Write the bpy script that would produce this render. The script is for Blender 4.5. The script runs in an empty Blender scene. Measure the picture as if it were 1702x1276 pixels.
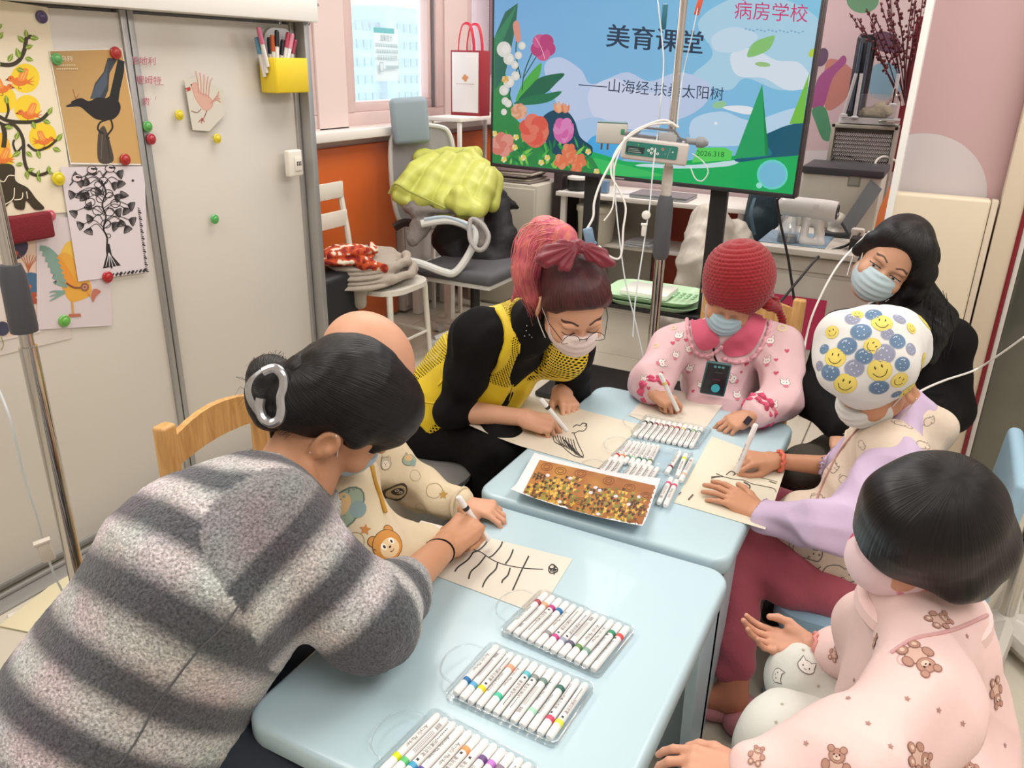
import bpy, bmesh, math, random
import numpy as np
from mathutils import Vector, Matrix
from mathutils.bvhtree import BVHTree
from mathutils.geometry import tessellate_polygon
random.seed(7); RNG = np.random.default_rng(7)
SC = bpy.context.scene; COL = SC.collection
R = math.radians; PI = math.pi
A = np.array
# ---------------------------------------------------------------- camera
CH, CF, CP, CR, CY = 1.52, 1336., R(21.86), R(1.32), R(27.2)
_h = A([math.cos(CY), math.sin(CY), 0]); _r = A([math.sin(CY), -math.cos(CY), 0]); _z = A([0, 0, 1.])
FW = _h*math.cos(CP) - _z*math.sin(CP); _u = _h*math.sin(CP) + _z*math.cos(CP)
RT = _r*math.cos(CR) + _u*math.sin(CR); UP = -_r*math.sin(CR) + _u*math.cos(CR)
cd = bpy.data.cameras.new('camera'); cam = bpy.data.objects.new('camera', cd); COL.objects.link(cam)
cd.sensor_width = 36; cd.lens = CF/1702*36; cd.clip_start = .02
cam.matrix_world = Matrix(((RT[0], UP[0], -FW[0], 0), (RT[1], UP[1], -FW[1], 0), (RT[2], UP[2], -FW[2], CH), (0, 0, 0, 1)))
SC.camera = cam
# ---------------------------------------------------------------- light and exposure
SC.view_settings.view_transform = 'Standard'; SC.view_settings.look = 'None'
SC.view_settings.gamma = 1; SC.view_settings.use_curve_mapping = False
SC.view_settings.exposure = 0.08
W = bpy.data.worlds.new('sky'); SC.world = W; W.use_nodes = True
_bg = W.node_tree.nodes['Background']; _bg.inputs[0].default_value = (.86, .93, 1, 1); _bg.inputs[1].default_value = 2.6
def area(loc, sx, sy, power, color=(1, 1, 1), rot=(0, 0, 0), name='ceiling_lamp_light'):
    l = bpy.data.lights.new(name, 'AREA'); l.shape = 'RECTANGLE'; l.size = sx; l.size_y = sy; l.energy = power; l.color = color
    o = bpy.data.objects.new(name, l); o.location = loc; o.rotation_euler = rot; COL.objects.link(o); return o
for _x in (.3, 2.5, 4.6):
    for _y in (-.7, 1.7):
        area((_x, _y, 2.66), 1.5, 1.0, 31, (1, .955, .9))
# ---------------------------------------------------------------- pixels of the photograph to points of the room
def ray(x, y): return FW + RT*(x-851)/CF - UP*(y-638)/CF
CAM = A([0, 0, CH])
def pd(x, y, d): return CAM + ray(x, y)*d                      # at a given depth
def pz(x, y, z): v = ray(x, y); return CAM + v*(z-CH)/v[2]    # on a level plane
def pX(x, y, X): v = ray(x, y); return CAM + v*X/v[0]
def pY(x, y, Y): v = ray(x, y); return CAM + v*Y/v[1]
def depth(p): return float((A(p)-CAM) @ FW)
# ---------------------------------------------------------------- materials
def lin(c):
    if isinstance(c, str):
        c = [int(c[i:i+2], 16)/255 for i in (0, 2, 4)]
    return tuple(((x+.055)/1.055)**2.4 if x > .04045 else x/12.92 for x in c)
MC = {}
def mat(name, color='cccccc', rough=.5, metal=0., bump=None, vary=None, emit=None, alpha=1., trans=0., coat=0., attr=False,
        sheen=0., spec=.5, sss=0., vec='OBJECT', bumpstretch=None):
    key = name
    if key in MC: return MC[key]
    m = bpy.data.materials.new(name); MC[key] = m; m.use_nodes = True
    nt = m.node_tree; b = nt.nodes['Principled BSDF']; N = nt.nodes.new; L = nt.links.new
    c = lin(color) + (1,)
    b.inputs['Base Color'].default_value = c; b.inputs['Roughness'].default_value = rough; b.inputs['Metallic'].default_value = metal
    b.inputs['Alpha'].default_value = alpha; b.inputs['Transmission Weight'].default_value = trans
    b.inputs['Coat Weight'].default_value = coat; b.inputs['Sheen Weight'].default_value = sheen
    b.inputs['Specular IOR Level'].default_value = spec
    if sss: b.inputs['Subsurface Weight'].default_value = sss; b.inputs['Subsurface Scale'].default_value = .01; b.inputs['Subsurface Radius'].default_value = (1, .35, .2)
    src = None
    if attr:
        a = N('ShaderNodeVertexColor'); a.layer_name = 'Col'; src = a.outputs[0]
        L(src, b.inputs['Base Color'])
    tc = None
    def coord():
        nonlocal tc
        if tc is None:
            t = N('ShaderNodeTexCoord'); tc = t.outputs['Object']
            if vec == 'FLOW':
                f = N('ShaderNodeAttribute'); f.attribute_name = 'flow'; tc = f.outputs['Vector']
        return tc
    if vary:
        n = N('ShaderNodeTexNoise'); n.inputs['Scale'].default_value = vary[0]; n.inputs['Detail'].default_value = 5
        L(coord(), n.inputs['Vector'])
        mr = N('ShaderNodeMapRange'); mr.inputs[1].default_value = .3; mr.inputs[2].default_value = .7
        mr.inputs[3].default_value = 1-vary[1]; mr.inputs[4].default_value = 1+vary[1]
        L(n.outputs[0], mr.inputs[0])
        mx = N('ShaderNodeMix'); mx.data_type = 'RGBA'; mx.blend_type = 'MULTIPLY'; mx.inputs[0].default_value = 1
        if src is not None: L(src, mx.inputs[6])
        else: mx.inputs[6].default_value = c
        L(mr.outputs[0], mx.inputs[7]); L(mx.outputs[2], b.inputs['Base Color']); src = mx.outputs[2]
    if bump:
        n = N('ShaderNodeTexNoise'); n.inputs['Scale'].default_value = bump[0]; n.inputs['Detail'].default_value = 4
        v = coord()
        if bumpstretch:
            mp = N('ShaderNodeMapping'); mp.inputs['Scale'].default_value = bumpstretch; L(v, mp.inputs[0]); v = mp.outputs[0]
        L(v, n.inputs['Vector'])
        bp = N('ShaderNodeBump'); bp.inputs['Strength'].default_value = bump[1]; bp.inputs['Distance'].default_value = bump[2] if len(bump) > 2 else .01
        L(n.outputs[0], bp.inputs['Height']); L(bp.outputs[0], b.inputs['Normal'])
    if emit:
        if src is not None: L(src, b.inputs['Emission Color'])
        else: b.inputs['Emission Color'].default_value = c
        b.inputs['Emission Strength'].default_value = emit
    return m
def woodmat(name, c1, c2, scale=14):
    if name in MC: return MC[name]
    m = mat(name, c1, .45)
    nt = m.node_tree; N = nt.nodes.new; L = nt.links.new; b = nt.nodes['Principled BSDF']
    t = N('ShaderNodeTexCoord'); mp = N('ShaderNodeMapping'); mp.inputs['Scale'].default_value = (1, 1, .12)
    n = N('ShaderNodeTexNoise'); n.inputs['Scale'].default_value = scale*3; n.inputs['Detail'].default_value = 6; n.inputs['Distortion'].default_value = 1.5
    cr = N('ShaderNodeValToRGB'); cr.color_ramp.elements[0].position = .35; cr.color_ramp.elements[1].position = .68
    cr.color_ramp.elements[0].color = lin(c2)+(1,); cr.color_ramp.elements[1].color = lin(c1)+(1,)
    L(t.outputs['Object'], mp.inputs[0]); L(mp.outputs[0], n.inputs['Vector']); L(n.outputs[0], cr.inputs[0]); L(cr.outputs[0], b.inputs['Base Color'])
    return m
# ---------------------------------------------------------------- objects
def tag(o, label=None, cat=None, group=None, kind=None):
    if label: o['label'] = label
    if cat: o['category'] = cat
    if group: o['group'] = group
    if kind: o['kind'] = kind
    return o
def thing(name, label, cat, loc=(0, 0, 0), group=None):
    o = bpy.data.objects.new(name, None); o.empty_display_size = .05; COL.objects.link(o)
    o.location = [float(v) for v in loc]; return tag(o, label, cat, group)
def wloc(o):
    v = Vector((0, 0, 0))
    while o is not None: v += o.location; o = o.parent
    return v
def link(name, me, m, parent=None, smooth=True):
    o = bpy.data.objects.new(name, me); COL.objects.link(o)
    if m is not None:
        for q in (m if isinstance(m, (list, tuple)) else [m]): me.materials.append(q)
    if parent is not None:
        o.parent = parent; w = wloc(parent)
        if w.length: me.transform(Matrix.Translation(-w))
    return o
def add(name, V, F, m, parent=None, smooth=True, mi=None, cols=None, sharp=None):
    me = bpy.data.meshes.new(name)
    V = np.asarray(V, float).reshape(-1, 3)
    if isinstance(F, np.ndarray) and F.ndim == 2:
        nf, k = F.shape
        me.vertices.add(len(V)); me.vertices.foreach_set('co', V.ravel())
        me.loops.add(nf*k); me.loops.foreach_set('vertex_index', F.ravel().astype(np.int32))
        me.polygons.add(nf); me.polygons.foreach_set('loop_start', np.arange(0, nf*k, k, dtype=np.int32))
        me.update(calc_edges=True)
    else:
        me.from_pydata(V.tolist(), [], [tuple(f) for f in F])
    if cols is not None:
        at = me.color_attributes.new('Col', 'FLOAT_COLOR', 'POINT')
        cc = np.ones((len(V), 4)); cc[:, :3] = cols; at.data.foreach_set('color', cc.ravel())
    if mi is not None: me.polygons.foreach_set('material_index', np.asarray(mi, np.int32))
    if smooth:
        me.polygons.foreach_set('use_smooth', np.ones(len(me.polygons), bool))
        if sharp: me.set_sharp_from_angle(angle=R(sharp))
    me.update()
    return link(name, me, m, parent)
class MB:
    """collects shapes, then links them as one mesh object"""
    def __init__(s): s.V = []; s.F = []; s.mi = []; s.M = Matrix.Identity(4); s.k = 0
    def use(s, M=None): s.M = M if M is not None else Matrix.Identity(4); return s
    def put(s, V, F):
        b = len(s.V)
        s.V += [tuple(s.M @ Vector(v)) for v in V]
        s.F += [tuple(b+i for i in f) for f in F]; s.mi += [s.k]*len(F); return s
    def box(s, c, d, bev=0, seg=2, rz=0):
        bm = bmesh.new(); bmesh.ops.create_cube(bm, size=1)
        for v in bm.verts: v.co = Vector((v.co.x*d[0], v.co.y*d[1], v.co.z*d[2]))
        if bev: bmesh.ops.bevel(bm, geom=bm.edges[:], offset=bev, segments=seg, affect='EDGES', profile=.5)
        if rz: bmesh.ops.rotate(bm, matrix=Matrix.Rotation(rz, 3, 'Z'), verts=bm.verts)
        bm.verts.ensure_lookup_table()
        V = [v.co+Vector([float(q) for q in c]) for v in bm.verts]; F = [[v.index for v in f.verts] for f in bm.faces]; bm.free()
        return s.put(V, F)
    def cone(s, a, b, ra, rb=None, n=16, cap=True):
        rb = ra if rb is None else rb
        a = Vector([float(q) for q in a]); b = Vector([float(q) for q in b]); d = (b-a).normalized(); x = d.orthogonal().normalized(); y = d.cross(x)
        V = []
        for p, r in ((a, ra), (b, rb)):
            for i in range(n):
                t = 2*PI*i/n; V.append(p+x*math.cos(t)*r+y*math.sin(t)*r)
        F = [(i, (i+1) % n, n+(i+1) % n, n+i) for i in range(n)]
        if cap: F += [tuple(range(n-1, -1, -1)), tuple(range(n, 2*n))]
        return s.put(V, F)
    def tube(s, pts, r, n=8, closed=False, flat=None, cap=True):
        P = [Vector([float(q) for q in p]) for p in pts]; m = len(P); rr = r if hasattr(r, '__len__') else [r]*m
        V = []; nrm = None
        for i in range(m):
            t = (P[(i+1) % m]-P[i-1]) if closed else (P[min(i+1, m-1)]-P[max(i-1, 0)])
            t.normalize()
            if nrm is None: nrm = t.orthogonal().normalized()
            nrm = (nrm - t*nrm.dot(t)); nrm = nrm.normalized() if nrm.length > 1e-6 else t.orthogonal().normalized()
            bn = t.cross(nrm)
            for k in range(n):
                q = 2*PI*k/n; V.append(P[i]+nrm*math.cos(q)*rr[i]*(flat or 1)+bn*math.sin(q)*rr[i])
        F = []
        for i in range(m if closed else m-1):
            for k in range(n):
                F.append((i*n+k, i*n+(k+1) % n, ((i+1) % m)*n+(k+1) % n, ((i+1) % m)*n+k))
        if not closed and cap: F += [tuple(range(n-1, -1, -1)), tuple((m-1)*n+k for k in range(n))]
        return s.put(V, F)
    def lathe(s, prof, c=(0, 0, 0), n=24, cap=True):
        V = []; m = len(prof)
        for r, z in prof:
            for i in range(n):
                t = 2*PI*i/n; V.append((c[0]+r*math.cos(t), c[1]+r*math.sin(t), c[2]+z))
        F = [(j*n+i, j*n+(i+1) % n, (j+1)*n+(i+1) % n, (j+1)*n+i) for j in range(m-1) for i in range(n)]
        if cap: F += [tuple(range(n-1, -1, -1)), tuple((m-1)*n+k for k in range(n))]
        return s.put(V, F)
    def prism(s, poly, z0, z1):
        n = len(poly)
        V = [(p[0], p[1], z0) for p in poly]+[(p[0], p[1], z1) for p in poly]
        F = [(i, (i+1) % n, n+(i+1) % n, n+i) for i in range(n)]+[tuple(range(n-1, -1, -1)), tuple(range(n, 2*n))]
        return s.put(V, F)
    def ball(s, c, r, n=16, m=10):
        rx, ry, rz = r if hasattr(r, '__len__') else (r, r, r)
        V = []
        for j in range(m+1):
            p = PI*j/m
            for i in range(n):
                t = 2*PI*i/n; V.append((c[0]+rx*math.sin(p)*math.cos(t), c[1]+ry*math.sin(p)*math.sin(t), c[2]+rz*math.cos(p)))
        F = [(j*n+i, (j+1)*n+i, (j+1)*n+(i+1) % n, j*n+(i+1) % n) for j in range(m) for i in range(n)]
        return s.put(V, F)
    def obj(s, name, m, parent=None, smooth=True, sharp=35):
        return add(name, s.V, s.F, m, parent, smooth, s.mi if isinstance(m, (list, tuple)) else None, sharp=sharp)
def frame(o, x, y, z=None):
    """4x4 from an origin and two axes"""
    x = Vector([float(q) for q in x]).normalized(); y = Vector([float(q) for q in y]); y = (y-x*y.dot(x)).normalized(); z = x.cross(y)
    return Matrix(((x.x, y.x, z.x, o[0]), (x.y, y.y, z.y, o[1]), (x.z, y.z, z.z, o[2]), (0, 0, 0, 1)))
def rrect(w, h, r, n=5, cx=0, cy=0):
    P = []
    for sx, sy, a0 in ((1, 1, 0), (-1, 1, 90), (-1, -1, 180), (1, -1, 270)):
        for i in range(n+1):
            t = R(a0+90*i/n); P.append((cx+sx*(w/2-r)+r*math.cos(t), cy+sy*(h/2-r)+r*math.sin(t)))
    return P
def crom(P, n=8, closed=False):
    P = [A(p, float) for p in P]; m = len(P); out = []
    for i in range(m if closed else m-1):
        g = (lambda k: P[k % m]) if closed else (lambda k: P[max(0, min(m-1, k))])
        p0, p1, p2, p3 = g(i-1), g(i), g(i+1), g(i+2)
        for k in range(n):
            t = k/n
            out.append(.5*((2*p1)+(-p0+p2)*t+(2*p0-5*p1+4*p2-p3)*t*t+(-p0+3*p1-3*p2+p3)*t**3))
    if not closed: out.append(P[-1])
    return out
# ---------------------------------------------------------------- flat prints, drawings and writing (real flat polygons, one layer over another)
def glyphs(text):
    cu = bpy.data.curves.new('g', 'FONT'); cu.body = text; cu.size = 1; cu.align_x = 'CENTER'; cu.align_y = 'CENTER'; cu.resolution_u = 3
    o = bpy.data.objects.new('g', cu); COL.objects.link(o); bpy.context.view_layer.update()
    me = bpy.data.meshes.new_from_object(o.evaluated_get(bpy.context.evaluated_depsgraph_get()))
    V = A([v.co[:2] for v in me.vertices]).reshape(-1, 2); F = []
    for p in me.polygons:
        q = list(p.vertices)
        F += [(q[0], q[i], q[i+1]) for i in range(1, len(q)-1)]
    bpy.data.objects.remove(o); bpy.data.curves.remove(cu); bpy.data.meshes.remove(me)
    return V, F
GC = {}
class Art:
    """2-D polygons with a colour each; later mapped to a plane or projected on to a cloth"""
    def __init__(s): s.T = []; s.n = 0; s.X = (0, 0, 1, 1, 0); s.fix = None
    def at(s, x=0, y=0, sx=1, sy=None, rot=0): s.X = (x, y, sx, sx if sy is None else sy, R(rot)); return s
    def _x(s, P):
        P = np.asarray(P, float).reshape(-1, 2); x, y, sx, sy, r = s.X
        P = P*[sx, sy]; c, q = math.cos(r), math.sin(r)
        return np.stack([P[:, 0]*c-P[:, 1]*q+x, P[:, 0]*q+P[:, 1]*c+y], 1)
    def tris(s, V, F, col, cols=None):
        P = s._x(V); c = A([lin(col)]*len(P)) if cols is None else A([lin(q) for q in cols])
        s.T.append((np.concatenate([P, c], 1), [tuple(f) for f in F], s.n if s.fix is None else s.fix)); s.n += s.fix is None; return s
    def grad(s, x0, y0, x1, y1, fn, nu=12, nv=8):
        V = [(x0+(x1-x0)*i/nu, y0+(y1-y0)*j/nv) for j in range(nv+1) for i in range(nu+1)]
        F = [f for j in range(nv) for i in range(nu) for a in [j*(nu+1)+i] for f in ((a, a+1, a+nu+2), (a, a+nu+2, a+nu+1))]
        return s.tris(V, F, '000000', [fn((v[0]-x0)/(x1-x0), (v[1]-y0)/(y1-y0)) for v in V])
    def poly(s, P, col):
        P = [tuple(p) for p in P]
        F = tessellate_polygon([[Vector((p[0], p[1], 0)) for p in P]])
        return s.tris(P, F, col)
    def blob(s, P, col, n=6): return s.poly(crom(P, n, True), col)
    def ell(s, x, y, rx, ry=None, col='000000', rot=0, n=18):
        ry = rx if ry is None else ry; r = R(rot)
        P = [(x, y)]+[(x+rx*math.cos(t)*math.cos(r)-ry*math.sin(t)*math.sin(r), y+rx*math.cos(t)*math.sin(r)+ry*math.sin(t)*math.cos(r)) for t in [2*PI*i/n for i in range(n)]]
        return s.tris(P, [(0, 1+i, 1+(i+1) % n) for i in range(n)], col)
    def rect(s, x0, y0, x1, y1, col): return s.tris([(x0, y0), (x1, y0), (x1, y1), (x0, y1)], [(0, 1, 2), (0, 2, 3)], col)
    def line(s, P, w, col, n=6, taper=False, closed=False):
        P = crom(P, n, closed) if n > 1 else [A(p, float) for p in P]
        if closed: P = P+[P[0]]
        m = len(P); V = []
        for i in range(m):
            t = P[min(i+1, m-1)]-P[max(i-1, 0)]; t = t/(np.linalg.norm(t)+1e-9); nn = A([-t[1], t[0]])
            ww = w/2*((1-.85*i/(m-1)) if taper else 1)
            V += [P[i]+nn*ww, P[i]-nn*ww]
        return s.tris(V, [f for i in range(m-1) for f in ((2*i, 2*i+1, 2*i+3), (2*i, 2*i+3, 2*i+2))], col)
    def text(s, t, x, y, size, col, sx=1., rot=0, shear=0, sy=1.):
        if t not in GC: GC[t] = glyphs(t)
        V, F = GC[t]; V = V*size*A([sx, sy]); V = V+np.stack([V[:, 1]*shear, V[:, 1]*0], 1)
        c, q = math.cos(R(rot)), math.sin(R(rot))
        V = np.stack([V[:, 0]*c-V[:, 1]*q+x, V[:, 0]*q+V[:, 1]*c+y], 1)
        return s.tris(V, F, col)
    def leaf(s, x, y, L, w, rot, col, vein=None):
        r = R(rot); c, q = math.cos(r), math.sin(r)
        P = [(0, 0), (.25, .42), (.5, .5), (.8, .25), (1, 0), (.8, -.25), (.5, -.5), (.25, -.42)]
        Q = [(x+p[0]*L*c-p[1]*w*q, y+p[0]*L*q+p[1]*w*c) for p in P]
        s.blob(Q, col, 3)
        if vein: s.line([(x+.1*L*c, y+.1*L*q), (x+.9*L*c, y+.9*L*q)], w*.1, vein, 1)
        return s
    def out(s, f, lift=.0002, maxe=None, clip=None):
        V = []; F = []; Cc = []; lift = min(lift, .0016/max(1, s.n))
        for P, T, k in s.T:
            tr = [[P[i] for i in t] for t in T]
            if maxe:
                st = tr; tr = []
                while st:
                    a, b, c = st.pop(); e = [np.linalg.norm((a-b)[:2]), np.linalg.norm((b-c)[:2]), np.linalg.norm((c-a)[:2])]; i = int(np.argmax(e))
                    if e[i] <= maxe: tr.append([a, b, c]); continue
                    if i == 0: m = (a+b)/2; st += [[a, m, c], [m, b, c]]
                    elif i == 1: m = (b+c)/2; st += [[a, b, m], [a, m, c]]
                    else: m = (c+a)/2; st += [[a, b, m], [m, b, c]]
            cache = {}
            for t in tr:
                ar = (t[1][0]-t[0][0])*(t[2][1]-t[0][1])-(t[1][1]-t[0][1])*(t[2][0]-t[0][0])
                if ar < 0: t = [t[0], t[2], t[1]]
                idx = []
                for p in t:
                    kk = (round(p[0], 6), round(p[1], 6))
                    if kk not in cache:
                        w = f(p[0], p[1], lift*(k+1))
                        if w is None: cache[kk] = -1
                        else: cache[kk] = len(V); V.append(tuple(w)); Cc.append(p[2:5])
                    idx.append(cache[kk])
                if min(idx) >= 0 and len(set(idx)) == 3: F.append(tuple(idx))
        return V, F, Cc
    def plane(s, name, M, m, parent, lift=.0002, maxe=None, bend=None):
        def f(x, y, z):
            if bend: x, y, z = bend(x, y, z)
            return M @ Vector((x, y, z))
        V, F, Cc = s.out(f, lift, maxe)
        return add(name, V, F, m, parent, smooth=bool(bend), cols=A(Cc))
def PM(p0, n, lift0=0.):
    """photograph pixels to a real plane"""
    p0, n = A(p0, float), A(n, float); n = n/np.linalg.norm(n)
    def f(x, y, z=0.):
        v = ray(x, y); return CAM+v*(((p0+n*(z+lift0)-CAM) @ n)/(v @ n))
    return f
def artobj(name, art, f, m, parent, lift=.0002, maxe=None):
    V, F, Cc = art.out(f, lift, maxe)
    o = add(name, V, F, m, parent, smooth=False, cols=A(Cc)); o['kind'] = 'stuff'; return o
def hexmix(a, b, t):
    t = max(0, min(1, t)); p = [int(a[i:i+2], 16) for i in (0, 2, 4)]; q = [int(b[i:i+2], 16) for i in (0, 2, 4)]
    return ''.join('%02x' % int(p[i]+(q[i]-p[i])*t) for i in range(3))
PRINT = lambda: mat('print_ink', 'ffffff', .55, attr=True)
# ================================================================= distance-field bodies
class S:
    """smooth union of tapered capsules and ellipsoids, meshed as one continuous skin"""
    def __init__(s): s.P = []; s.lo = A([9.]*3); s.hi = A([-9.]*3)
    def _b(s, p, r): s.lo = np.minimum(s.lo, A(p)-r); s.hi = np.maximum(s.hi, A(p)+r)
    def cap(s, a, b, ra, rb=None, k=.02, n=None, f=1., sub=False, tagv=0):
        rb = ra if rb is None else rb; a = A(a, float); b = A(b, float)
        if not sub: s._b(a, ra); s._b(b, rb)
        s.P.append(('c', a, b, ra, rb, k, None if n is None else A(n, float)/np.linalg.norm(n), f, sub, tagv)); return s
    def chain(s, pts, rs, k=.02, **kw):
        for i in range(len(pts)-1): s.cap(pts[i], pts[i+1], rs[i], rs[i+1], k, **kw)
        return s
    def ell(s, c, r, M=None, k=.02, sub=False, tagv=0):
        c = A(c, float); r = A(r, float); M = np.eye(3) if M is None else A(M, float)   # rows of M are the axes
        if not sub: s._b(c, r.max())
        s.P.append(('e', c, r, M, None, k, None, None, sub, tagv)); return s
    def cut(s, c, n): s.P.append(('p', A(c, float), A(n, float)/np.linalg.norm(n))); return s
    def ev(s, X):
        D = np.full(len(X), 9.0)
        for p in s.P:
            if p[0] == 'p':
                D = np.maximum(D, (X-p[1]) @ p[2]); continue
            if p[0] == 'c':
                _, a, b, ra, rb, k, n, f, sub, _t = p
                ba = b-a; q = X-a; h = np.clip(q @ ba/(ba @ ba+1e-12), 0, 1); q = q-h[:, None]*ba
                if n is not None: dn = q @ n; q = q+(dn*(1/f-1))[:, None]*n
                d = (np.sqrt((q*q).sum(1))-(ra+(rb-ra)*h))*(min(1, f) if n is not None else 1)
            else:
                _, c, r, M, _, k, _, _, sub, _t = p
                q = (X-c) @ M.T; k0 = np.sqrt(((q/r)**2).sum(1)); k1 = np.sqrt(((q/r**2)**2).sum(1))+1e-9
                d = k0*(k0-1)/k1
            if sub:
                h = np.clip(.5-.5*(D+d)/k, 0, 1); D = D*(1-h)-d*h+k*h*(1-h)
            else:
                h = np.clip(.5+.5*(D-d)/k, 0, 1); D = D*(1-h)+d*h-k*h*(1-h)
        return D
    def which(s, X):
        best = np.full(len(X), 9.); w = np.zeros(len(X), int)
        for i, p in enumerate(s.P):
            if p[0] == 'p' or p[8]: continue
            T = S(); T.P = [p]; d = T.ev(X); m = d < best; best[m] = d[m]; w[m] = p[9]
        return w
    def mesh(s, vox=.006, post=None):
        B = 6; lo = s.lo-3*vox; n = (np.ceil((s.hi+3*vox-lo)/vox/B).astype(int)+1)
        def grid(c): return lo+c*vox
        I = np.stack(np.meshgrid(*[np.arange(k) for k in n], indexing='ij'), -1).reshape(-1, 3)
        cd_ = s.ev(grid(I*B+B/2-.5))
        D = np.repeat(np.repeat(np.repeat(cd_.reshape(n).astype(np.float32), B, 0), B, 1), B, 2)
        act = I[np.abs(cd_) < B*vox*1.0+vox*2]
        off = np.stack(np.meshgrid(*[np.arange(B)]*3, indexing='ij'), -1).reshape(-1, 3)
        for j in range(0, len(act), 1500):
            G = (act[j:j+1500, None, :]*B+off[None]).reshape(-1, 3)
            D[G[:, 0], G[:, 1], G[:, 2]] = s.ev(grid(G))
        return nets(D, lo, vox)
def nets(D, lo, vox):
    ins = D < 0
    N = A(D.shape)-1
    cnt = np.zeros(N, np.int8)
    sl = lambda a: tuple(slice(a[i], a[i]+N[i]) for i in range(3))
    offs = [(i, j, k) for i in (0, 1) for j in (0, 1) for k in (0, 1)]
    for o in offs: cnt += ins[sl(o)]
    act = np.argwhere((cnt > 0) & (cnt < 8))
    idx = -np.ones(N, np.int64); idx[act[:, 0], act[:, 1], act[:, 2]] = np.arange(len(act))
    P = np.zeros((len(act), 3)); c = np.zeros(len(act))
    val = {o: D[act[:, 0]+o[0], act[:, 1]+o[1], act[:, 2]+o[2]].astype(float) for o in offs}
    for a in offs:
        for ax in range(3):
            if a[ax]: continue
            b = list(a); b[ax] = 1; b = tuple(b); va, vb = val[a], val[b]
            m = (va < 0) != (vb < 0); t = np.where(m, va/(np.where(m, va-vb, 1)), 0)
            p = A(a, float)[None] + t[:, None]*(A(b)-A(a))[None]
            P += p*m[:, None]; c += m
    V = lo + (act+P/c[:, None])*vox
    Fs = []
    for ax in range(3):
        a = [0, 0, 0]; a[ax] = 1
        s0 = ins[:-1 if ax == 0 else None, :-1 if ax == 1 else None, :-1 if ax == 2 else None]
        s1 = ins[a[0]:, a[1]:, a[2]:]
        e = np.argwhere(s0 != s1); u, w = (ax+1) % 3, (ax+2) % 3
        e = e[(e[:, u] > 0) & (e[:, w] > 0) & (e[:, u] < N[u]) & (e[:, w] < N[w])]
        if not len(e): continue
        du = np.zeros(3, int); du[u] = 1; dw = np.zeros(3, int); dw[w] = 1
        g = lambda q: idx[q[:, 0], q[:, 1], q[:, 2]]
        Q = np.stack([g(e-du-dw), g(e-dw), g(e), g(e-du)], 1)
        fl = ~s0[e[:, 0], e[:, 1], e[:, 2]]
        Q[fl] = Q[fl][:, ::-1]; Fs.append(Q)
    return V, np.concatenate(Fs)
def vnormals(V, F):
    fn = np.cross(V[F[:, 2]]-V[F[:, 0]], V[F[:, 3]]-V[F[:, 1]]); n = np.zeros_like(V)
    for i in range(4): np.add.at(n, F[:, i], fn)
    return n/(np.linalg.norm(n, axis=1)[:, None]+1e-12)
def fold(P, sc=9., seed=0, dirs=None):
    """wrinkle field: warped ridged waves"""
    g = np.random.default_rng(seed); out = np.zeros(len(P)); amp = 1.; sc = sc*1.75
    for o in range(4):
        k = g.normal(size=3); k /= np.linalg.norm(k)
        if dirs is not None: k = k*.5+A(dirs)*(1 if o % 2 else -1)*.8
        w = g.normal(size=(2, 3))*sc*.55
        ph = P @ k*sc*(1.5**o)*2+1.7*np.sin(P @ w[0]+g.random()*6)+1.3*np.sin(P @ w[1]*1.7+g.random()*6)
        out += amp*(.6*(1-2*np.abs(np.sin(ph*.5)))+.4*np.cos(ph))*.6; amp *= .55
    return out
def noise3(P, sc, seed=0):
    g = np.random.default_rng(seed); o = np.zeros(len(P))
    for i in range(7):
        k = g.normal(size=3)*sc; o += np.sin(P @ k+g.random()*6.3+1.5*np.sin(P @ (g.normal(size=3)*sc*.7)))
    return o/7
def skin(name, s, m, parent, vox=.006, disp=None, cols=None, flow=None, extra=None):
    V, F = s.mesh(vox)
    if extra is not None:
        for V2, F2 in extra: F = np.concatenate([F, F2+len(V)]); V = np.concatenate([V, V2])
    if disp is not None: V = V+vnormals(V, F)*disp(V)[:, None]
    o = add(name, V, F, m, parent, cols=None if cols is None else cols(V))
    if flow is not None:
        at = o.data.attributes.new('flow', 'FLOAT_VECTOR', 'POINT'); at.data.foreach_set('vector', flow(V).astype(np.float32).ravel())
    o['_v'] = 1
    BV[name+parent.name if parent else name] = BVHTree.FromPolygons([tuple(v) for v in V], F.tolist()); LAST[0] = BV[name+parent.name if parent else name]
    return o
BV = {}; LAST = [None]
def radial(c, up, fwd, f=60, g=2.):
    """flow of hair away from a crown"""
    c, up, fwd = A(c), A(up)/np.linalg.norm(up), A(fwd); fwd = fwd-up*(fwd @ up); fwd /= np.linalg.norm(fwd); sd = np.cross(up, fwd)
    def F(V):
        q = V-c; r = np.linalg.norm(q, axis=1)+1e-9; ph = np.arctan2(q @ sd, q @ fwd)+1.2*(q @ up)
        th = np.arccos(np.clip(q @ up/r, -1, 1))
        return np.stack([np.cos(ph)*f, np.sin(ph)*f, th*g], 1)
    return F
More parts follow.
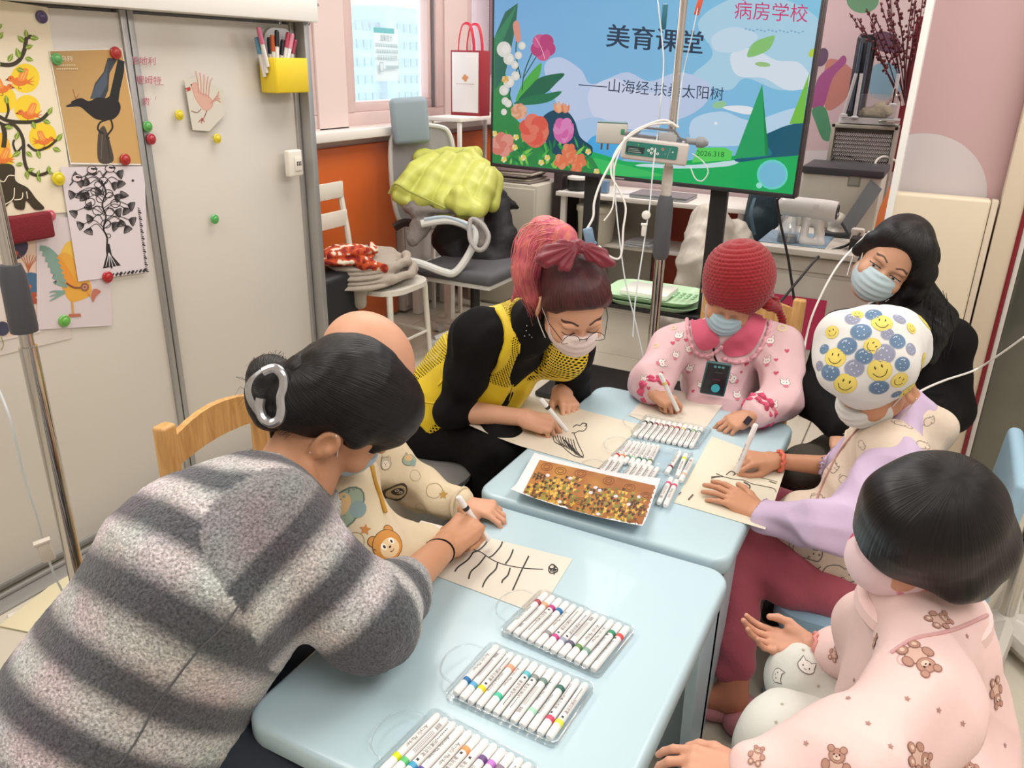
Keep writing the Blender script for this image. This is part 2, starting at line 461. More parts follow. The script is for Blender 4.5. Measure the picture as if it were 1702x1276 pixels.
def hairmat(name, col, col2=None, rough=.38, str_=.6):
    if name in MC: return MC[name]
    m = mat(name, col, rough, spec=.32)
    nt = m.node_tree; N = nt.nodes.new; L = nt.links.new; b = nt.nodes['Principled BSDF']
    f = N('ShaderNodeAttribute'); f.attribute_name = 'flow'
    n = N('ShaderNodeTexNoise'); n.inputs['Scale'].default_value = 1; n.inputs['Detail'].default_value = 3; L(f.outputs['Vector'], n.inputs['Vector'])
    cr = N('ShaderNodeValToRGB'); cr.color_ramp.elements[0].position = .35; cr.color_ramp.elements[1].position = .75
    cr.color_ramp.elements[0].color = lin(col)+(1,); cr.color_ramp.elements[1].color = lin(col2 or col)+(1,)
    L(n.outputs[0], cr.inputs[0]); L(cr.outputs[0], b.inputs['Base Color'])
    bp = N('ShaderNodeBump'); bp.inputs['Strength'].default_value = str_; bp.inputs['Distance'].default_value = .004
    L(n.outputs[0], bp.inputs['Height']); L(bp.outputs[0], b.inputs['Normal'])
    return m
def frm(f, u):
    f = A(f, float); f /= np.linalg.norm(f); u = A(u, float); u = u-f*(f @ u); u /= np.linalg.norm(u)
    return f, u, np.cross(f, u)      # forward, up, right (person's right is +right)
# hands: local axes x along fingers, y towards the thumb, z out of the back of the hand
def hand(wrist, fx, fz, side=1, sc=1., pose='flat', forearm=None, fr=.027):
    fx = A(fx, float); fx /= np.linalg.norm(fx); fz = A(fz, float); fz = fz-fx*(fz @ fx); fz /= np.linalg.norm(fz)
    fy = np.cross(fz, fx)*side
    w = A(wrist, float); G = lambda x, y, z: w+(fx*x+fy*y+fz*z)*sc
    s = S()
    # palm
    for y0, y1, r in ((.018, .030, .0125), (.006, .010, .0135), (-.006, -.010, .0135), (-.018, -.028, .012)):
        s.cap(G(.008, y0*.75, 0), G(.088-(abs(y1)*.25), y1, .002), r*1.15*sc, r*.86*sc, .012*sc)
    s.cap(G(.0, .014, 0), G(.0, -.014, 0), .0185*sc, .0185*sc, .012*sc)
    s.cap(G(.012, .022, -.006), G(.05, .034, -.012), .0155*sc, .0125*sc, .012*sc)
    s.cap(G(.012, -.020, -.006), G(.06, -.028, -.008), .014*sc, .011*sc, .012*sc)
    if forearm is not None:
        s.cap(forearm, G(-.004, 0, 0), fr, .0215*sc, .02*sc, n=fz, f=.86)
    cur = {'flat': [(8, 14, 8)]*4, 'relax': [(14, 24, 14), (18, 30, 18), (22, 34, 18), (28, 36, 20)],
           'pen': [(38, 52, 22), (50, 66, 30), (62, 78, 34), (70, 84, 34)],
           'open': [(6, 18, 12), (14, 26, 16), (22, 34, 20), (30, 40, 24)],
           'curl': [(30, 38, 20), (34, 44, 24), (38, 48, 24), (42, 50, 24)]}[pose]
    L = [(.040, .024, .020), (.044, .028, .021), (.041, .026, .020), (.032, .020, .018)]
    yy = [.030, .010, -.010, -.028]; xx = [.085, .088, .084, .076]; sp = [5, 1, -4, -10]
    nails = []
    for i in range(4):
        p = A([xx[i], yy[i], .002]); a = 0; s0 = R(sp[i]); r = (.0092, .0096, .0090, .0080)[i]
        for j in range(3):
            a += R(cur[i][j]); d = A([math.cos(a)*math.cos(s0), math.cos(a)*math.sin(s0), -math.sin(a)])
            q = p+d*L[i][j]
            s.cap(G(*p), G(*q), r*sc, r*.9*sc, .003*sc if j else .007*sc); r *= .9
            if j == 2: nails.append((G(*(p*.35+q*.65+A([math.sin(a), 0, math.cos(a)])*r*.75)), fx*d[0]+fy*d[1]+fz*d[2], fx*math.sin(a)+fz*math.cos(a), r*sc))
            p = q
    T = {'flat': [(.022, .030, -.006), (.052, .052, -.010), (.078, .066, -.014), (.098, .070, -.016)],
         'relax': [(.022, .030, -.008), (.052, .050, -.016), (.080, .056, -.022), (.100, .052, -.026)],
         'pen': [(.022, .028, -.010), (.056, .046, -.026), (.088, .046, -.034), (.108, .038, -.036)],
         'open': [(.022, .032, -.008), (.05, .058, -.012), (.072, .078, -.010), (.086, .092, -.006)],
         'curl': [(.022, .030, -.010), (.050, .048, -.022), (.074, .050, -.034), (.090, .042, -.042)]}[pose]
    for i, r in enumerate((.0145, .0115, .0098)):
        s.cap(G(*T[i]), G(*T[i+1]), r*sc, (.0115, .0098, .0085)[i]*sc, .006*sc)
    a_, b_ = A(T[2]), A(T[3]); dd = (G(*b_)-G(*a_)); dd /= np.linalg.norm(dd); nz = fz*.8+fy*.6; nz = nz-dd*(nz @ dd); nz /= np.linalg.norm(nz)
    nails.append((G(*b_)-dd*.003*sc+nz*.0062*sc, dd, nz, .0085*sc))
    return s, nails, G
def ball_R(n=18, f=1.): return n
# ================================================================= the room
def struct(name, mb, m, parent=None, **k):
    o = mb.obj(name, m, parent, **k)
    if parent is None: o['kind'] = 'structure'
    return o
WALL = mat('wall_paint', 'd9d2cb', .8)
PINKP = mat('window_pillar_paint', 'd8c6c2', .6)
FRM = mat('window_frame_plastic', 'cfb8b4', .4)
GLASS = mat('clear_glass', 'f4fbff', .02, trans=1.0, alpha=.25)
ALU = mat('aluminium', 'b9bab8', .35, metal=.7)
WHITE = mat('white_lacquer', 'e6e3dd', .4)
BLK = mat('black_plastic', '16171a', .45)
CHROME = mat('chrome', 'c9c6c2', .12, metal=1.)
fl = MB().box((2.6, .6, -.06), (8.4, 5.4, .1)); floor = struct('floor', fl, mat('tile_grout', '8d8578', .8))
tm = mat('floor_tile', 'c9c2b2', .22, vary=(3, .04), bump=(4, .02))
tv_, tf_ = (lambda b: (b.V, b.F))(MB().box((0, 0, -.006), (.794, .794, .012), .0015, 1))
tme = None
for i in range(10):
    for j in range(7):
        if tme is None: o = add('tile', tv_, tf_, tm, floor, smooth=False); tme = o.data
        else: o = bpy.data.objects.new('tile', tme); COL.objects.link(o); o.parent = floor
        o.location = (-1.14+.8*i, -1.68+.8*j, 0)
struct('ceiling', MB().box((2.6, .6, 2.75), (8.4, 5.4, .1)), mat('ceiling_paint', 'eeeae4', .9))
struct('wall_front', MB().box((-1.62, .6, 1.35), (.1, 5.4, 2.7)), WALL)
struct('wall_right', MB().box((2.6, -2.1, 1.35), (8.4, .1, 2.7)), WALL)
# window side: low wall, pillars, lintel
wl = MB().box((2.6, 3.05, .583), (8.4, .2, 1.166))
for x0, x1 in ((-1.6, 2.55), (3.46, 3.70), (4.70, 4.98), (5.95, 6.8)): wl.box(((x0+x1)/2, 3.05, 1.75), (x1-x0, .2, 1.3))
wl.box((2.6, 3.05, 2.53), (8.4, .2, .36)); struct('wall_left', wl, PINKP, sharp=30)
struct('trim_1', MB().box((4.3, 2.93, 1.135), (3.6, .2, .05), .008), mat('sill_white', 'e4dfda', .35))
pm = mat('orange_panel', 'c85f22', .45, coat=.15)
for x0, x1, lb in ((2.6, 4.06, 'large orange wall panel under the window behind the white chair'), (4.72, 5.6, 'brown orange wall panel under the gift bag')):
    tag(MB().box(((x0+x1)/2, 2.93, .545), (x1-x0, .04, 1.05), .012).obj('wall_panel', pm), lb, 'panel')
def window(nm, x0, x1, gl0=.11, split=False, blind=False):
    f = MB(); y = 3.02; z0, z1 = 1.16, 2.34
    w = .075
    for (cx, cz, sx, sz) in (((x0+x1)/2, z0+w/2, x1-x0, w), ((x0+x1)/2, z1-w/2, x1-x0, w), (x0+w/2, (z0+z1)/2, w, z1-z0-2*w), (x1-w/2, (z0+z1)/2, w, z1-z0-2*w)):
        f.box((cx, y, cz), (sx, .12, sz), .006)
    o = f.obj(nm, FRM); o['kind'] = 'structure'
    s = MB(); a = .055; X0, X1, Z0, Z1 = x0+w, x1-w, z0+w, z1-w
    for (cx, cz, sx, sz) in (((X0+X1)/2, Z0+a/2, X1-X0, a), ((X0+X1)/2, Z1-a/2, X1-X0, a), (X0+a/2, (Z0+Z1)/2, a, Z1-Z0-2*a), (X1-a/2, (Z0+Z1)/2, a, Z1-Z0-2*a)):
        s.box((cx, y+.01, cz), (sx, .07, sz), .005)
    s.obj('sash', FRM, o)
    MB().box((X1-.012, y-.03, (Z0+Z1)/2), (.014, .02, Z1-Z0), .003).obj('rubber_seal', mat('seal_dark', '6d6a70', .6), o)
    MB().box(((X0+X1)/2, y+.02, (Z0+Z1)/2), (X1-X0-2*a+.01, .008, Z1-Z0-2*a+.01)).obj('pane', GLASS, o)
    return o
window('window_1', 2.58, 3.46); w2 = window('window_2', 3.70, 4.70); window('window_3', 4.98, 5.93)
st = MB(); st.tube([pY(512, 5, 2.93), pY(520, 25, 2.92), pY(512, 42, 2.93)], .006, 6); st.tube([pY(505, 20, 2.94), pY(528, 8, 2.94)], .008, 6)
tag(st.obj('window_stay', CHROME), 'chrome window stay at the top of the window next to the whiteboard', 'window stay')
# notice on the pane
na = Art(); na.rect(0, 0, 1, 1, 'e4f4f6'); na.rect(.0, .90, .85, 1, '6fc3cc'); na.text('温馨提示', .5, .80, .13, '7f9aa2', sx=1)
for k, (n, y) in enumerate(((13, .68), (13, .57), (12, .46))):
    for i in range(n):
        na.rect(.06+.068*i, y-.035, .06+.068*i+.045, y+.03, 'a9c3c9'); na.rect(.07+.068*i, y-.01, .06+.068*i+.035, y+.008, 'e4f4f6')
na.rect(.05, .40, .95, .405, '8aa7ad'); na.rect(.1, .18, .26, .36, 'a9c3c9'); na.rect(.13, .2, .23, .34, 'e4f4f6'); na.rect(.35, .24, .9, .3, 'a9c3c9')
p0 = pY(624, 135, 3.03); p1 = pY(661, 48, 3.03)
o = na.plane('notice', Matrix(((p1[0]-p0[0], 0, 0, p0[0]), (0, 0, 1, 3.03), (0, p1[2]-p0[2], 0, p0[2]), (0, 0, 0, 1))), mat('notice_film', 'ffffff', .5, attr=True, alpha=.8), w2, -.0002)
# building outside
bA, bB, bC = pY(640, 8, 60), pY(718, 8, 60), pY(588, 42, 60); bo = thing('apartment_building', 'pale high-rise with rows of windows seen through the window', 'building', (bA[0], 62, -20))
b = MB().box(((bA[0]+bB[0])/2, 64, (bA[2]-25)/2), (bB[0]-bA[0], 8, bA[2]+25), .05); bw = b.obj('facade', mat('facade_pale', '7ba0a6', .7), bo)
b2 = MB().box(((bA[0]+bC[0])/2, 65, (bC[2]-25)/2), (bA[0]-bC[0], 8, bC[2]+25), .05).obj('low_wing', mat('facade_wing', '7aa2a8', .7), bo)
g = MB()
for i in range(12):
    for j in range(12): g.box((bC[0]+(bB[0]-bC[0])*(i+.5)/12, 60 if i > 5 else 61, -16+1.9*j), (.9, .3, .9))
g.obj('window_row', mat('facade_glass', '5a8690', .3), bo)
tag(bpy.data.objects['window_row'], kind='stuff')
# ---------------------------------------------------------------- wall behind the television with a painted mural
struct('wall_back', MB().box((5.3, .6, 1.35), (.1, 5.4, 2.7)), mat('back_wall_paint', 'cdb9bb', .8))
mu = Art()
mu.poly([(1330, -20), (1480, -20), (1480, 330), (1320, 330)], 'c9b0b6')
mu.ell(1434, 0, 27, 22, '5f8f6e'); mu.poly([(1335, 250), (1400, 250), (1400, 330), (1325, 330)], 'd0c9cb')
mu.blob([(1375, 100), (1420, 120), (1405, 165), (1372, 180)], 'b97a72'); mu.blob([(1388, 105), (1402, 92), (1406, 104), (1384, 130), (1368, 178), (1350, 178), (1356, 140), (1366, 122)], '9c4f86')
mu.blob([(1350, 182), (1372, 180), (1382, 228), (1368, 232), (1356, 205)], '4c8b68'); mu.ell(1366, 95, 10, 16, '5d4660', 20)
mu.ell(1468, 88, 26, 24, 'cdb2b8'); mu.ell(1472, 70, 26, 17, '5d3f54', 20); mu.blob([(1452, 110), (1490, 110), (1494, 160), (1448, 160)], '7fa3b8')
mu.line([(1462, 92), (1468, 95), (1474, 93)], 1.5, '4a3440'); mu.ell(1459, 93, 2, 2.6, '2c2028')
o = artobj('wall_mural', mu, PM((5.24, 0, 0), (-1, 0, 0)), PRINT(), None, .0005); tag(o, 'painted wall mural of a child with raised purple sleeves behind the TV', 'mural')
# partition on the right with a pale disc
struct('wall_right_1', MB().box((3.56, -.78, 1.35), (.08, 1.02, 2.7)).box((3.56, -.065, 1.35), (.08, .41, 2.7)), mat('pink_wall', 'bfa0a2', .75))
da = Art(); c0 = pX(1520, 330, 3.519); da.ell(c0[1], c0[2], .242, .242, 'c9c0c2', n=60)
V, F, Cc = da.out(lambda x, y, z: (3.519, x, y) if x < .15 else (3.519, .15, y), .0)
o = add('wall_disc', V, F, PRINT(), None, False, cols=A(Cc)); tag(o, 'large pale grey disc painted on the pink wall above the bed board', 'wall painting')
struct('trim_2', MB().box((3.5, .152, 1.35), (.16, .025, 2.7), .004), mat('white_edge', 'eef0ee', .3))
hb = thing('padded_board', 'cream padded board against the pink wall behind the woman in black', 'headboard', (3.46, -.01, 0))
MB().box((3.46, -.01, .55), (.07, .335, 1.08), .012, 3).obj('pad', mat('cream_leather', 'd9cdb6', .5, bump=(20, .05)), hb)
MB().box((3.455, -.19, .55), (.05, .022, 1.08), .004).obj('side_strip', mat('cream_strip', 'cfc2ae', .5), hb)
struct('trim_3', MB().box((3.47, -.245, 1.35), (.09, .075, 2.7), .004), mat('cream_post', 'd5c6b0', .55))
struct('trim_4', MB().box((3.425, -.288, 1.2), (.012, .014, 2.4), .001), mat('dark_red_strip', '7c1420', .4))
struct('trim_5', MB().box((3.44, -.305, 1.2), (.02, .016, 2.4), .001), mat('white_strip', 'dcd8d4', .4))
struct('door_1', MB().box((3.5, -.86, 1.2), (.05, 1.09, 2.4), .004), mat('grey_door_film', '74746a', .15, metal=.35, vary=(2, .2), bump=(6, .15)))
# ---------------------------------------------------------------- sliding whiteboard cupboard
BY = 2.27
wb = thing('sliding_whiteboard', 'tall sliding whiteboard cupboard with posters and magnets on its doors', 'whiteboard', (.8, 2.5, 0))
BM = mat('whiteboard_enamel', 'd3cec6', .28, vary=(1.2, .02)); AB = mat('board_alu', 'a9a8a6', .4, metal=.6)
MB().box((.5, 2.62, .83), (4.1, .56, 1.66)).obj('carcass', WHITE, wb)
for x0, x1, y in ((-1.5, -.05, BY+.02), (-.02, 1.80, BY), (1.835, 2.545, BY+.012)):
    p = MB().box(((x0+x1)/2, y+.014, .83), (x1-x0, .026, 1.60), .002).obj('sliding_door', BM, wb)
    f = MB()
    for x in (x0, x1): f.box((x, y+.012, .83), (.022, .04, 1.62), .003)
    f.box(((x0+x1)/2, y+.012, .025), (x1-x0, .04, .022), .003); f.obj('door_frame', AB, p)
MB().box((.55, BY+.02, 1.705), (4.1, .20, .13), .004).obj('top_rail_cover', WHITE, wb)
r = MB(); r.box((.55, BY-.03, .006), (4.1, .012, .022), .002).box((.55, BY+.02, .004), (4.1, .012, .014), .002).box((.55, BY-.07, .003), (4.1, .06, .008), .002)
r.obj('bottom_track', AB, wb)
MB().box((2.575, BY+.02, .83), (.03, .12, 1.66), .004).obj('end_post', AB, wb)
BPM = PM((0, BY, 0), (0, -1, 0), .001)
def sheet(name, label, corners, art, col='e6e0d6', z=.002, cat='poster', grp=None, bow=.002):
    """a paper sheet on the board with its print"""
    f = PM((0, BY, 0), (0, -1, 0), z)
    t = thing(name, label, cat, f(*corners[0]), grp)
    n = 8; V = []; c = [A(q, float) for q in corners]
    for k in (0, .0004):
        for j in range(n+1):
            for i in range(n+1):
                u, v = i/n, j/n; q = c[0]*(1-u)*(1-v)+c[1]*u*(1-v)+c[2]*u*v+c[3]*(1-u)*v
                V.append(f(q[0], q[1], k))
    m = (n+1)**2; F = [(a+k*m, a+1+k*m, a+n+2+k*m, a+n+1+k*m) for k in (0, 1) for j in range(n) for i in range(n) for a in [j*(n+1)+i]]
    e = [i for i in range(n+1)]+[j*(n+1)+n for j in range(1, n+1)]+[n*(n+1)+i for i in range(n-1, -1, -1)]+[j*(n+1) for j in range(n-1, 0, -1)]
    F += [(e[i], e[(i+1) % len(e)], e[(i+1) % len(e)]+m, e[i]+m) for i in range(len(e))]
    add('paper', V, F, mat('paper_'+col, col, .7), t, smooth=False)
    if art: artobj('print', art, lambda x, y, zz: f(x, y, zz+.0006), PRINT(), t, .0001)
    return t
# poster: branches with birds in yellow suns
a = Art(); TK = '3a3222'; LF = '7d9a32'
for (x, y, r_) in ((42, 130, 24), (45, 180, 22), (71, 227, 23), (2, 265, 20), (5, 165, 22)): a.ell(x, y, r_, r_*1.02, 'f0d032')
a.ell(-2, 250, 20, 30, 'f2b636')
def bird(a, x, y, s, fl=1, c='e07a34'):
    a.at(x, y, s*fl, s); a.blob([(-10, 2), (-2, -3), (8, -2), (12, 3), (6, 8), (-4, 8)], c); a.ell(-11, -1, 4.4, 4.2, c); a.poly([(-15, -2), (-19, 1), (-14, 2)], '8a3a1c')
    a.blob([(-2, 0), (4, -14), (12, -13), (8, 1)], 'eb9146'); a.line([(2, -1), (7, -12)], .9, 'f6cf70', 2); a.line([(5, 0), (10, -11)], .9, 'f6cf70', 2)
    for q in (-6, 0, 6): a.line([(10, 4), (20, 2+q)], 3, c, 2, True)
    a.ell(-12, -2, .9, .9, '2a1a10'); a.line([(0, 8), (-1, 12), (3, 12)], .8, '8a3a1c', 2); a.at()
bird(a, 32, 132, 1.25); bird(a, 47, 188, 1.15); bird(a, 74, 232, 1.0, -1); bird(a, 4, 145, 1.1, -1); bird(a, 3, 262, 1.1)
a.line([(-15, 104), (15, 108), (32, 100), (41, 82), (44, 64), (53, 61)], 7, TK, 6, False); a.line([(53, 61), (57, 60)], 4, TK, 1)
a.line([(-10, 188), (12, 200), (40, 203), (66, 200), (80, 188)], 6, TK); a.line([(-8, 200), (8, 208), (24, 208), (38, 230), (40, 262), (46, 282), (60, 291), (78, 287), (82, 278)], 5.5, TK)
a.line([(40, 240), (28, 252), (22, 240), (24, 232)], 3.5, TK); a.line([(10, 196), (14, 184), (12, 170)], 4, TK); a.line([(46, 240), (60, 250), (80, 244), (95, 232)], 4, TK); a.line([(5, 208), (8, 225), (6, 245)], 8, TK)
for (x, y, ro, l) in ((44, 62, -95, 13), (40, 70, -135, 15), (50, 62, 8, 15), (33, 96, -110, 17), (42, 80, -20, 14), (42, 96, 18, 14), (14, 102, -60, 15), (28, 114, 20, 14), (12, 172, -100, 14), (80, 190, -60, 14), (72, 200, 20, 13), (54, 202, 70, 13), (8, 210, 10, 14), (26, 232, -70, 14), (95, 234, -55, 15), (88, 246, 20, 14), (62, 250, 70, 14), (34, 252, 150, 15), (44, 252, 40, 13), (38, 272, 170, 12), (46, 284, -20, 12), (44, 284, 80, 14), (62, 292, -70, 10), (62, 292, 60, 12), (80, 286, -80, 11), (80, 286, 15, 9), (0, 110, -120, 14), (-2, 65, -60, 14), (-2, 48, -60, 10)):
    a.leaf(x, y, l, l*.55, ro, LF, 'd6e08a')
a.blob([(-10, 282), (10, 272), (24, 278), (26, 300), (46, 312), (60, 330), (74, 346), (58, 348), (44, 334), (40, 348), (26, 346), (20, 334), (6, 348), (-10, 348)], TK, 5)
for P in ([(-5, 296), (6, 302), (14, 292), (24, 292)], [(24, 312), (22, 330), (8, 340)], [(24, 332), (36, 330), (38, 320)], [(46, 330), (44, 318)]): a.line(P, 1.6, 'efe6cf')
sheet('tree_poster', 'cream poster of a dark branching tree with orange birds in yellow suns', [(-70, -10), (79, 12), (124, 352), (-40, 362)], a, 'e8dfc6', .002)
# photograph of a black bird
a = Art(); q = lambda u, v: hexmix(hexmix('a98a5c', 'c49a5e', u), hexmix('d0ac72', 'c8a266', u), v)
c = [A(p, float) for p in ((83, 85), (202, 82), (236, 272), (118, 270))]
n = 8; V = [c[0]*(1-i/n)*(1-j/n)+c[1]*(i/n)*(1-j/n)+c[2]*(i/n)*(j/n)+c[3]*(1-i/n)*(j/n) for j in range(n+1) for i in range(n+1)]
a.tris(V, [f for j in range(n) for i in range(n) for b_ in [j*(n+1)+i] for f in ((b_, b_+1, b_+n+2), (b_, b_+n+2, b_+n+1))], '000000', [q(i/n, j/n) for j in range(n+1) for i in range(n+1)])
a.blob([(163, 224), (170, 210), (176, 214), (184, 240), (188, 268), (164, 268)], '4a423c'); a.line([(170, 222), (168, 264)], 1.5, '6b625a'); a.line([(178, 228), (183, 264)], 1.3, '2f2a28')
a.poly([(196, 98), (207, 102), (206, 120), (199, 152), (196, 176), (186, 172), (182, 160), (190, 125)], '1d211e')
a.poly([(179, 96), (195, 98), (182, 122), (180, 150), (174, 164), (150, 164), (158, 138), (172, 120)], '3a4048'); a.poly([(179, 100), (176, 118), (160, 140), (150, 162), (164, 166), (178, 140)], '4c5866')
a.blob([(118, 170), (126, 165), (136, 163), (148, 168), (162, 162), (176, 163), (188, 158), (200, 174), (198, 188), (188, 198), (172, 200), (158, 197), (146, 188), (134, 178), (122, 176)], '211d20', 5)
a.poly([(109, 176), (124, 169), (127, 177), (112, 178)], '26262c'); a.ell(127, 168, 1.3, 1.2, '0a0a0c'); a.line([(126, 164), (121, 148)], .8, '9a3c34', 1); a.line([(127, 163), (131, 156)], .8, '9a3c34', 1)
a.line([(177, 199), (166, 204), (163, 215), (172, 222)], 3, '2b2626'); a.line([(184, 198), (187, 212), (178, 226), (182, 230)], 3, '2b2626')
for k, (t, y) in enumerate((('乌鸦', 98),)): a.text(t, 111, y, 10, 'e6d6ba', sy=-1)
for y, w in ((107, 34), (113, 38)):
    for i in range(int(w/3)): a.rect(91+3*i+(y-98)*.2, y, 93+3*i+(y-98)*.2, y+2.6, 'dcc8a4')
sheet('crow_photo', 'photo print of a black crow on a post against tan', [(81, 84), (203, 80), (239, 275), (117, 273)], a, 'e9e3da', .004, 'photo')
# black and white drawing of a tree
a = Art(); K = '2a2628'
a.line([(186, 446), (178, 420), (178, 395), (172, 380), (176, 360), (170, 340), (176, 320), (168, 300)], 3, K)
a.poly([(178, 420), (171, 446), (201, 441), (186, 424), (182, 405), (177, 405)], K)
for i in range(4): a.line([(181, 420), (176+6*i, 443)], .9, 'e6e0e6', 1)
for (x, y, r_) in ((176, 372, 8), (180, 392, 4), (163, 350, 9), (182, 352, 8), (168, 330, 8), (158, 318, 7), (180, 322, 8), (172, 300, 7), (163, 307, 6), (150, 336, 8), (192, 338, 8)): a.line([(x+r_*math.cos(t), y+r_*.85*math.sin(t)) for t in [k*PI/4 for k in range(8)]], 1.4, K, 3, closed=True)
def tuft(a, x, y, s, ro):
    a.at(x, y, s, s, ro)
    for i in range(-4, 5): a.line([(0, 0), (4+i*.2, i*1.1), (9, i*1.7)], 1., K, 3)
    a.line([(9, -6.8), (10, 0), (9, 6.8)], 1, K, 3); a.at()
for (x, y, ro) in ((140, 372, 160), (150, 378, 110), (128, 350, 140), (126, 322, 170), (133, 318, 90), (145, 330, 200), (208, 375, 60), (214, 365, 20), (206, 345, 60), (212, 340, 20), (202, 330, -60), (190, 325, 30), (150, 305, 200), (140, 300, 150), (185, 305, 30), (197, 300, 60), (160, 290, 230), (193, 288, 10), (170, 318, 180), (156, 362, 170), (200, 365, 80), (186, 372, 40), (152, 348, 230), (190, 352, 10), (146, 318, 120), (132, 296, 200)):
    a.line([(172, y+6), ((x+172)/2, y-6), (x, y)], 1.2, K); tuft(a, x, y, 1.15, ro)
for (x, y) in ((128, 296), (153, 282), (183, 280)):
    a.ell(x, y, 8, 6, 'd8c8cc'); a.line([(x+8*math.cos(t), y+6*math.sin(t)) for t in [k*PI/4 for k in range(8)]], 1.2, K, 3, closed=True); a.ell(x+2, y, 1, 1, K); a.line([(x-6, y+5), (x-12, y+12)], 2, K, 1); a.line([(x-2, y-2), (x+9, y-1)], 3, K, 1)
a.ell(221, 300, 2, 2, K)
for i in range(30): a.line([(229+i*.45, 345+3.6*i), (232+i*.45+(i % 3), 347+3.6*i)], 1+(i % 3)*.6, K, 1)
for i in range(9): a.line([(186+6.5*i, 459-.9*i), (190+6.5*i, 454-.9*i)], 2+(i % 3), K, 1)
sheet('tree_drawing', 'black ink drawing of a fan-leaved tree on pale paper', [(100, 278), (240, 276), (246, 452), (130, 468)], a, 'd9d0d6', .007, 'drawing')
# chick picture
a = Art(); a.ell(112, 425, 12, 26, 'e3bb52', 15); a.blob([(92, 430), (110, 420), (132, 440), (150, 470), (150, 490), (130, 500), (116, 500), (104, 480), (94, 455)], 'dfa544', 5)
a.blob([(92, 424), (104, 432), (128, 470), (126, 478), (108, 470), (96, 450)], 'e0963a', 4)
for i in range(7): a.line([(94+3*i, 428+8*i), (80+2*i, 415+9*i), (66+4.5*i, 412+9.5*i)], 9-.5*i, '7d9e93', 3)
for i in range(3): a.line([(108, 485), (90, 484+6*i), (82, 486+7*i)], 5, '7d9e93', 3, True)
a.line([(110, 470), (124, 478), (140, 477)], 3, '80503a'); a.ell(141, 477, 7, 7, '8f5d48'); a.ell(141, 477, 4, 4, 'c98f78'); a.ell(141, 477, 1.8, 1.8, '7a4436')
a.line([(120, 500), (122, 522)], 3, 'd59f50', 1); a.poly([(114, 522), (134, 521), (135, 526), (115, 527)], 'b76c52'); a.line([(146, 486), (154, 494)], 3, 'd59f50', 1); a.blob([(152, 492), (156, 480), (168, 484), (160, 492), (155, 502)], 'bd7260', 3)
sheet('chick_picture', 'picture of a yellow chick with green wings and a satchel', [(60, 362), (180, 360), (186, 541), (62, 548)], a, 'd3c8cc', .004, 'picture')
# patterned sheets beneath
a = Art(); a.poly([(5, 395), (58, 392), (66, 548), (10, 560)], 'dcc3b2')
a.blob([(10, 398), (45, 402), (40, 425), (14, 432)], '3f3a52', 4); a.blob([(8, 415), (30, 418), (24, 430)], 'a8553f', 4)
for i in range(7): a.line([(47, 452), (48+(i-3)*2, 438), (50+(i-3)*6, 424)], 1.3, 'b56a4a', 3)
a.line([(47, 452), (49, 460)], 1.6, 'b56a4a', 1); a.blob([(22, 462), (60, 454), (60, 488), (34, 492)], '46698a', 4); a.blob([(26, 468), (52, 474), (44, 484), (28, 478)], 'c2603e', 4)
for x, y in ((50, 496), (56, 490), (58, 500), (48, 503)): a.ell(x, y, 5, 5, 'a84c3a')
a.line([(54, 503), (50, 515)], 1.3, 'b56a4a', 1); a.blob([(46, 528), (50, 516), (57, 514), (60, 526), (55, 534)], 'b86a52', 3); a.line([(54, 532), (55, 542)], 1.2, '5a4a3c', 1)
for k in range(3): a.line([(44+5*k, 556), (38+6*k, 540)], 3, '44502f', 2, True)
a.ell(4, 546, 12, 12, '3f4258'); a.line([(2, 560), (6, 572), (2, 582)], 1.4, '8a8a4a')
sheet('pattern_print', 'print of red and blue birds among plants, half behind the chick picture', [(-30, 380), (62, 372), (68, 552), (-40, 575)], a, 'd9cfc8', .0025, 'print')
sheet('loose_sheet', 'plain pale sheet sticking out under the patterned print', [(-40, 380), (70, 380), (120, 562), (-40, 600)], None, 'd2c8c2', .001, 'paper')
# red chick drawing, stuck on the right door
a = Art(); PK = 'c98d80'
a.poly([(306, 132), (330, 128), (372, 150), (374, 190), (348, 218), (320, 216)], 'd0ccbe')
a.blob([(318, 142), (324, 137), (329, 142), (333, 154), (344, 158), (353, 168), (352, 178), (342, 184), (333, 176), (324, 162)], 'd2a898', 4)
a.line([(318, 142), (324, 137), (329, 142), (333, 154), (344, 158), (353, 168), (352, 178), (342, 184), (333, 176), (324, 162), (321, 150)], .9, PK, 4, closed=True)
for i in range(5): a.line([(330+4*i, 155+2*i), (329+5*i, 138), (325+7*i, 118+3*i)], 1.6, PK, 4)
for i in range(4): a.line([(350, 172), (360, 166-2*i), (367-i, 160-6*i+10)], 1.6, PK, 4)
a.poly([(316, 144), (307, 147), (312, 150), (308, 153), (317, 150)], 'b4443c'); a.ell(318, 141, 1.2, 1.2, '5a3030')
a.line([(334, 181), (328, 187), (318, 184)], 1.2, '8a5a50', 3); a.line([(344, 184), (338, 198), (334, 201)], 1.2, '8a5a50', 3); a.line([(336, 196), (330, 203)], 1, 'b4443c', 1); a.line([(336, 196), (340, 203)], 1, 'b4443c', 1); a.line([(336, 196), (335, 205)], 1, 'b4443c', 1)
for t, x, y in (('圣地利', 238, 102), ('埋姆特', 247, 134), ('贵', 243, 170)): a.text(t, x, y, 14.5, 'b24e66', sy=-1, rot=2)
a.line([(258, 141), (272, 141)], 1, 'bb7480', 1); a.line([(259, 160), (258, 166)], .9, 'bb7480', 1); a.line([(222, 92), (220, 110)], .8, 'a8a2a8', 1)
o = artobj('board_drawing', a, BPM, PRINT(), wb, .0002)
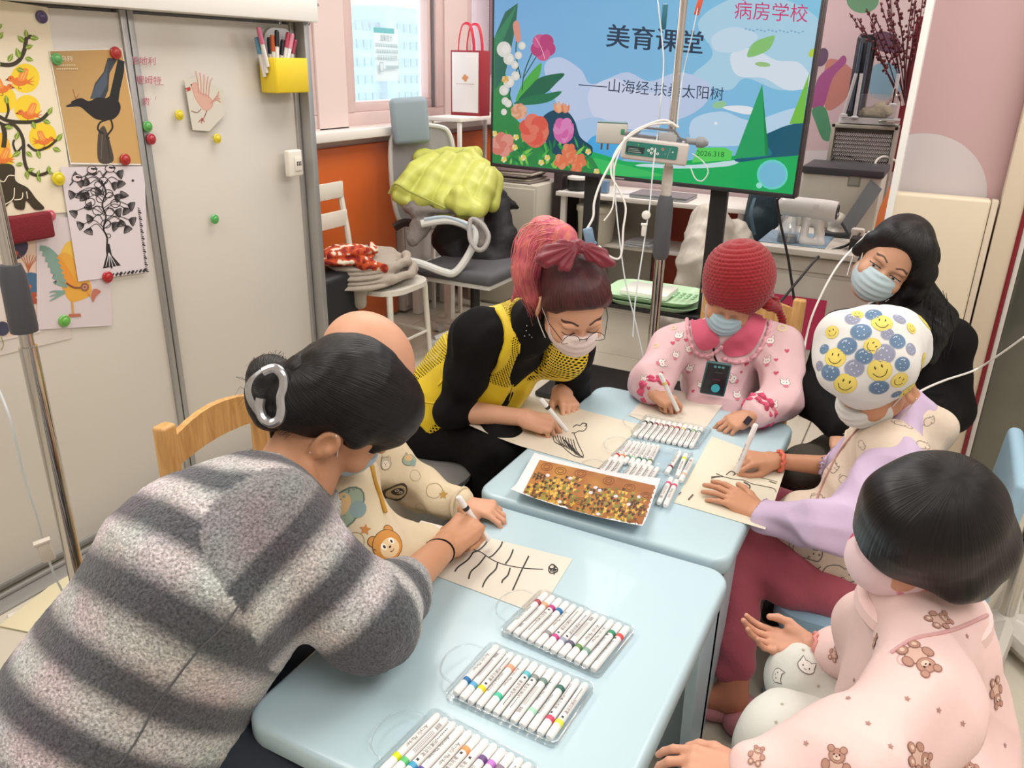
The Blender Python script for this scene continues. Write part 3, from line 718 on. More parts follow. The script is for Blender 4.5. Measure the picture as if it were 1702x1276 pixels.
# magnets
def magnet(x, y, col, r, label, z=.0015):
    f = PM((0, BY, 0), (0, -1, 0), z); c = f(x, y); r = r*depth(c)/CF
    o = thing('round_magnet', label, 'magnet', c, 'round magnets on the whiteboard')
    m = MB().use(frame(c, (1, 0, 0), (0, 0, 1))); m.lathe([(r*.98, 0), (r, .002), (r, .0055), (r*.9, .0075), (r*.62, .0082)], n=20)
    m.obj('rim', mat('magnet_'+col, col, .3, coat=.3), o)
    m = MB().use(frame(c, (1, 0, 0), (0, 0, 1))); m.lathe([(r*.6, .004), (r*.6, .0086), (r*.5, .0105), (r*.25, .0118), (.0005, .012)], n=16)
    m.obj('boss', mat('magnet_'+col, col, .3, coat=.3), o)
for q in ((68, 28, '4a3c66', 10, 'dark purple round magnet above the bird tree poster', .003), (93, 98, '58a05a', 9.5, 'green round magnet on the top left corner of the crow photo', .005),
          (191, 88, 'a82a26', 10, 'red round magnet on the top right corner of the crow photo', .005), (207, 265, 'a82a26', 9.5, 'red round magnet at the bottom right of the crow photo', .008),
          (96, 297, 'd6c422', 11, 'yellow round magnet on the top left of the ink tree drawing', .008), (82, 358, 'c26070', 9.5, 'pink round magnet next to the dark red eraser', .005),
          (178, 460, 'a82228', 9.5, 'red round magnet at the bottom of the ink tree drawing', .008), (106, 533, '66ac4c', 10, 'green round magnet under the feet of the chick picture', .005),
          (244, 210, '55a254', 9, 'green round magnet beside the door seam above a red one'), (250, 231, 'a62a38', 9, 'red round magnet just below the green one beside the seam'),
          (297, 191, 'd6c430', 8.5, 'yellow round magnet to the left below the chick sketch'), (360, 230, 'd6c430', 7.8, 'yellow round magnet to the right below the chick sketch'),
          (356, 364, '54a85a', 7.8, 'lone green round magnet low on the right door')): magnet(*q)
er = thing('board_eraser', 'dark red felt board eraser stuck over the patterned print', 'eraser', BPM(36, 380))
c = BPM(33, 378); w = .165
MB().use(frame(c, (1, 0, 0), (0, 0, 1))).box((.0, 0, .018), (w, .075, .026), .008, 3).obj('felt', mat('eraser_red', '74101e', .8, bump=(300, .3)), er)
MB().use(frame(c, (1, 0, 0), (0, 0, 1))).box((0, 0, .004), (w*.96, .07, .008), .002).obj('backing', mat('eraser_back', '551018', .6), er)
# small white sensor box on the post
c = pY(488, 271, BY-.03); sb = thing('door_sensor', 'small white plastic box with a dark label on the board end post', 'sensor', c)
MB().use(frame(c, (1, 0, 0), (0, 0, 1))).box((0, 0, .0), (.075, .10, .03), .008, 3).obj('case', mat('cream_plastic', 'e2ddd2', .4), sb)
MB().use(frame(c, (1, 0, 0), (0, 0, 1))).box((.008, -.002, .0165), (.04, .055, .006), .004, 2).obj('cover', mat('cream_plastic', 'e2ddd2', .4), sb)
a = Art()
for i in range(3): a.rect(-.004+.009*i, -.008, .002+.009*i, -.001, '3a3a3a'); a.rect(-.004+.009*i, .001, .002+.009*i, .007, '3a3a3a')
a.plane('label_print', frame(c+A([0, -.0205, 0]), (1, 0, 0), (0, 0, 1)), PRINT(), sb)
# pen pot with whiteboard pens
c = pY(460, 124, BY); pp = thing('pen_pot', 'yellow magnetic pen pot on the whiteboard', 'pen holder', c)
m = MB().use(frame(c, (1, 0, 0), (0, 0, 1))); w, h, d = .168, .118, .075
m.box((0, 0, .004), (w, h, .006), .002).box((0, 0, d), (w, h, .006), .002).box((-w/2, 0, d/2), (.005, h, d), .002).box((w/2, 0, d/2), (.005, h, d), .002).box((0, -h/2, d/2), (w, .005, d), .002)
m.obj('box', mat('yellow_plastic', 'e2c62a', .35), pp)
c2 = pY(463, 78, BY); MB().use(frame(c2, (1, 0, 0), (0, 0, 1))).prism(rrect(.15, .13, .05), .001, .006).obj('back_plate', mat('white_plate', 'dcdcdc', .3), pp)
pens = [(426, 62, -14, '5b8fae', 'light blue'), (432, 55, -10, '6f9a4c', 'green'), (429, 45, -13, 'c06a84', 'pale pink'), (447, 62, -7, '1f2630', 'navy'), (452, 58, -4, 'b8562c', 'orange brown'), (460, 50, -5, '16181c', 'black'), (470, 66, 3, '1c1e24', 'short black'), (479, 54, 8, 'b23a58', 'rose red'), (486, 56, 10, 'c87a8e', 'soft pink'), (491, 66, 12, '9c2c48', 'crimson')]
for i, (x, y, ang, col, nm_) in enumerate(pens):
    yy = BY-.02-.010*(i % 3)-.01; top = pY(x, y, yy); base = pY(439+4.4*i, 122, yy); dv = (base-top)/np.linalg.norm(base-top); base = top+dv*.132
    o = thing('whiteboard_pen', nm_+' capped whiteboard pen standing in the yellow pot', 'pen', base, 'pens in the yellow pot')
    MB().cone(top+dv*.05, base, .0075, .0075, 12).obj('barrel', mat('pen_barrel_white', 'dedad8', .35), o)
    MB().cone(top+dv*.006, top+dv*.055, .0082, .009, 12).cone(top, top+dv*.006, .006, .008, 12).obj('cap', mat('pen_'+col, col, .35), o)
# ================================================================= tables
TZ = .52
TB = mat('blue_plastic', 'b6d0da', .32, coat=.1, bump=(3, .02))
def kid_table(x0, x1, y0, y1, label):
    cx, cy = (x0+x1)/2, (y0+y1)/2; w, h = x1-x0, y1-y0
    t = thing('kid_table', label, 'table', (cx, cy, 0))
    bm = bmesh.new()
    lay = [(.0, TZ, 1), (.006, TZ-.002, 0), (.012, TZ-.008, 0), (.013, TZ-.03, 0), (.009, TZ-.048, 0)]
    rings = []
    for off, z in ((.014, TZ), (.008, TZ-.001), (.003, TZ-.004), (0, TZ-.011), (0, TZ-.040), (.004, TZ-.046), (.02, TZ-.048)):
        rings.append([bm.verts.new((cx+p[0], cy+p[1], z)) for p in rrect(w-2*off, h-2*off, max(.012, .05-off), 8)])
    for a_, b_ in zip(rings, rings[1:]):
        for i in range(len(a_)): bm.faces.new((a_[i], b_[i], b_[(i+1) % len(a_)], a_[(i+1) % len(a_)]))
    bm.faces.new(rings[0]); bm.faces.new(rings[-1][::-1]); me = bpy.data.meshes.new('tabletop'); bm.normal_update(); bm.to_mesh(me); bm.free()
    for p in me.polygons: p.use_smooth = True
    me.set_sharp_from_angle(angle=R(50)); link('tabletop', me, TB, t)
    m = MB(); ap = .07
    for s in (-1, 1):
        m.box((cx, cy+s*(h/2-.03), TZ-.08), (w-.12, .016, .075), .004); m.box((cx+s*(w/2-.03), cy, TZ-.08), (.016, h-.12, .075), .004)
    m.obj('apron', TB, t)
    for sx in (-1, 1):
        for sy in (-1, 1):
            m = MB(); X, Y = cx+sx*(w/2-.012), cy+sy*(h/2-.012)
            def panel(dx, dy):
                # tapered leg wall
                P = [(0, 0, TZ-.045), (.17, 0, TZ-.045), (.13, 0, .10), (.10, 0, .0), (0, 0, 0)]
                Q = []
                for th in (0, .022):
                    for l, _, z in P: Q.append((X-sx*(l if dx else th), Y-sy*(th if dx else l), z))
                F = [(0, 1, 2, 3, 4), (9, 8, 7, 6, 5)]+[(i, (i+1) % 5, 5+(i+1) % 5, 5+i) for i in range(5)]
                m.put(Q, F)
            panel(1, 0); panel(0, 1); m.obj('leg', TB, t, smooth=False)
    return t
kid_table(.70, 1.505, .235, .85, 'nearer pale blue plastic table in front, with the open marker case')
kid_table(1.53, 2.37, .25, .885, 'farther pale blue plastic table with three drawings and loose markers')
TPM = lambda z=0.: PM((0, 0, TZ+z), (0, 0, 1))
def tsheet(name, label, pts, art, col='dcd5c8', z=.0008, cat='drawing', lift=None, group=None, n=12):
    f = TPM(z); t = thing(name, label, cat, f(*pts[0]), group)
    P = A([f(*p) for p in pts])
    c0, c1, c2, c3 = P
    def Q(u, v): return c0*(1-u)*(1-v)+c1*u*(1-v)+c2*u*v+c3*(1-u)*v
    V = []
    for k in (0, .0005):
        for j in range(n+1):
            for i in range(n+1):
                q = Q(i/n, j/n)+A([0, 0, k]); q[2] += lift(i/n, j/n) if lift else 0; V.append(q)
    m = (n+1)**2; F = [(a+k*m, a+1+k*m, a+n+2+k*m, a+n+1+k*m) for k in (0, 1) for j in range(n) for i in range(n) for a in [j*(n+1)+i]]
    e = list(range(n+1))+[j*(n+1)+n for j in range(1, n+1)]+[n*(n+1)+i for i in range(n-1, -1, -1)]+[j*(n+1) for j in range(n-1, 0, -1)]
    F += [(e[i], e[(i+1) % len(e)], e[(i+1) % len(e)]+m, e[i]+m) for i in range(len(e))]
    o = add('paper', V, F, mat('paper_'+col, col, .75), t, smooth=True, sharp=50)
    if art:
        bv = BVHTree.FromPolygons([tuple(v) for v in V], F)
        def g(x, y, zz):
            h = bv.ray_cast(Vector(CAM), Vector(ray(x, y)))
            if h[0] is None: return None
            return h[0]+Vector((0, 0, zz))
        artobj('print', art, g, PRINT(), t, .0002, 6)
    return t
K = '2b2826'
a = Art()
a.line([(858+0, 899), (880, 893)], .1, K, 1)
a.line([(786, 913), (800, 918), (818, 930), (838, 938), (870, 944), (903, 946)], 1.6, K)
for P in ([(814, 892), (806, 905), (796, 914), (786, 918)], [(835, 900), (832, 908), (820, 922), (813, 926)], [(853, 913), (848, 926), (840, 937)], [(879, 924), (872, 938), (866, 950), (858, 968), (852, 981)],
          [(787, 917), (778, 930), (762, 942), (756, 950)], [(807, 924), (796, 938), (783, 950), (779, 962)], [(827, 935), (824, 946), (812, 958), (805, 968), (802, 976)], [(848, 944), (844, 956), (836, 964), (834, 969)]): a.line(P, 2.4, K)
for P in ([(913, 942), (918, 938), (926, 944), (926, 950), (916, 953), (912, 948), (913, 942)], [(921, 938), (921, 955)], [(914, 945), (926, 947)], [(914, 950), (920, 945), (925, 951)], [(912, 942), (918, 950), (924, 941)]): a.line(P, 1.5, K, 3)
tsheet('branch_drawing', 'paper with a fishbone-like branch drawn in black, nearest the marker case', [(700, 810+55), (952, 929), (895, 1021), (640, 925)], a)
a = Art()
for P in ([(968, 703), (974, 704), (975, 710), (970, 716), (962, 716), (956, 719), (950, 719)], [(975, 710), (975, 704), (972, 709)], [(968, 703), (964, 707), (958, 706), (952, 710)], [(954, 720), (958, 730), (962, 740), (968, 752), (970, 758)], [(919, 724), (922, 734), (934, 741), (944, 750), (956, 758), (970, 760)]): a.line(P, 1.4, K)
for i in range(8): a.line([(922+4.4*i, 722+1.2*i), (925+4.6*i, 731+2.2*i), (934+4.3*i, 740+2.4*i)], 1.2, K, 4)
for i in range(5): a.line([(934+4*i, 728+3*i), (946+3.5*i, 742+3*i), (958+3*i, 756+1*i)], 1, K, 4)
tsheet('bird_drawing', 'large cream sheet with a black bird drawing before the yellow-vest woman', [(868, 655), (1065, 706), (1000, 780), (776, 716)], a, 'd8cfbd', .0012, lift=lambda u, v: .018*max(0, .45-u)**1.5*4*(v))
tsheet('blank_paper', 'blank sheet the child in the red hat writes on', [(1090, 640), (1205, 668), (1155, 735), (1045, 690)], None, 'd9d0c2', .0010, 'paper')
a = Art()
for P, w in (([(1207, 797-8), (1215, 783), (1222, 787), (1218, 790)], 2), ([(1220, 787), (1245, 792), (1270, 795), (1292, 801)], 1), ([(1182, 795), (1200, 792), (1218, 796), (1236, 798), (1250, 804), (1270, 808), (1286, 812), (1290, 818)], 1.2), ([(1236, 801), (1246, 807), (1244, 812), (1234, 809)], 2.4), ([(1182, 793), (1196, 792)], 2.2), ([(1190, 787), (1202, 792)], 1), ([(1152, 822), (1144, 831)], 2.6), ([(1132, 818), (1124, 826), (1118, 828)], 1.6), ([(1278, 800), (1290, 804)], 1)): a.line(P, w, '5a5148')
tsheet('tree_sketch', 'cream sheet with brown tree lines under the hands of the smiley-cap child', [(1183, 725), (1308, 772), (1272, 900-20), (1120, 835)], a, 'd9d3c0', .0011)
# curled reference print
a = Art(); c = [A(p, float) for p in ((897, 764), (1094, 808), (1068, 886), (862, 832))]
def cq(u, v): return tuple(c[0]*(1-u)*(1-v)+c[1]*u*(1-v)+c[2]*u*v+c[3]*(1-u)*v)
n = 10
V = [cq(i/n, j/n) for j in range(n+1) for i in range(n+1)]
a.tris(V, [f for j in range(n) for i in range(n) for b_ in [j*(n+1)+i] for f in ((b_, b_+1, b_+n+2), (b_, b_+n+2, b_+n+1))], '0', [hexmix(['b07a38', 'a86a34', 'bd8b3e'][(i*7+j*3) % 3], '8a4e2a', (i/n)*.6+.1*((i*5+j) % 3)) for j in range(n+1) for i in range(n+1)]) if False else a.tris(V, [f for j in range(n) for i in range(n) for b_ in [j*(n+1)+i] for f in ((b_, b_+1, b_+n+2), (b_, b_+n+2, b_+n+1))], '000000', [hexmix(['b98140', 'ad7038', 'c4933f'][(i*7+j*3) % 3], '93552e', (i/n)*.6+.1*((i*5+j) % 3)) for j in range(n+1) for i in range(n+1)])
rg = random.Random(3); a.fix = 1.5
for i in range(34):        # rows of small triangles and dots, a plain mosaic
    for j in range(4, 15):
        u, v = (i+.5)/36+.01*math.sin(j), j/16+.06*math.sin(i*.42)
        if rg.random() < .22 or v > .95 or (v < .3 and rg.random() < .6): continue
        p, q, r_, = cq(u, v), cq(u+.030, v+.006), cq(u+.015*(j % 2)+.005, v+.085)
        a.poly([p, q, r_], rg.choice(['3b3020', '443622', 'c9a63e', '8e9440', '5c4a2a', 'd9b85a', '6f7a3a']))
a.fix = 2.5
for u, v in ((.3, .25), (.52, .32), (.56, .36), (.5, .45), (.7, .4), (.82, .5), (.3, .8), (.62, .85), (.88, .3), (.12, .3)): x, y = cq(u, v); a.ell(x, y, 3.6, 2.6, 'd9cfd6')
for u, v in ((.08, .12), (.2, .14), (.36, .1), (.6, .12), (.78, .16), (.93, .25), (.94, .6), (.9, .86), (.45, .68)):
    x, y = cq(u, v)
    for r_ in (4, 7.5): a.line([(x+r_*1.25*math.cos(t), y+r_*.8*math.sin(t)) for t in [k*PI/4 for k in range(8)]], 1, '7e4a24', 3, closed=True)
tsheet('reference_print', 'curled ochre and brown mosaic print lying across the gap between the tables', [(888, 760), (1097, 803), (1066, 892), (848, 830)], a, 'e2e2e6', .012, 'print', lift=lambda u, v: .010*(2*u-1)**2+.022*max(0, v-.78)*3+.004)
# ================================================================= acrylic markers
def marker_proto():
    L = .138
    bar = MB().use(Matrix.Rotation(R(90), 4, 'Y')); bar.lathe([(.0048, -.069), (.0062, -.067), (.0068, -.062), (.0068, .030)], n=14)
    cap = MB().use(Matrix.Rotation(R(90), 4, 'Y')); cap.lathe([(.0071, .0395), (.0071, .062), (.0066, .067), (.005, .069)], n=14)
    band = MB().use(Matrix.Rotation(R(90), 4, 'Y')); band.lathe([(.0073, .030), (.0075, .031), (.0075, .0385), (.0073, .0395)], n=14)
    return bar, band, cap
_b, _d, _c = marker_proto()
MKB = add('tmp', _b.V, _b.F, mat('marker_white', 'e9e7e6', .35), sharp=50).data; MKC = add('tmp', _c.V, _c.F, mat('marker_cap', 'edecec', .3), sharp=50).data; MKD = add('tmp', _d.V, _d.F, None, sharp=50).data
def textmesh(kind):
    a = Art()
    if kind == 0: a.text('Acrylic Marker', -.012, 0, .0085, '2e2c30', sx=1.0)
    elif kind == 1:
        a.text('丙烯马克笔', -.004, 0, .0075, '2e2c30'); a.rect(.021, -.002, .026, .002, '2e2c30')
        for i in range(7): a.rect(-.05+.004*i, -.0008, -.0475+.004*i, .0012, '55525a')
    else:
        for i in range(10): a.rect(-.052+.0014*i, -.0035, -.052+.0014*i+(.0008 if i % 3 else .0004), .0035, '44424a')
        for j in range(3):
            for i in range(14): a.rect(-.033+.0035*i, -.003+.0024*j, -.0306+.0035*i, -.0018+.0024*j, '77747c')
    V, F, Cc = a.out(lambda x, y, z: (x, math.sin(y/.0069)*.00695, math.cos(y/.0069)*.00695), .0, .004)
    return add('tmp', V, F, PRINT(), None, False, cols=A(Cc)).data
MKT = [textmesh(k) for k in range(3)]
for o in [o for o in bpy.data.objects if o.name.startswith('tmp')]: bpy.data.objects.remove(o)
def marker(pos, d, col, label, group, roll=0, kind=0, z=None, tilt=None, nocap=False):
    """d: horizontal direction from barrel end to cap end"""
    x = Vector([float(v) for v in d]).normalized(); z_ = Vector((0, 0, 1)); y = z_.cross(x).normalized(); z_ = x.cross(y)
    M = Matrix(((x.x, y.x, z_.x, 0), (x.y, y.y, z_.y, 0), (x.z, y.z, z_.z, 0), (0, 0, 0, 1)))
    e = thing('marker_pen', label, 'marker', (0, 0, 0), group); e.matrix_world = Matrix.Translation([float(v) for v in pos]) @ M
    Rr = Matrix.Rotation(roll, 4, 'X')
    for nm_, me in (('barrel', MKB), ('colour_band', MKD), ('cap', MKC), ('lettering', MKT[kind])):
        if nocap and nm_ == 'cap': continue
        if nm_ == 'colour_band':
            me = me.copy(); me.materials.clear(); me.materials.append(mat('band_'+col, col, .4))
        o = bpy.data.objects.new(nm_, me); COL.objects.link(o); o.parent = e; o.matrix_local = Rr
    return e
CLEAR = mat('clear_case', 'eaf4f8', .06, trans=.9, alpha=.35)
def case_tray(cx, cy, rz, w, h, z0=TZ, label='', group='trays of the open marker case', leaf='', rimh=.014):
    """w across the markers, h along them"""
    t = thing('marker_case_tray', label, 'case', (cx, cy, z0), group)
    M = Matrix.Translation((cx, cy, z0)) @ Matrix.Rotation(rz, 4, 'Z')
    m = MB().use(M); m.prism(rrect(h, w, .012), .0008, .0024)
    m.obj('base', CLEAR, t, sharp=40)
    m = MB().use(M); P = rrect(h, w, .012, 5)
    m.tube([(p[0], p[1], rimh) for p in P], .0016, 6, closed=True); m.tube([(p[0], p[1], .002) for p in P], .0014, 6, closed=True); m.obj('rim', CLEAR, t)
    m = MB().use(M)
    n = len(P); V = [(p[0], p[1], z) for z in (.0024, rimh) for p in P]; m.put(V, [(i, (i+1) % n, n+(i+1) % n, n+i) for i in range(n)]); m.obj('wall', CLEAR, t)
    for sx in (-1, 1): MB().use(M).box((sx*.034, 0, .004), (.003, w-.02, .005), .001).obj('rib', CLEAR, t)
    # carrying-handle bulge on one side
    m = MB().use(M); s = 1
    pts = [(-h*.34, w/2, rimh), (-h*.28, w/2+.03, rimh+.004), (0, w/2+.045, rimh+.006), (h*.28, w/2+.03, rimh+.004), (h*.34, w/2, rimh)]
    m.tube(crom(pts, 6), .002, 6); m.obj('handle', CLEAR, t)
    return t
def bandnm(c):
    return {'a84a58': 'rose brown', 'd9a884': 'tan', 'b83a82': 'magenta', '2272a8': 'blue', '8d8f90': 'grey', 'c4408c': 'bright magenta', '9aa0b8': 'lavender grey', '55586e': 'slate', '5d8a4a': 'leaf green', '7fa896': 'grey green', '2a8a68': 'emerald', 'e0484c': 'red',
            '1d6ea8': 'deep blue', '58a6d6': 'sky blue', 'e4d21c': 'yellow', 'eca080': 'salmon', '46bfa0': 'mint', '5fb8c4': 'turquoise', '86908e': 'warm grey', '6f8a84': 'dull green', 'f2f2f2': 'white', '2c6a5c': 'dark green', 'a6dcc0': 'pale mint', 'd6486e': 'rose', 'e6e84a': 'lemon',
            'd6e018': 'lime yellow', '62c47a': 'light green', '46a2cc': 'light blue', '5c4a9a': 'violet', 'e89a5c': 'orange', '6a4a82': 'purple', 'c07ad0': 'lilac', '8a7a8a': 'mauve grey'}.get(c, '')
def row(cx, cy, rz, spec, pitch, label, group, z):
    ca, sa = math.cos(rz), math.sin(rz); n = len(spec)
    for i, (col, fl, off) in enumerate(spec):
        if col is None: continue
        y = (n-1)/2*pitch-i*pitch; x = off
        marker((cx+x*ca-y*sa, cy+x*sa+y*ca, z), (ca*fl, sa*fl, 0), col, label(i, col), group, roll=random.uniform(-.5, .5), kind=i*5 % 3 if i % 2 else (i//2) % 2)
def place_tray(c4, spec, lab, zc, ttl, extra=0, rimh=.014, grp='markers in the nearer open case'):
    """c4: pixels of the marker field: upper left, upper right, lower right, lower left (marker centre height)"""
    P = [pz(x, y, TZ+.01) for x, y in c4]
    up = ((P[0]+P[1])-(P[2]+P[3]))/2; ac = ((P[1]+P[2])-(P[0]+P[3]))/2
    rz = math.atan2(up[1], up[0]); c = sum(P)/4; n = len(spec); W_ = np.linalg.norm(ac)
    case_tray(c[0], c[1], rz, W_+.014, .152, TZ+.0005, ttl, rimh=rimh)
    row(c[0], c[1], rz, spec, W_/n, lab, grp, TZ+.0105)
    return c, rz, W_
# flip 1 = band near the far end, -1 = band near the near end
T1 = [('a84a58', 1, 0), ('d9a884', 1, 0), ('b83a82', 1, 0), ('2272a8', 1, 0), ('8d8f90', -1, 0), ('c4408c', -1, 0), ('9aa0b8', -1, 0), ('55586e', -1, 0), ('5d8a4a', -1, 0), ('7fa896', -1, 0), ('2a8a68', 1, 0), ('e0484c', 1, 0)]
T2 = [('1d6ea8', -1, .004), ('58a6d6', -1, 0), ('e4d21c', -1, 0), ('eca080', 1, 0), ('46bfa0', -1, 0), ('5fb8c4', 1, 0), ('86908e', 1, 0), ('6f8a84', 1, 0), ('a6dcc0', -1, 0), ('2c6a5c', 1, 0), ('d6486e', -1, 0), ('e6e84a', -1, 0)]
T3 = [('d6e018', -1, 0), ('62c47a', -1, 0), ('46a2cc', -1, 0), ('5c4a9a', -1, 0), ('f2f2f2', -1, 0), ('e89a5c', 1, 0), ('f2f2f2', 1, 0), ('6a4a82', 1, 0), ('c07ad0', 1, 0), ('8a7a8a', 1, 0), ('f2f2f2', -1, 0), ('f2f2f2', -1, 0)]
ordw = ['first', 'second', 'third', 'fourth', 'fifth', 'sixth', 'seventh', 'eighth', 'ninth', 'tenth', 'eleventh', 'twelfth']
place_tray([(905, 984), (1052, 1040), (990, 1122), (833, 1050)], T1, lambda i, c: f'white marker with {bandnm(c)} band, {ordw[i]} from the left in the farthest tray', 0, 'clear tray of twelve markers next to the branch drawing')
place_tray([(828, 1062), (986, 1134), (908, 1246), (742, 1160)], T2, lambda i, c: f'white marker with {bandnm(c)} band, {ordw[i]} from the left in the middle tray', 0, 'middle clear tray of twelve markers in the nearer case')
place_tray([(727, 1178), (900, 1262), (790, 1395), (615, 1295)], T3, lambda i, c: f'white marker with {bandnm(c)} band, {ordw[i]} from the left in the front tray', 0, 'front clear tray of markers cut off by the picture edge')
# farther case: three trays, some empty slots
def free(px, col, lab, z=TZ+.0085, kind=0, roll=0, band='far', grp='markers in the farther case', short=False):
    (x0, y0), (x1, y1) = px; a_ = pz(x0, y0, z); b_ = pz(x1, y1, z); d = a_-b_; d /= np.linalg.norm(d); c = (a_+b_)/2
    if short: c = a_-d*.069 if band == 'far' else b_+d*.069
    if band == 'near': d = -d
    marker(c, d, col, lab, grp, roll=roll, kind=kind)
cN = ['charcoal', 'black', 'wine', 'dusty rose', 'dark brown', 'tan brown', 'brick red', 'sand yellow', 'teal grey', 'moss green', 'grey blue']
cC = ['33363c', '23302c', '7e3440', 'b08078', '6a3c40', 'a87a62', '98302e', 'd9c878', '4e6e76', '7da46c', '7b9496']
for i in range(11):
    free(((1078+8.8*i, 696+1.6*i), (1056+9.3*i, 722+1.95*i)), cC[i], f'white marker with {cN[i]} band in the top tray of the farther case', kind=1, short=True)
cN = ['red', 'orange', 'moss', 'pale mint', 'deep teal', 'teal', 'olive']; cC = ['c8302e', 'e88a50', '6f8f72', 'a8d2ba', '2f7060', '4f8a7c', '5f7448']
for i in range(7):
    free(((1056+6.4*i if i < 2 else 1065+7*(i-2)+2, 724+2.5*i), (1018+9.6*i, 766+1.7*i)), cC[i], f'white marker with {cN[i]} band in the middle tray of the farther case', kind=1, band='near', short=True)
cN = ['dark violet', 'green', 'grey green', None, 'dark grey', 'lilac grey', 'steel grey', 'black plum', 'sage']; cC = ['33283a', '2f7a5c', '7a8c84', None, '2e3238', '9c90aa', '8c949c', '3a2e42', '5c9a88']
for i in range(9):
    if cN[i] is None: continue
    free(((1014+9.6*i, 764+2.2*i), (992+9.6*i, 794+2.2*i)), cC[i], f'white marker with {cN[i]} band half under the print at the farther case', kind=0, band='near', z=TZ+.0075)
free(((1134, 746), (1104, 792)), '7a2038', 'white marker with dark red band lying loose beside the middle tray', kind=1, band='near', roll=.2, z=TZ+.010)
free(((1143, 748), (1122, 800)), 'd6e018', 'white marker with lime band lying loose beside the farther case', kind=0, z=TZ+.010)
free(((1153, 758), (1128, 805)), 'e8b090', 'white marker with peach band lying loose beside the farther case', kind=2, band='near', z=TZ+.012)
free(((1118, 790), (1092, 842)), 'd8487a', 'left one of two white markers with pink bands at the print corner', kind=2, z=TZ+.012)
free(((1128, 792), (1102, 848)), 'd8487a', 'right one of two white markers with pink bands at the print corner', kind=0, z=TZ+.014)
for c4, lb in ((((1075, 690), (1185, 712), (1160, 745), (1045, 722)), 'top clear tray of the farther marker case'), (((1052, 722), (1158, 748), (1118, 795), (1010, 765)), 'middle clear tray of the farther marker case'), (((1008, 766), (1115, 796), (1085, 830), (975, 800)), 'near clear tray of the farther case, partly under the print')):
    P = [pz(x, y, TZ+.004) for x, y in c4]; up = ((P[0]+P[1])-(P[2]+P[3]))/2; ac = ((P[1]+P[2])-(P[0]+P[3]))/2; c = sum(P)/4
    case_tray(c[0], c[1], math.atan2(up[1], up[0]), np.linalg.norm(ac), .148, TZ+.0004, lb, 'trays of the farther marker case', rimh=.008)
# ================================================================= television on its stand
tvL, tvR = A([3.70, 2.05, 0]), A([3.50, .52, 0]); tvx = (tvR-tvL)/np.linalg.norm(tvR-tvL); tvn = np.cross(tvx, [0, 0, 1.])  # towards the room
if tvn @ A([-1, 0, 0]) < 0: tvn = -tvn
TVP = PM(tvL, tvn)
bl, br = TVP(816, 277), TVP(1321, 329)
zb = (bl[2]+br[2])/2; tw = float((br-bl) @ tvx); th = .87
tv = thing('television', 'large flat television showing a spring meadow title slide', 'television', (3.6, 1.28, zb))
o0 = bl*[1, 1, 0]+A([0, 0, zb])
TM = frame(o0, tvx, (0, 0, 1))          # x right, y up, z to the room
m = MB().use(TM); m.box((tw/2, th/2, -.03), (tw, th, .05), .006); m.obj('casing', mat('tv_black', '1a1b1e', .35), tv)
m = MB().use(TM)
for c, d in (((tw/2, .009, 0), (tw, .018, .012)), ((tw/2, th-.006, 0), (tw, .012, .012)), ((.005, th/2, 0), (.010, th, .012)), ((tw-.005, th/2, 0), (.010, th, .012))): m.box(c, d, .002)
m.obj('bezel', mat('tv_bezel', '2b2c30', .3), tv)
MB().use(TM).box((tw*.48, .008, .008), (.05, .006, .002)).obj('badge', mat('tv_badge', '8c8c90', .3), tv)
a = Art()
def sky(u, v): return hexmix(hexmix('6fb0e6', '8fd8f4', u), hexmix('a6ccf2', '7fc4ee', u), v)
a.grad(815, -60, 1372, 330, sky, 16, 12)
CL = 'c8d8f6'
for P, c in (([(1160, 40), (1200, 5), (1260, -10), (1330, 10), (1370, 50), (1360, 130), (1300, 150), (1240, 130), (1210, 150), (1150, 130), (1185, 90)], 'b5def4'), ([(905, 110), (930, 95), (965, 115), (985, 140), (1040, 120), (1080, 135), (1130, 120), (1180, 140), (1170, 175), (1120, 200), (1060, 190), (1000, 215), (950, 200), (920, 160)], CL),
             ([(980, 150), (1020, 130), (1060, 150), (1110, 160), (1120, 190), (1080, 215), (1020, 210), (985, 190)], 'dbe3fa'), ([(1215, 90), (1250, 80), (1290, 100), (1330, 105), (1350, 140), (1310, 150), (1270, 130), (1225, 125)], 'e4f0fc'),
             ([(1150, 200), (1200, 185), (1250, 200), (1330, 180), (1345, 230), (1260, 240), (1160, 240)], 'c4e2fa'), ([(930, 215), (990, 195), (1040, 215), (1100, 225), (1040, 250), (960, 250)], 'b3d2f6'), ([(1200, 178), (1240, 176), (1262, 186), (1240, 190)], 'f2f8ff'),
             ([(1185, 60), (1220, 45), (1260, 60), (1230, 85), (1190, 84)], 'cfe8fa')): a.blob(P, c, 6)
a.blob([(975, 245), (990, 225), (1030, 235), (1045, 262), (1000, 264)], '4fb4f0')
a.poly([(978, 250), (1040, 268), (1100, 272), (1180, 268), (1240, 262), (1300, 258), (1360, 250), (1360, 345), (960, 320), (940, 275)], '12b862'); a.blob([(1075, 272), (1150, 274), (1225, 266), (1210, 276), (1130, 280), (1060, 276)], 'd0f0f4')
a.blob([(940, 262), (985, 262), (1060, 280), (1100, 292), (1010, 292), (930, 285)], '3ecb6a'); a.poly([(1160, 245), (1205, 245), (1218, 252), (1215, 266), (1150, 270)], '5cdf62')
a.blob([(1222, 268), (1240, 235), (1275, 222), (1310, 208), (1345, 205), (1360, 240), (1350, 255), (1280, 262)], '0b5f78', 5); a.blob([(1228, 262), (1245, 243), (1268, 238), (1282, 258)], '1a7f96', 4)
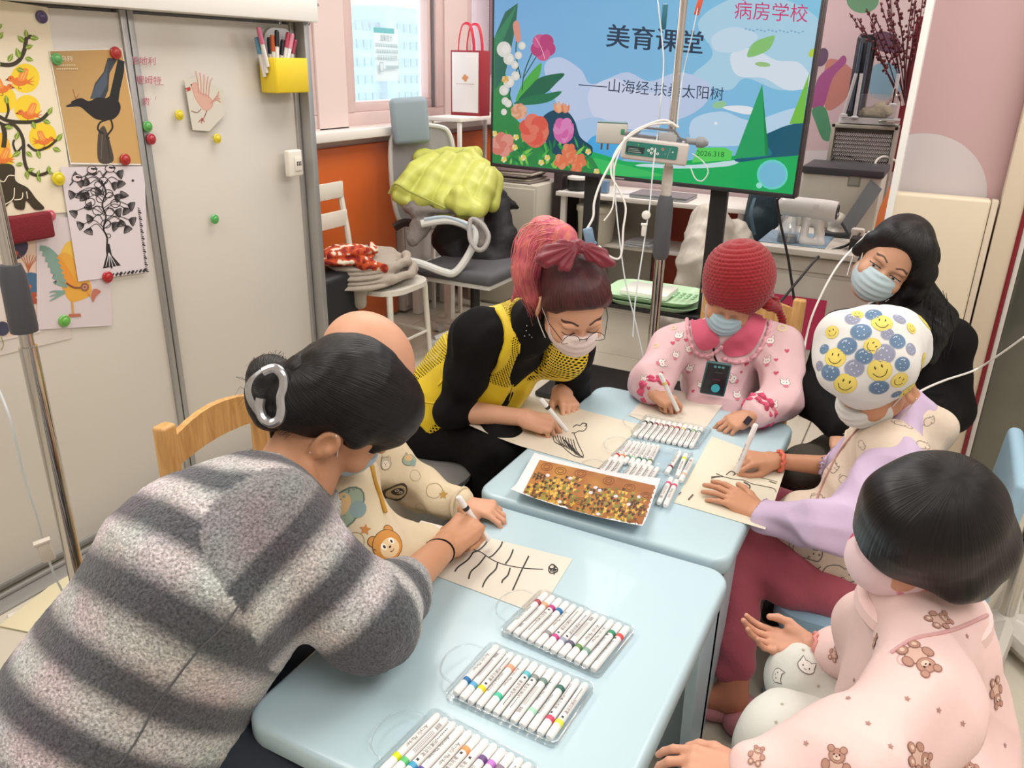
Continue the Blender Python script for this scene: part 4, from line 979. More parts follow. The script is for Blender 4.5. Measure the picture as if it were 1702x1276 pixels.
a.poly([(1220, 264), (1267, 140), (1278, 258)], '22ab66'); a.poly([(1267, 140), (1272, 258), (1278, 258)], '128c50'); a.poly([(1312, 206), (1346, 120), (1356, 206)], '7ccb4a')
a.blob([(1243, 95), (1252, 72), (1280, 60), (1288, 62), (1276, 84)], '8fcf7a', 5); a.ell(1268, 107, 13, 4, 'a4cf8a', 5); a.ell(1196, 174, 12, 6, '9fd4a2', -8); a.ell(1350, 88, 5, 8, 'c4dc4c', 30)
a.ell(1284, 290, 26, 25, '6fe0d8'); a.ell(1284, 290, 22, 21, '7cc8e8'); a.ell(1262, 308, 5, 5, 'a0f0e0'); a.ell(1190, 205, 3, 3, 'f2fbff')
# meadow on the left
a.poly([(815, 60), (835, 90), (845, 150), (860, 200), (900, 235), (950, 250), (985, 262), (1000, 292), (815, 276)], '2f8f4c')
a.blob([(900, 205), (915, 185), (940, 184), (955, 200), (965, 228), (985, 245), (975, 262), (920, 255)], '0d4a62', 5)
a.poly([(823, 60), (840, 20), (861, 5), (858, 40), (848, 90), (838, 130), (822, 150)], '1c6a54'); a.poly([(823, 60), (861, 5), (840, 60), (824, 90)], '2c8a5c')
a.blob([(858, 168), (868, 140), (885, 118), (900, 105), (896, 128), (880, 152)], '4fb548', 5); a.blob([(862, 166), (880, 145), (900, 128), (938, 122), (925, 138), (905, 156), (880, 160)], '0f6a4c', 5); a.blob([(856, 170), (880, 160), (905, 156), (934, 152), (915, 168), (885, 174), (860, 174)], '1a7a52', 5)
for P in ([(868, 150), (872, 120), (888, 80)], [(862, 110), (850, 140), (845, 180)], [(860, 60), (858, 90), (866, 130)]): a.line(P, 1.8, '1c5a44')
rg = random.Random(5)
for i in range(70):
    x = rg.uniform(818, 985); y = rg.uniform(232, 280)+(x-818)*.09
    a.leaf(x, min(y, 280), rg.uniform(10, 22), rg.uniform(3, 6), rg.uniform(-150, -30), rg.choice(['2aa04a', '57c04e', '1f7f46', '8bd05c', '3fb05a']))
def flower(x, y, r_, c1, c2, n=5, sq=1.):
    for i in range(n):
        t = 2*PI*i/n+.3; a.ell(x+r_*.5*math.cos(t), y+r_*.5*sq*math.sin(t), r_*.56, r_*.5*sq, c1 if i % 2 else c2, math.degrees(t))
    a.ell(x, y, r_*.35, r_*.3*sq, c2)
def tulip(x, y, r_, c1, c2):
    a.blob([(x-r_*.8, y-r_*.8), (x-r_*.3, y-r_*.3), (x, y-r_), (x+r_*.4, y-r_*.4), (x+r_*.85, y-r_*.8), (x+r_*.8, y+r_*.4), (x, y+r_), (x-r_*.8, y+r_*.4)], c1, 4); a.blob([(x-r_*.1, y-r_*.8), (x+r_*.5, y), (x+r_*.1, y+r_*.9), (x-r_*.4, y)], c2, 4)
a.line([(893, 92), (882, 110), (870, 130)], 1.6, '1c5a44')
flower(903, 78, 20, 'd95c92', 'c2407c', 5, 1.2); a.line([(890, 62), (900, 80), (906, 98)], 1.2, 'f2b8d0')
a.blob([(853, 40), (862, 36), (866, 66), (858, 68)], 'e79a88', 4)
for x, y, r_ in ((838, 82, 12), (846, 98, 9), (868, 76, 6), (838, 150, 8), (846, 136, 9), (857, 126, 7), (840, 168, 6), (856, 108, 6), (862, 92, 6), (838, 186, 5), (845, 172, 6)): a.ell(x, y, r_, r_*1.1, 'e9e6dc'); a.ell(x+r_*.2, y, r_*.5, r_*.6, 'f6f2ea')
flower(840, 132, 6, 'f2d29a', 'e8b45c'); flower(863, 185, 13, 'efb795', 'e8a07c', 8)
tulip(890, 222, 24, 'e8715f', 'f08a72'); flower(888, 215, 24, 'e8604f', 'ee7f68', 6, 1.1); tulip(937, 220, 19, 'e071b4', 'ea92c6'); flower(937, 212, 17, 'de6cb0', 'e88cc4', 5)
tulip(929, 178, 10, 'f2a27a', 'f6bc96'); tulip(940, 180, 8, 'e88f62', 'f2a884'); flower(836, 240, 20, 'ec9f90', 'e28476', 6)
for x, y, r_ in ((946, 250, 12), (934, 268, 13), (962, 268, 13), (958, 280, 9), (948, 262, 9)): flower(x, y, r_, 'f2986e', 'ee7f58', 5)
for x, y in ((822, 222), (858, 228), (870, 262), (978, 252), (838, 265), (992, 285), (900, 270), (856, 245), (910, 262)): flower(x, y, 5, 'f6ecc8', 'f2d86a', 5)
[a.text('美育课堂', 1089+dx, 68+dy, 41, '1c3a58', sy=-1, rot=4.5, sx=1.0) for dx, dy in ((0, 0), (.9, .2), (.1, .8), (-.7, 0))]; a.text('——山海经·扶桑太阳树', 1083, 149, 24.3, '1f3c58', sy=-1, rot=4.4, sx=.97)
a.text('病房学校', 1282, 22, 31, 'd63a7c', sy=-1.05, rot=3); a.text('2026.318', 1181, 256, 12.5, '1a5a3a', sy=-1, rot=3)
a.ell(1236, -4, 5, 5, 'd63a7c'); a.ell(1262, -8, 5, 4, 'd63a7c')
for i in range(16): a.ell(1240+6.3*i, 48+1.2*(i % 3)+i*.3, 2.2, 1.6, '8fc0e0')
u1 = TM.to_3x3()
# clip everything to the screen by clamping into its rectangle
def tvmap(x, y, z):
    p = TVP(x, y); q = p-o0; X = float(q @ tvx); Z = q[2]
    if X < -.2 or X > tw+.2: return None
    return o0+tvx*min(max(X, .010), tw-.010)+A([0, 0, min(max(Z, .018), th-.012)])+tvn*(.0015+z*.4)
V, F, Cc = a.out(tvmap, .00006)
add('screen', V, F, mat('screen_light', 'ffffff', .25, attr=True, emit=.72), tv, False, cols=A(Cc)).data.materials[0].node_tree.nodes['Principled BSDF'].inputs['Base Color'].default_value = (0, 0, 0, 1)
_n = MC['screen_light'].node_tree; [_n.links.remove(l) for l in list(_n.links) if l.to_socket.name == 'Base Color']
st = thing('television_stand', 'black steel television stand with two uprights and a low base', 'stand', (3.7, 1.2, 0))
lgL, lgR = pX(984, 330, 3.74), pX(1193, 350, 3.62)
for c in (lgL, lgR): MB().box((c[0], c[1], .62), (.035, .075, 1.24), .004).obj('upright', BLK, st)
MB().box((3.53, 1.16, .018), (.50, .80, .024), .006).obj('base_plate', mat('base_black', '1c1c1f', .4), st)
MB().box((3.72, 1.16, .435), (.34, .80, .022), .004).obj('shelf', BLK, st)
# ---------------------------------------------------------------- pale green trays on the stand shelf
for i, (lb, px, z) in enumerate((('pale green moulded tray on the stand shelf under another tray', (1085, 472), .447), ('pale green tray holding a flat pack on the stand shelf, upper of two', (1080, 462), .474))):
    c = (3.70, 1.12+.01*i); t = thing('plastic_tray', lb, 'tray', (c[0], c[1], z), 'trays on the stand shelf')
    m = MB(); w, d = .34, .46
    P = lambda s, zz: [(c[0]+p[0]*s, c[1]+p[1]*s, z+zz) for p in rrect(w, d, .08, 3)]
    V = P(.85, 0)+P(1, .024)+P(.97, .024)+P(.83, .004); n = len(P(1, 0))
    m.put(V, [(k*n+a_, k*n+(a_+1) % n, (k+1)*n+(a_+1) % n, (k+1)*n+a_) for k in range(3) for a_ in range(n)]+[tuple(range(n-1, -1, -1)), tuple(3*n+a_ for a_ in range(n))])
    m.obj('tray', mat('mint_plastic', 'b4d6b0', .35), t)
    if i:
        MB().box((c[0], c[1]+.03, z+.02), (.2, .24, .03), .012).obj('flat_pack', mat('pack_film', 'd6d8d0', .3, bump=(20, .4)), t)
        m = MB()
        for a_ in range(4):
            for b_ in range(3): m.ball((c[0]-.05+.035*b_, c[1]-.20+.03*a_, z+.026), (.010, .010, .006), 8, 5)
        m.obj('blister_row', mat('mint_dark', '8ab88c', .4), t)
# ================================================================= infusion stand in the middle
iv = thing('infusion_stand', 'chrome infusion stand in front of the television', 'infusion stand', (3.1, .93, 0))
px_, py_ = 3.09, .935
MB().cone((px_, py_, .05), (px_, py_, .93), .021, n=24).obj('lower_pole', CHROME, iv)
m = MB(); m.lathe([(.024, 0), (.033, .02), (.033, .20), (.027, .24), (.022, .25)], (px_, py_, .80), 24); m.obj('grip', mat('grip_grey', '55585f', .5), iv)
MB().cone((px_, py_, .93), (px_, py_, 2.3), .0145, n=20).obj('upper_pole', CHROME, iv)
MB().lathe([(.019, 0), (.021, .05), (.018, .11)], (px_, py_, 1.05), 16).obj('tape_wrap', mat('tape', 'd0ccc4', .4, bump=(60, .5)), iv)
for k in range(5):
    t = 2*PI*k/5+.3; MB().tube([(px_, py_, .09), (px_+.12*math.cos(t), py_+.12*math.sin(t), .085), (px_+.2*math.cos(t), py_+.2*math.sin(t), .075)], .013, 8).cone((px_+.2*math.cos(t), py_+.2*math.sin(t)-.01, .026), (px_+.2*math.cos(t), py_+.2*math.sin(t)+.01, .026), .024, n=14).obj('foot', mat('cast_grey', '8c8d90', .4, metal=.5), iv)
# infusion pump
def facing(x, y, d, w_up=(0, 0, 1), yaw=0):
    c = pd(x, y, d); n = CAM-c; n[2] = 0; n /= np.linalg.norm(n)
    cc, ss = math.cos(R(yaw)), math.sin(R(yaw)); n = A([n[0]*cc-n[1]*ss, n[0]*ss+n[1]*cc, 0])
    x_ = np.cross(w_up, n); return frame(c, x_, w_up)          # x right in view, y up, z toward us
IVD = depth((px_, py_, 1.15))-.02
F0 = facing(1088, 252, IVD-.09) @ Matrix.Rotation(R(-4.5), 4, 'Z')
pu = thing('infusion_pump', 'grey and teal infusion pump clamped on the middle stand', 'pump', F0.translation)
m = MB().use(F0); m.box((0, 0, -.07), (.245, .078, .14), .008, 3); m.obj('housing', mat('pump_grey', 'c9c3bf', .4), pu)
m = MB().use(F0); m.prism(rrect(.19, .048, .006, 3, -.012, .003), .0002, .0022); m.obj('control_panel', mat('pump_teal', '2f7d72', .35), pu)
a = Art(); a.rect(-.104, -.014, -.038, .010, '26383a')
for j in range(3): a.rect(-.098, .001-.006*j, -.06+.006*j, .003-.006*j, '9ab4ae')
a.ell(-.062, .018, .002, .002, '8cf03c')
for x, y in ((-.022, .002), (-.011, .009), (0, .002), (-.011, -.006), (.012, -.006)): a.ell(x, y, .0052, .005, 'e8ecea'); a.ell(x, y, .002, .002, '2f7d72')
a.ell(.028, .012, .0055, .005, 'd88c8c'); a.ell(.028, .012, .0035, .003, '2f7d72'); a.ell(.040, -.004, .005, .0045, '4c8f88'); a.line([(.056, .02), (.048, -.018)], .0008, 'c8dcd8', 1); a.ell(.066, .006, .003, .003, 'c8dcd8')
a.plane('panel_print', F0 @ Matrix.Translation((0, 0, .0022)), PRINT(), pu)
m = MB().use(F0); m.tube(crom([(-.115, .05, -.04), (-.095, .056, -.04), (-.07, .058, -.04), (-.055, .075, -.04), (.03, .078, -.04), (.06, .078, -.04), (.085, .055, -.04), (.11, .05, -.04)], 5), .0045, 8); m.box((-.02, .046, -.05), (.23, .01, .02), .003); m.obj('carry_handle', mat('pump_dark', '77797e', .35, metal=.3), pu)
m = MB().use(F0); m.cone((.105, .048, -.05), (.145, .048, -.05), .012, .012, 14).cone((.145, .048, -.05), (.150, .048, -.05), .012, .020, 14).cone((.150, .048, -.05), (.172, .048, -.05), .020, .020, 14).cone((.172, .048, -.05), (.19, .048, -.05), .020, .008, 14); m.obj('clamp_knob', mat('knob_grey', '8f9296', .4), pu)
m = MB().use(F0); m.box((.04, .052, -.06), (.07, .03, .05), .006); m.obj('clamp', mat('clamp_grey', 'a8a9aa', .4), pu)
F1 = facing(1017, 222, IVD-.05) @ Matrix.Rotation(R(-1), 4, 'Z')
t = thing('charger_box', 'small grey charger box left of the infusion pump', 'charger', F1.translation)
MB().use(F1).box((0, 0, -.03), (.115, .075, .06), .006).obj('case', mat('charger_grey', 'bdbcb6', .45), t)
MB().use(F1).box((0, .039, -.03), (.112, .005, .058), .001).obj('lid', mat('charger_lid', '6f8c92', .4), t)
for x in (-.035, -.012): MB().use(F1).cone((x, -.036, -.03), (x, -.062, -.03), .0035, n=8).obj('prong', mat('prong_brass', '8a6a55', .3, metal=.8), t)
MB().use(F1).box((.04, .008, .001), (.014, .02, .003), .001).obj('green_label', mat('label_green', '3f7f62', .5), t)
# cables and tubes
def cable(name, label, pts, r, m, cat='cable', group=None, n=8):
    P = [pd(*p) for p in pts]; o = MB().tube(crom(P, n), r, 8).obj(name, m); tag(o, label, cat, group); return o
WT = mat('cable_white', 'dedcd8', .4); TT = mat('tube_clear', 'd5dde0', .15, alpha=.75)
D0 = IVD-.12
cable('pump_cable', 'white cable looping from the pump down to a blue connector left of the stand', [(1128, 212, D0), (1105, 200, D0), (1075, 208, D0), (1045, 225, D0), (1025, 255, D0), (1000, 300, D0), (988, 335, D0), (986, 360, D0), (976, 380, D0)], .0045, WT)
cable('sensor_cable', 'white cable hanging in a long loop left of the stand down to the hair bow', [(1120, 205, D0), (1080, 208, D0), (1040, 232, D0), (1020, 260, D0), (1016, 290, D0), (1030, 318, D0), (1040, 345, D0), (1036, 380, D0), (1034, 415, D0), (1028, 430, D0), (1012, 425, D0), (995, 408, D0)], .004, WT)
cable('thin_cable', 'thin white cable ending behind the bucket', [(1040, 228, D0), (1022, 275, D0), (1021, 310, D0), (1018, 345, D0), (1004, 367, D0)], .003, WT)
cable('drip_line', 'thin clear tube hanging left of the infusion stand down to the floor', [(1019, 262, D0), (1022, 320, D0), (1030, 400, D0), (1040, 470, D0), (1055, 530, D0), (1069, 592, D0)], .0028, TT, 'tube')
cable('infusion_tube', 'clear infusion tube running from above the pump past the roller clamp', [(1092, -10, D0), (1100, 60, D0), (1103, 110, D0), (1098, 170, D0), (1094, 215, D0+.05), (1086, 275, D0), (1080, 340, D0), (1075, 372, D0), (1068, 420, D0), (1056, 500, D0), (1052, 560, D0)], .0028, TT, 'tube')
cable('side_tube', 'clear tube arching out from the right side of the pump', [(1150, 255, D0), (1168, 268, D0), (1177, 285, D0), (1168, 300, D0), (1156, 297, D0), (1147, 276, D0)], .0024, TT, 'tube')
cable('upper_tube', 'clear tube running down beside the upper pole from a red clamp', [(1160, 12, D0), (1150, 60, D0), (1136, 120, D0), (1128, 180, D0), (1126, 208, D0)], .0024, TT, 'tube')
for (x, y, c, nm_) in ((1104, 28, '2a6f84', 'teal clip on the infusion tube above the title text'), (1162, 8, 'd8604a', 'orange red clip beside the upper pole')):
    Fm = facing(x, y, D0) @ Matrix.Rotation(R(-12 if x > 1150 else 0), 4, 'Z'); tag(MB().use(Fm).box((0, 0, 0), (.02, .085 if x < 1150 else .07, .014), .004).obj('tube_clip', mat('clip_'+c, c, .35)), nm_, 'clip', 'clips on the infusion tubes')
Fm = facing(1074, 357, D0-.01); t = thing('roller_clamp', 'white round filter and drip clamp hanging on the infusion tube', 'tube clamp', Fm.translation)
MB().use(Fm).lathe([(.012, -.004), (.016, 0), (.016, .004), (.009, .007), (.004, .008)], n=20).obj('filter_disc', mat('clamp_white', 'e6e6e2', .35), t)
MB().use(facing(1070, 382, D0-.01)).box((0, .0, 0), (.016, .045, .016), .004).box((0, .02, 0), (.024, .008, .018), .002).obj('clamp_body', mat('clamp_white', 'e6e6e2', .35), t)
Fm = facing(979, 392, D0) @ Matrix.Rotation(R(15), 4, 'Z'); tag(MB().use(Fm).box((0, 0, 0), (.036, .06, .018), .006).box((0, -.03, 0), (.045, .012, .014), .004).obj('cable_connector', mat('connector_blue', '7c9ab8', .35, bump=(40, .4))), 'pale blue cable connector just above the dark red hair bow', 'connector')
# ================================================================= desk with shelves behind the television
dk = thing('white_desk', 'white desk with a lower shelf behind the television', 'desk', (5.0, 1.55, 0))
MB().box((4.98, 1.55, .745), (.46, 1.22, .028), .004).obj('desktop', WHITE, dk); MB().box((5.0, 1.64, .435), (.34, .98, .022), .003).obj('shelf', WHITE, dk)
for x in (4.80, 5.18):
    for y in (2.12, .99): MB().box((x, y, .365), (.035, .035, .73), .003).obj('leg', WHITE, dk)
cab = mat('grey_cabinet', 'b9b6ac', .5)
tag(MB().box((5.232, 1.86, .35), (.03, .44, .70), .004).obj('low_cabinet', cab), 'grey low cabinet front under the white desk', 'cabinet')
tag(MB().box((5.235, 1.30, .35), (.025, .66, .70), .004).obj('wall_panel', mat('rust_panel', '9c3a22', .5)), 'rust red panel on the wall under the white desk', 'panel')
bk = thing('plastic_bucket', 'white plastic bucket with a lid on the lower desk shelf', 'bucket', pX(990, 388, 4.88)*[1, 1, 0]+A([0, 0, .447]))
c = wloc(bk); m = MB().lathe([(.105, 0), (.11, .01), (.125, .20)], c, 24); m.obj('body', mat('bucket_white', 'd6d4c4', .4), bk); MB().lathe([(.13, .195), (.133, .2), (.133, .225), (.12, .232), (.001, .233)], c, 24).obj('lid', mat('bucket_white', 'd6d4c4', .4), bk)
c = pX(1068, 385, 4.92); tag(MB().box((4.93, c[1], .455), (.24, .20, .012), .002, rz=.1).box((4.92, c[1]-.02, .468), (.22, .18, .010), .002, rz=-.1).box((4.93, c[1], .478), (.21, .15, .008), .002).obj('paper_stack', mat('paper_grey', 'b9bcc0', .7)), 'stack of grey papers on the lower desk shelf', 'papers'); bpy.data.objects['paper_stack']['kind'] = 'stuff'
c = pX(959, 306, 4.86); t = thing('pot', 'small black pot with a white lid on the left end of the desk', 'pot', c*[1, 1, 0]+A([0, 0, .76])); MB().lathe([(.055, 0), (.062, .01), (.062, .07)], wloc(t), 20).obj('body', BLK, t); MB().lathe([(.064, .07), (.064, .085), (.03, .095), (.001, .097)], wloc(t), 20).obj('lid', WHITE, t)
c = pX(1003, 308, 4.86); tag(MB().box((4.86, c[1], .80), (.05, .07, .075), .004).obj('small_jar', mat('jar_blue', '6f8fb0', .2)), 'small blue glass jar on the desk beside the black pot', 'jar')
c = pX(1100, 318, 4.86); t = thing('laptop', 'closed silver laptop on the white desk', 'laptop', (4.9, c[1], .76)); MB().box((4.9, c[1], .768), (.24, .36, .016), .004).obj('base', mat('laptop_silver', 'a9adb2', .3, metal=.6), t); MB().box((4.9, c[1], .780), (.24, .36, .006), .002).obj('lid', mat('laptop_silver2', '9a9ea4', .3, metal=.6), t)
c = pX(1050, 305, 4.95); tag(MB().box((4.95, c[1], .765), (.16, .2, .012), .004, rz=.3).obj('paper_sheet', mat('paper_white2', 'd8d8d8', .7)), 'crumpled white paper behind the laptop', 'paper')
# tall cabinets at the far left
t = thing('side_cabinet', 'white low cabinet with papers on top behind the black coat', 'cabinet', (4.75, 2.45, 0))
MB().box((4.80, 2.47, .40), (.40, .50, .80), .004).obj('body', mat('cabinet_cream', 'c6c2b4', .5), t)
MB().box((4.592, 2.47, .40), (.018, .48, .76), .003).obj('door', mat('cabinet_cream', 'c6c2b4', .5), t)
for i in range(6): tag(MB().box((4.78+.01*(i % 3), 2.45+.012*((i*5) % 4), .808+.012*i), (.26, .34-.02*(i % 3), .010), .002, rz=.08*((i % 3)-1)).obj('magazine', mat('mag%d' % (i % 3), ['8a7f78', 'b8b0a4', '6a5a5c'][i % 3], .5)), f'{["dull brown", "pale", "dark"][i%3]} magazine in the pile on the white cabinet, {ordw[i]} from the bottom', 'magazine', 'magazines on the white cabinet')
tag(MB().box((4.95, 2.17, .55), (.3, .06, 1.1), .004).obj('dark_board', mat('dark_brown', '2c2326', .5)), 'dark upright board between the cream cabinet and the grey cabinet', 'board')
tag(MB().box((5.18, 2.05, .55), (.1, .2, 1.1), .004).obj('tall_grey_cabinet', cab), 'tall grey cabinet left of the white desk', 'cabinet')
t = thing('wall_cupboard', 'pale grey cupboard between the two orange panels', 'cupboard', (4.4, 2.9, 0)); MB().box((4.39, 2.915, .54), (.62, .07, 1.04), .004).obj('body', mat('cupboard_grey', 'bdb7b2', .5), t); MB().box((4.39, 2.877, .54), (.58, .012, .98), .003).obj('door', mat('cupboard_grey', 'bdb7b2', .5), t)
# trolley with the gift bag
zt = 1.17; c = pY(775, 190, 2.70); t = thing('shelf_trolley', 'white slim shelf trolley carrying the gift bag', 'trolley', (c[0], 2.7, 0))
zt = c[2]-.005; X0 = pY(737, 190, 2.7)[0]
m = MB().box((X0+.35, 2.7, zt-.012), (.7, .24, .024), .003); m.obj('top', WHITE, t)
for x in (X0+.02, X0+.68):
    for y in (2.6, 2.8): MB().box((x, y, zt/2), (.022, .022, zt), .002).obj('leg', WHITE, t)
bx0 = pY(798, 188, 2.58)[0]; bx1 = bx0+.12; bz1 = pY(798, 84, 2.58)[2]
t = thing('gift_bag', 'white and dark red paper gift bag with red ribbon handles', 'gift bag', ((bx0+bx1)/2, 2.66, zt))
m = MB().box(((bx0+bx1)/2, 2.685, (zt+bz1)/2), (bx1-bx0, .21, bz1-zt), .002); m.obj('side_walls', mat('bag_red', '8e1f2c', .5), t)
m = MB().box((bx0-.002, 2.685, (zt+bz1)/2+.004), (.006, .185, bz1-zt-.03), .001); m.obj('front_panel', mat('bag_white', 'ddd9d8', .5), t)
xc = (bx0+bx1)/2; a = Art()
for x, y in ((0, .012), (.012, .004), (-.01, 0), (.004, -.01)): a.ell(x, y, .011, .009, 'c98a5a')
for i in range(8): a.rect(-.06+.016*i, -.035, -.05+.016*i, -.031, 'b8a0a0')
a.plane('print', frame((bx0-.006, 2.685, zt+(bz1-zt)*.58), (0, -1, 0), (0, 0, 1)), PRINT(), t)
for y in (bx0+.01, bx1-.01): MB().tube(crom([(y, 2.63, bz1-.02), (y, 2.635, bz1+.06), (y, 2.66, bz1+.14), (y, 2.71, bz1+.14), (y, 2.735, bz1+.06), (y, 2.74, bz1-.02)], 6), .010, 6, flat=.2).obj('handle', mat('ribbon_red', 'c0203c', .5), t)
# window blind with bead chain, far window
t = thing('roller_blind', 'dull mauve roller blind at the window behind the gift bag', 'blind', (5.5, 2.9, 2.2)); MB().box((5.55, 2.9, 1.86), (.72, .012, .86)).obj('cloth', mat('blind_cloth', '8c7480', .7), t)
m = MB()
for i in range(60): m.ball((5.10, 2.86, 1.0+.016*i), .004, 6, 4)
m.obj('bead_chain', mat('bead', 'c8c4c4', .3), t); bpy.data.objects['bead_chain']['kind'] = 'stuff'
# ---------------------------------------------------------------- chairs at the back
t = thing('white_chair', 'chipped white chair with slatted back holding folded clothes', 'chair', (3.18, 2.42, 0))
sc_ = pz(636, 466, .45); sx, sy = sc_[0], sc_[1]
m = MB(); P = rrect(.40, .40, .13, 6, sx, sy)
for s_, z0, z1 in ((1, .425, .45),): m.prism(P, z0, z1)
WCM = mat('chipped_white', 'dcd8cc', .45, vary=(14, .03)); m.obj('seat', WCM, t, sharp=30)
bk_r = pY(567, 294, 2.58)+A([.13, 0, 0])
for (x, y) in ((sx-.15, sy-.15), (sx+.16, sy-.15)): MB().cone((x, y, .43), (x+(.02 if x > sx else -.02), y-.02, 0), .017, .013, 12).obj('leg', WCM, t)
for x in (bk_r[0]-.40, bk_r[0]):
    MB().tube([(x-.0, sy+.19, 0), (x, sy+.17, .45), (x, sy+.20, .70), (x, sy+.24, .93)], .016, 8).obj('back_post', WCM, t)
for z0, z1 in ((.86, .94), (.72, .80)): MB().box((bk_r[0]-.2, sy+.20+.4*(z0-.70)*.3, (z0+z1)/2), (.41, .016, z1-z0), .004).obj('back_slat', WCM, t)
m = MB(); 
for z in (.16,): m.tube([(sx-.16, sy-.16, z), (sx+.17, sy-.16, z), (sx+.17, sy+.18, z), (sx-.16, sy+.18, z)], .010, 8, closed=True)
m.obj('stretcher', WCM, t)
# folded cardigan and patterned cloth on the chair
def cloth(name, label, cat, fn, m, vox=.006, amp=.006, sc=22, seed=1, cols=None, dirs=None, parent=None, grp=None):
    s = S(); fn(s); o = skin(name, s, m, parent, vox, disp=(lambda P: amp*fold(P, sc, seed, dirs)) if amp else None, cols=cols)
    if parent is None: tag(o, label, cat, grp)
    return o
KNIT = mat('beige_knit', 'a89d90', .85, bump=(160, .6, .004), sheen=.3)
def f_card(s):
    z = .452
    for i in range(5):
        q = i*.022
        s.ell((sx-.11+.012*(i % 2), sy+.04, z+.028+q), (.255-.012*i, .19-.008*i, .026), k=.006)
    s.cap((sx+.10, sy-.10, z+.05), (sx+.15, sy+.06, z+.09), .045, .05, .01); s.cap((sx+.15, sy+.06, z+.09), (sx+.06, sy+.14, z+.12), .05, .04, .01)
    s.chain([(sx-.22, sy-.06, z+.04), (sx-.12, sy-.15, z+.05), (sx+.02, sy-.17, z+.055), (sx+.10, sy-.12, z+.08)], [.024]*4, .006)
    s.chain([(sx-.20, sy-.02, z+.08), (sx-.10, sy-.11, z+.09), (sx+.04, sy-.13, z+.11), (sx+.12, sy-.07, z+.12)], [.024]*4, .006)
    s.cap((sx-.24, sy-.02, z+.05), (sx-.25, sy-.04, z-.05), .05, .04, .01, n=(1, .3, 0), f=.6)
cloth('folded_cardigan', 'folded beige knitted cardigan lying on the white chair', 'cardigan', f_card, KNIT, .006, .005, 10, 4, dirs=(.2, .8, .9))
def pat(P):
    n = noise3(P, 55, 3); m_ = noise3(P, 30, 9)
    c = np.tile(lin('c14a1e'), (len(P), 1)); c[n > .18] = lin('e4d6c0'); c[(n < -.22)] = lin('8a2018'); c[m_ > .38] = lin('e8e0cc'); return c
def f_pat(s):
    z = .452+.125
    s.ell((sx-.20, sy+.07, z+.03), (.165, .13, .035), k=.01); s.ell((sx-.20, sy+.07, z+.055), (.13, .10, .03), k=.01)
    s.chain([(sx-.34, sy+.05, z+.06), (sx-.22, sy-.05, z+.07), (sx-.10, sy-.03, z+.055), (sx-.03, sy+.04, z+.06)], [.018]*4, .006)
    s.cap((sx-.24, sy-.06, z+.02), (sx-.14, sy-.11, z-.02), .035, .025, .01)
cloth('patterned_cloth', 'orange, cream and brown patterned cloth on top of the cardigan', 'cloth', f_pat, mat('pattern_cloth', 'ffffff', .8, attr=True), .005, .004, 30, 8, pat)
tag(MB().box((2.93, 2.62, .28), (.30, .36, .56), .03, 3).obj('dark_bin', mat('bin_black', '1c1e22', .5)), 'black bin between the whiteboard and the white chair', 'bin')
# office chair
ocx, ocy = 4.02, 2.52; OCW = mat('office_white', 'cfd0cc', .35); OCG = mat('office_grey', '8d979e', .7, bump=(200, .3)); 
oc = thing('office_chair', 'white framed office chair with grey mesh back piled with jackets', 'office chair', (ocx, ocy, 0))
def pdp(L): return [pd(*q) for q in L]
s = S(); Pm = pdp([(664, 190, 4.75), (676, 215, 4.75), (705, 190, 4.75), (700, 215, 4.75)])
Fh = facing(681, 201, 4.56, yaw=12); 
MB().use(Fh @ Matrix.Rotation(R(4), 4, 'Z')).box((0, 0, 0), (.215, .255, .07), .03, 4).obj('headrest', mat('headrest_grey', '8b9da6', .6), oc)
Fb = facing(702, 290, 4.74, yaw=12)
m = MB().use(Fb); Pb = crom([(-.17, .22, 0), (-.19, .05, .02), (-.17, -.20, .03), (-.10, -.30, .03), (.10, -.30, .03), (.17, -.20, .03), (.19, .05, .02), (.17, .22, 0), (.10, .27, -.01), (-.10, .27, -.01)], 4, True); m.tube(Pb, .014, 8, closed=True); m.obj('back_frame', OCW, oc)
m = MB().use(Fb); n_ = len(Pb); V = [(0, 0, .01)]+[tuple(p) for p in Pb]; m.put(V, [(0, 1+i, 1+(i+1) % n_) for i in range(n_)]); m.obj('mesh_back', mat('mesh_grey', 'a4a6a6', .8, alpha=.85, bump=(300, .5)), oc)
seatc = pd(790, 452, 4.55); MB().box((seatc[0]-.02, seatc[1], .44), (.46, .48, .07), .03, 4).obj('seat', mat('seat_grey', '55565a', .8), oc)
MB().box((seatc[0]-.02, seatc[1], .395), (.42, .44, .03), .01).obj('seat_pan', OCW, oc)
for A_ in (([(700, 372, 4.3), (745, 366, 4.3), (782, 378, 4.3), (790, 395, 4.3), (778, 425, 4.3), (757, 452, 4.3), (738, 452, 4.3), (700, 438, 4.3), (672, 432, 4.3)]),):
    MB().tube(crom(pdp(A_), 5), .021, 10).obj('armrest_frame', OCW, oc)
MB().tube(crom(pdp([(706, 368, 4.3), (740, 364, 4.3), (770, 373, 4.3), (785, 384, 4.3)]), 5), .026, 10, flat=.6).obj('arm_pad', mat('arm_pad_blue', 'a9b9c4', .45), oc)
MB().tube(crom(pdp([(655, 378, 4.6), (672, 370, 4.6), (690, 372, 4.6)]), 5), .03, 8, flat=.6).obj('arm_pad', mat('arm_pad_dark', '3a2c2c', .5), oc)
MB().cone((seatc[0], seatc[1], .07), (seatc[0], seatc[1], .40), .028, n=14).obj('gas_column', BLK, oc)
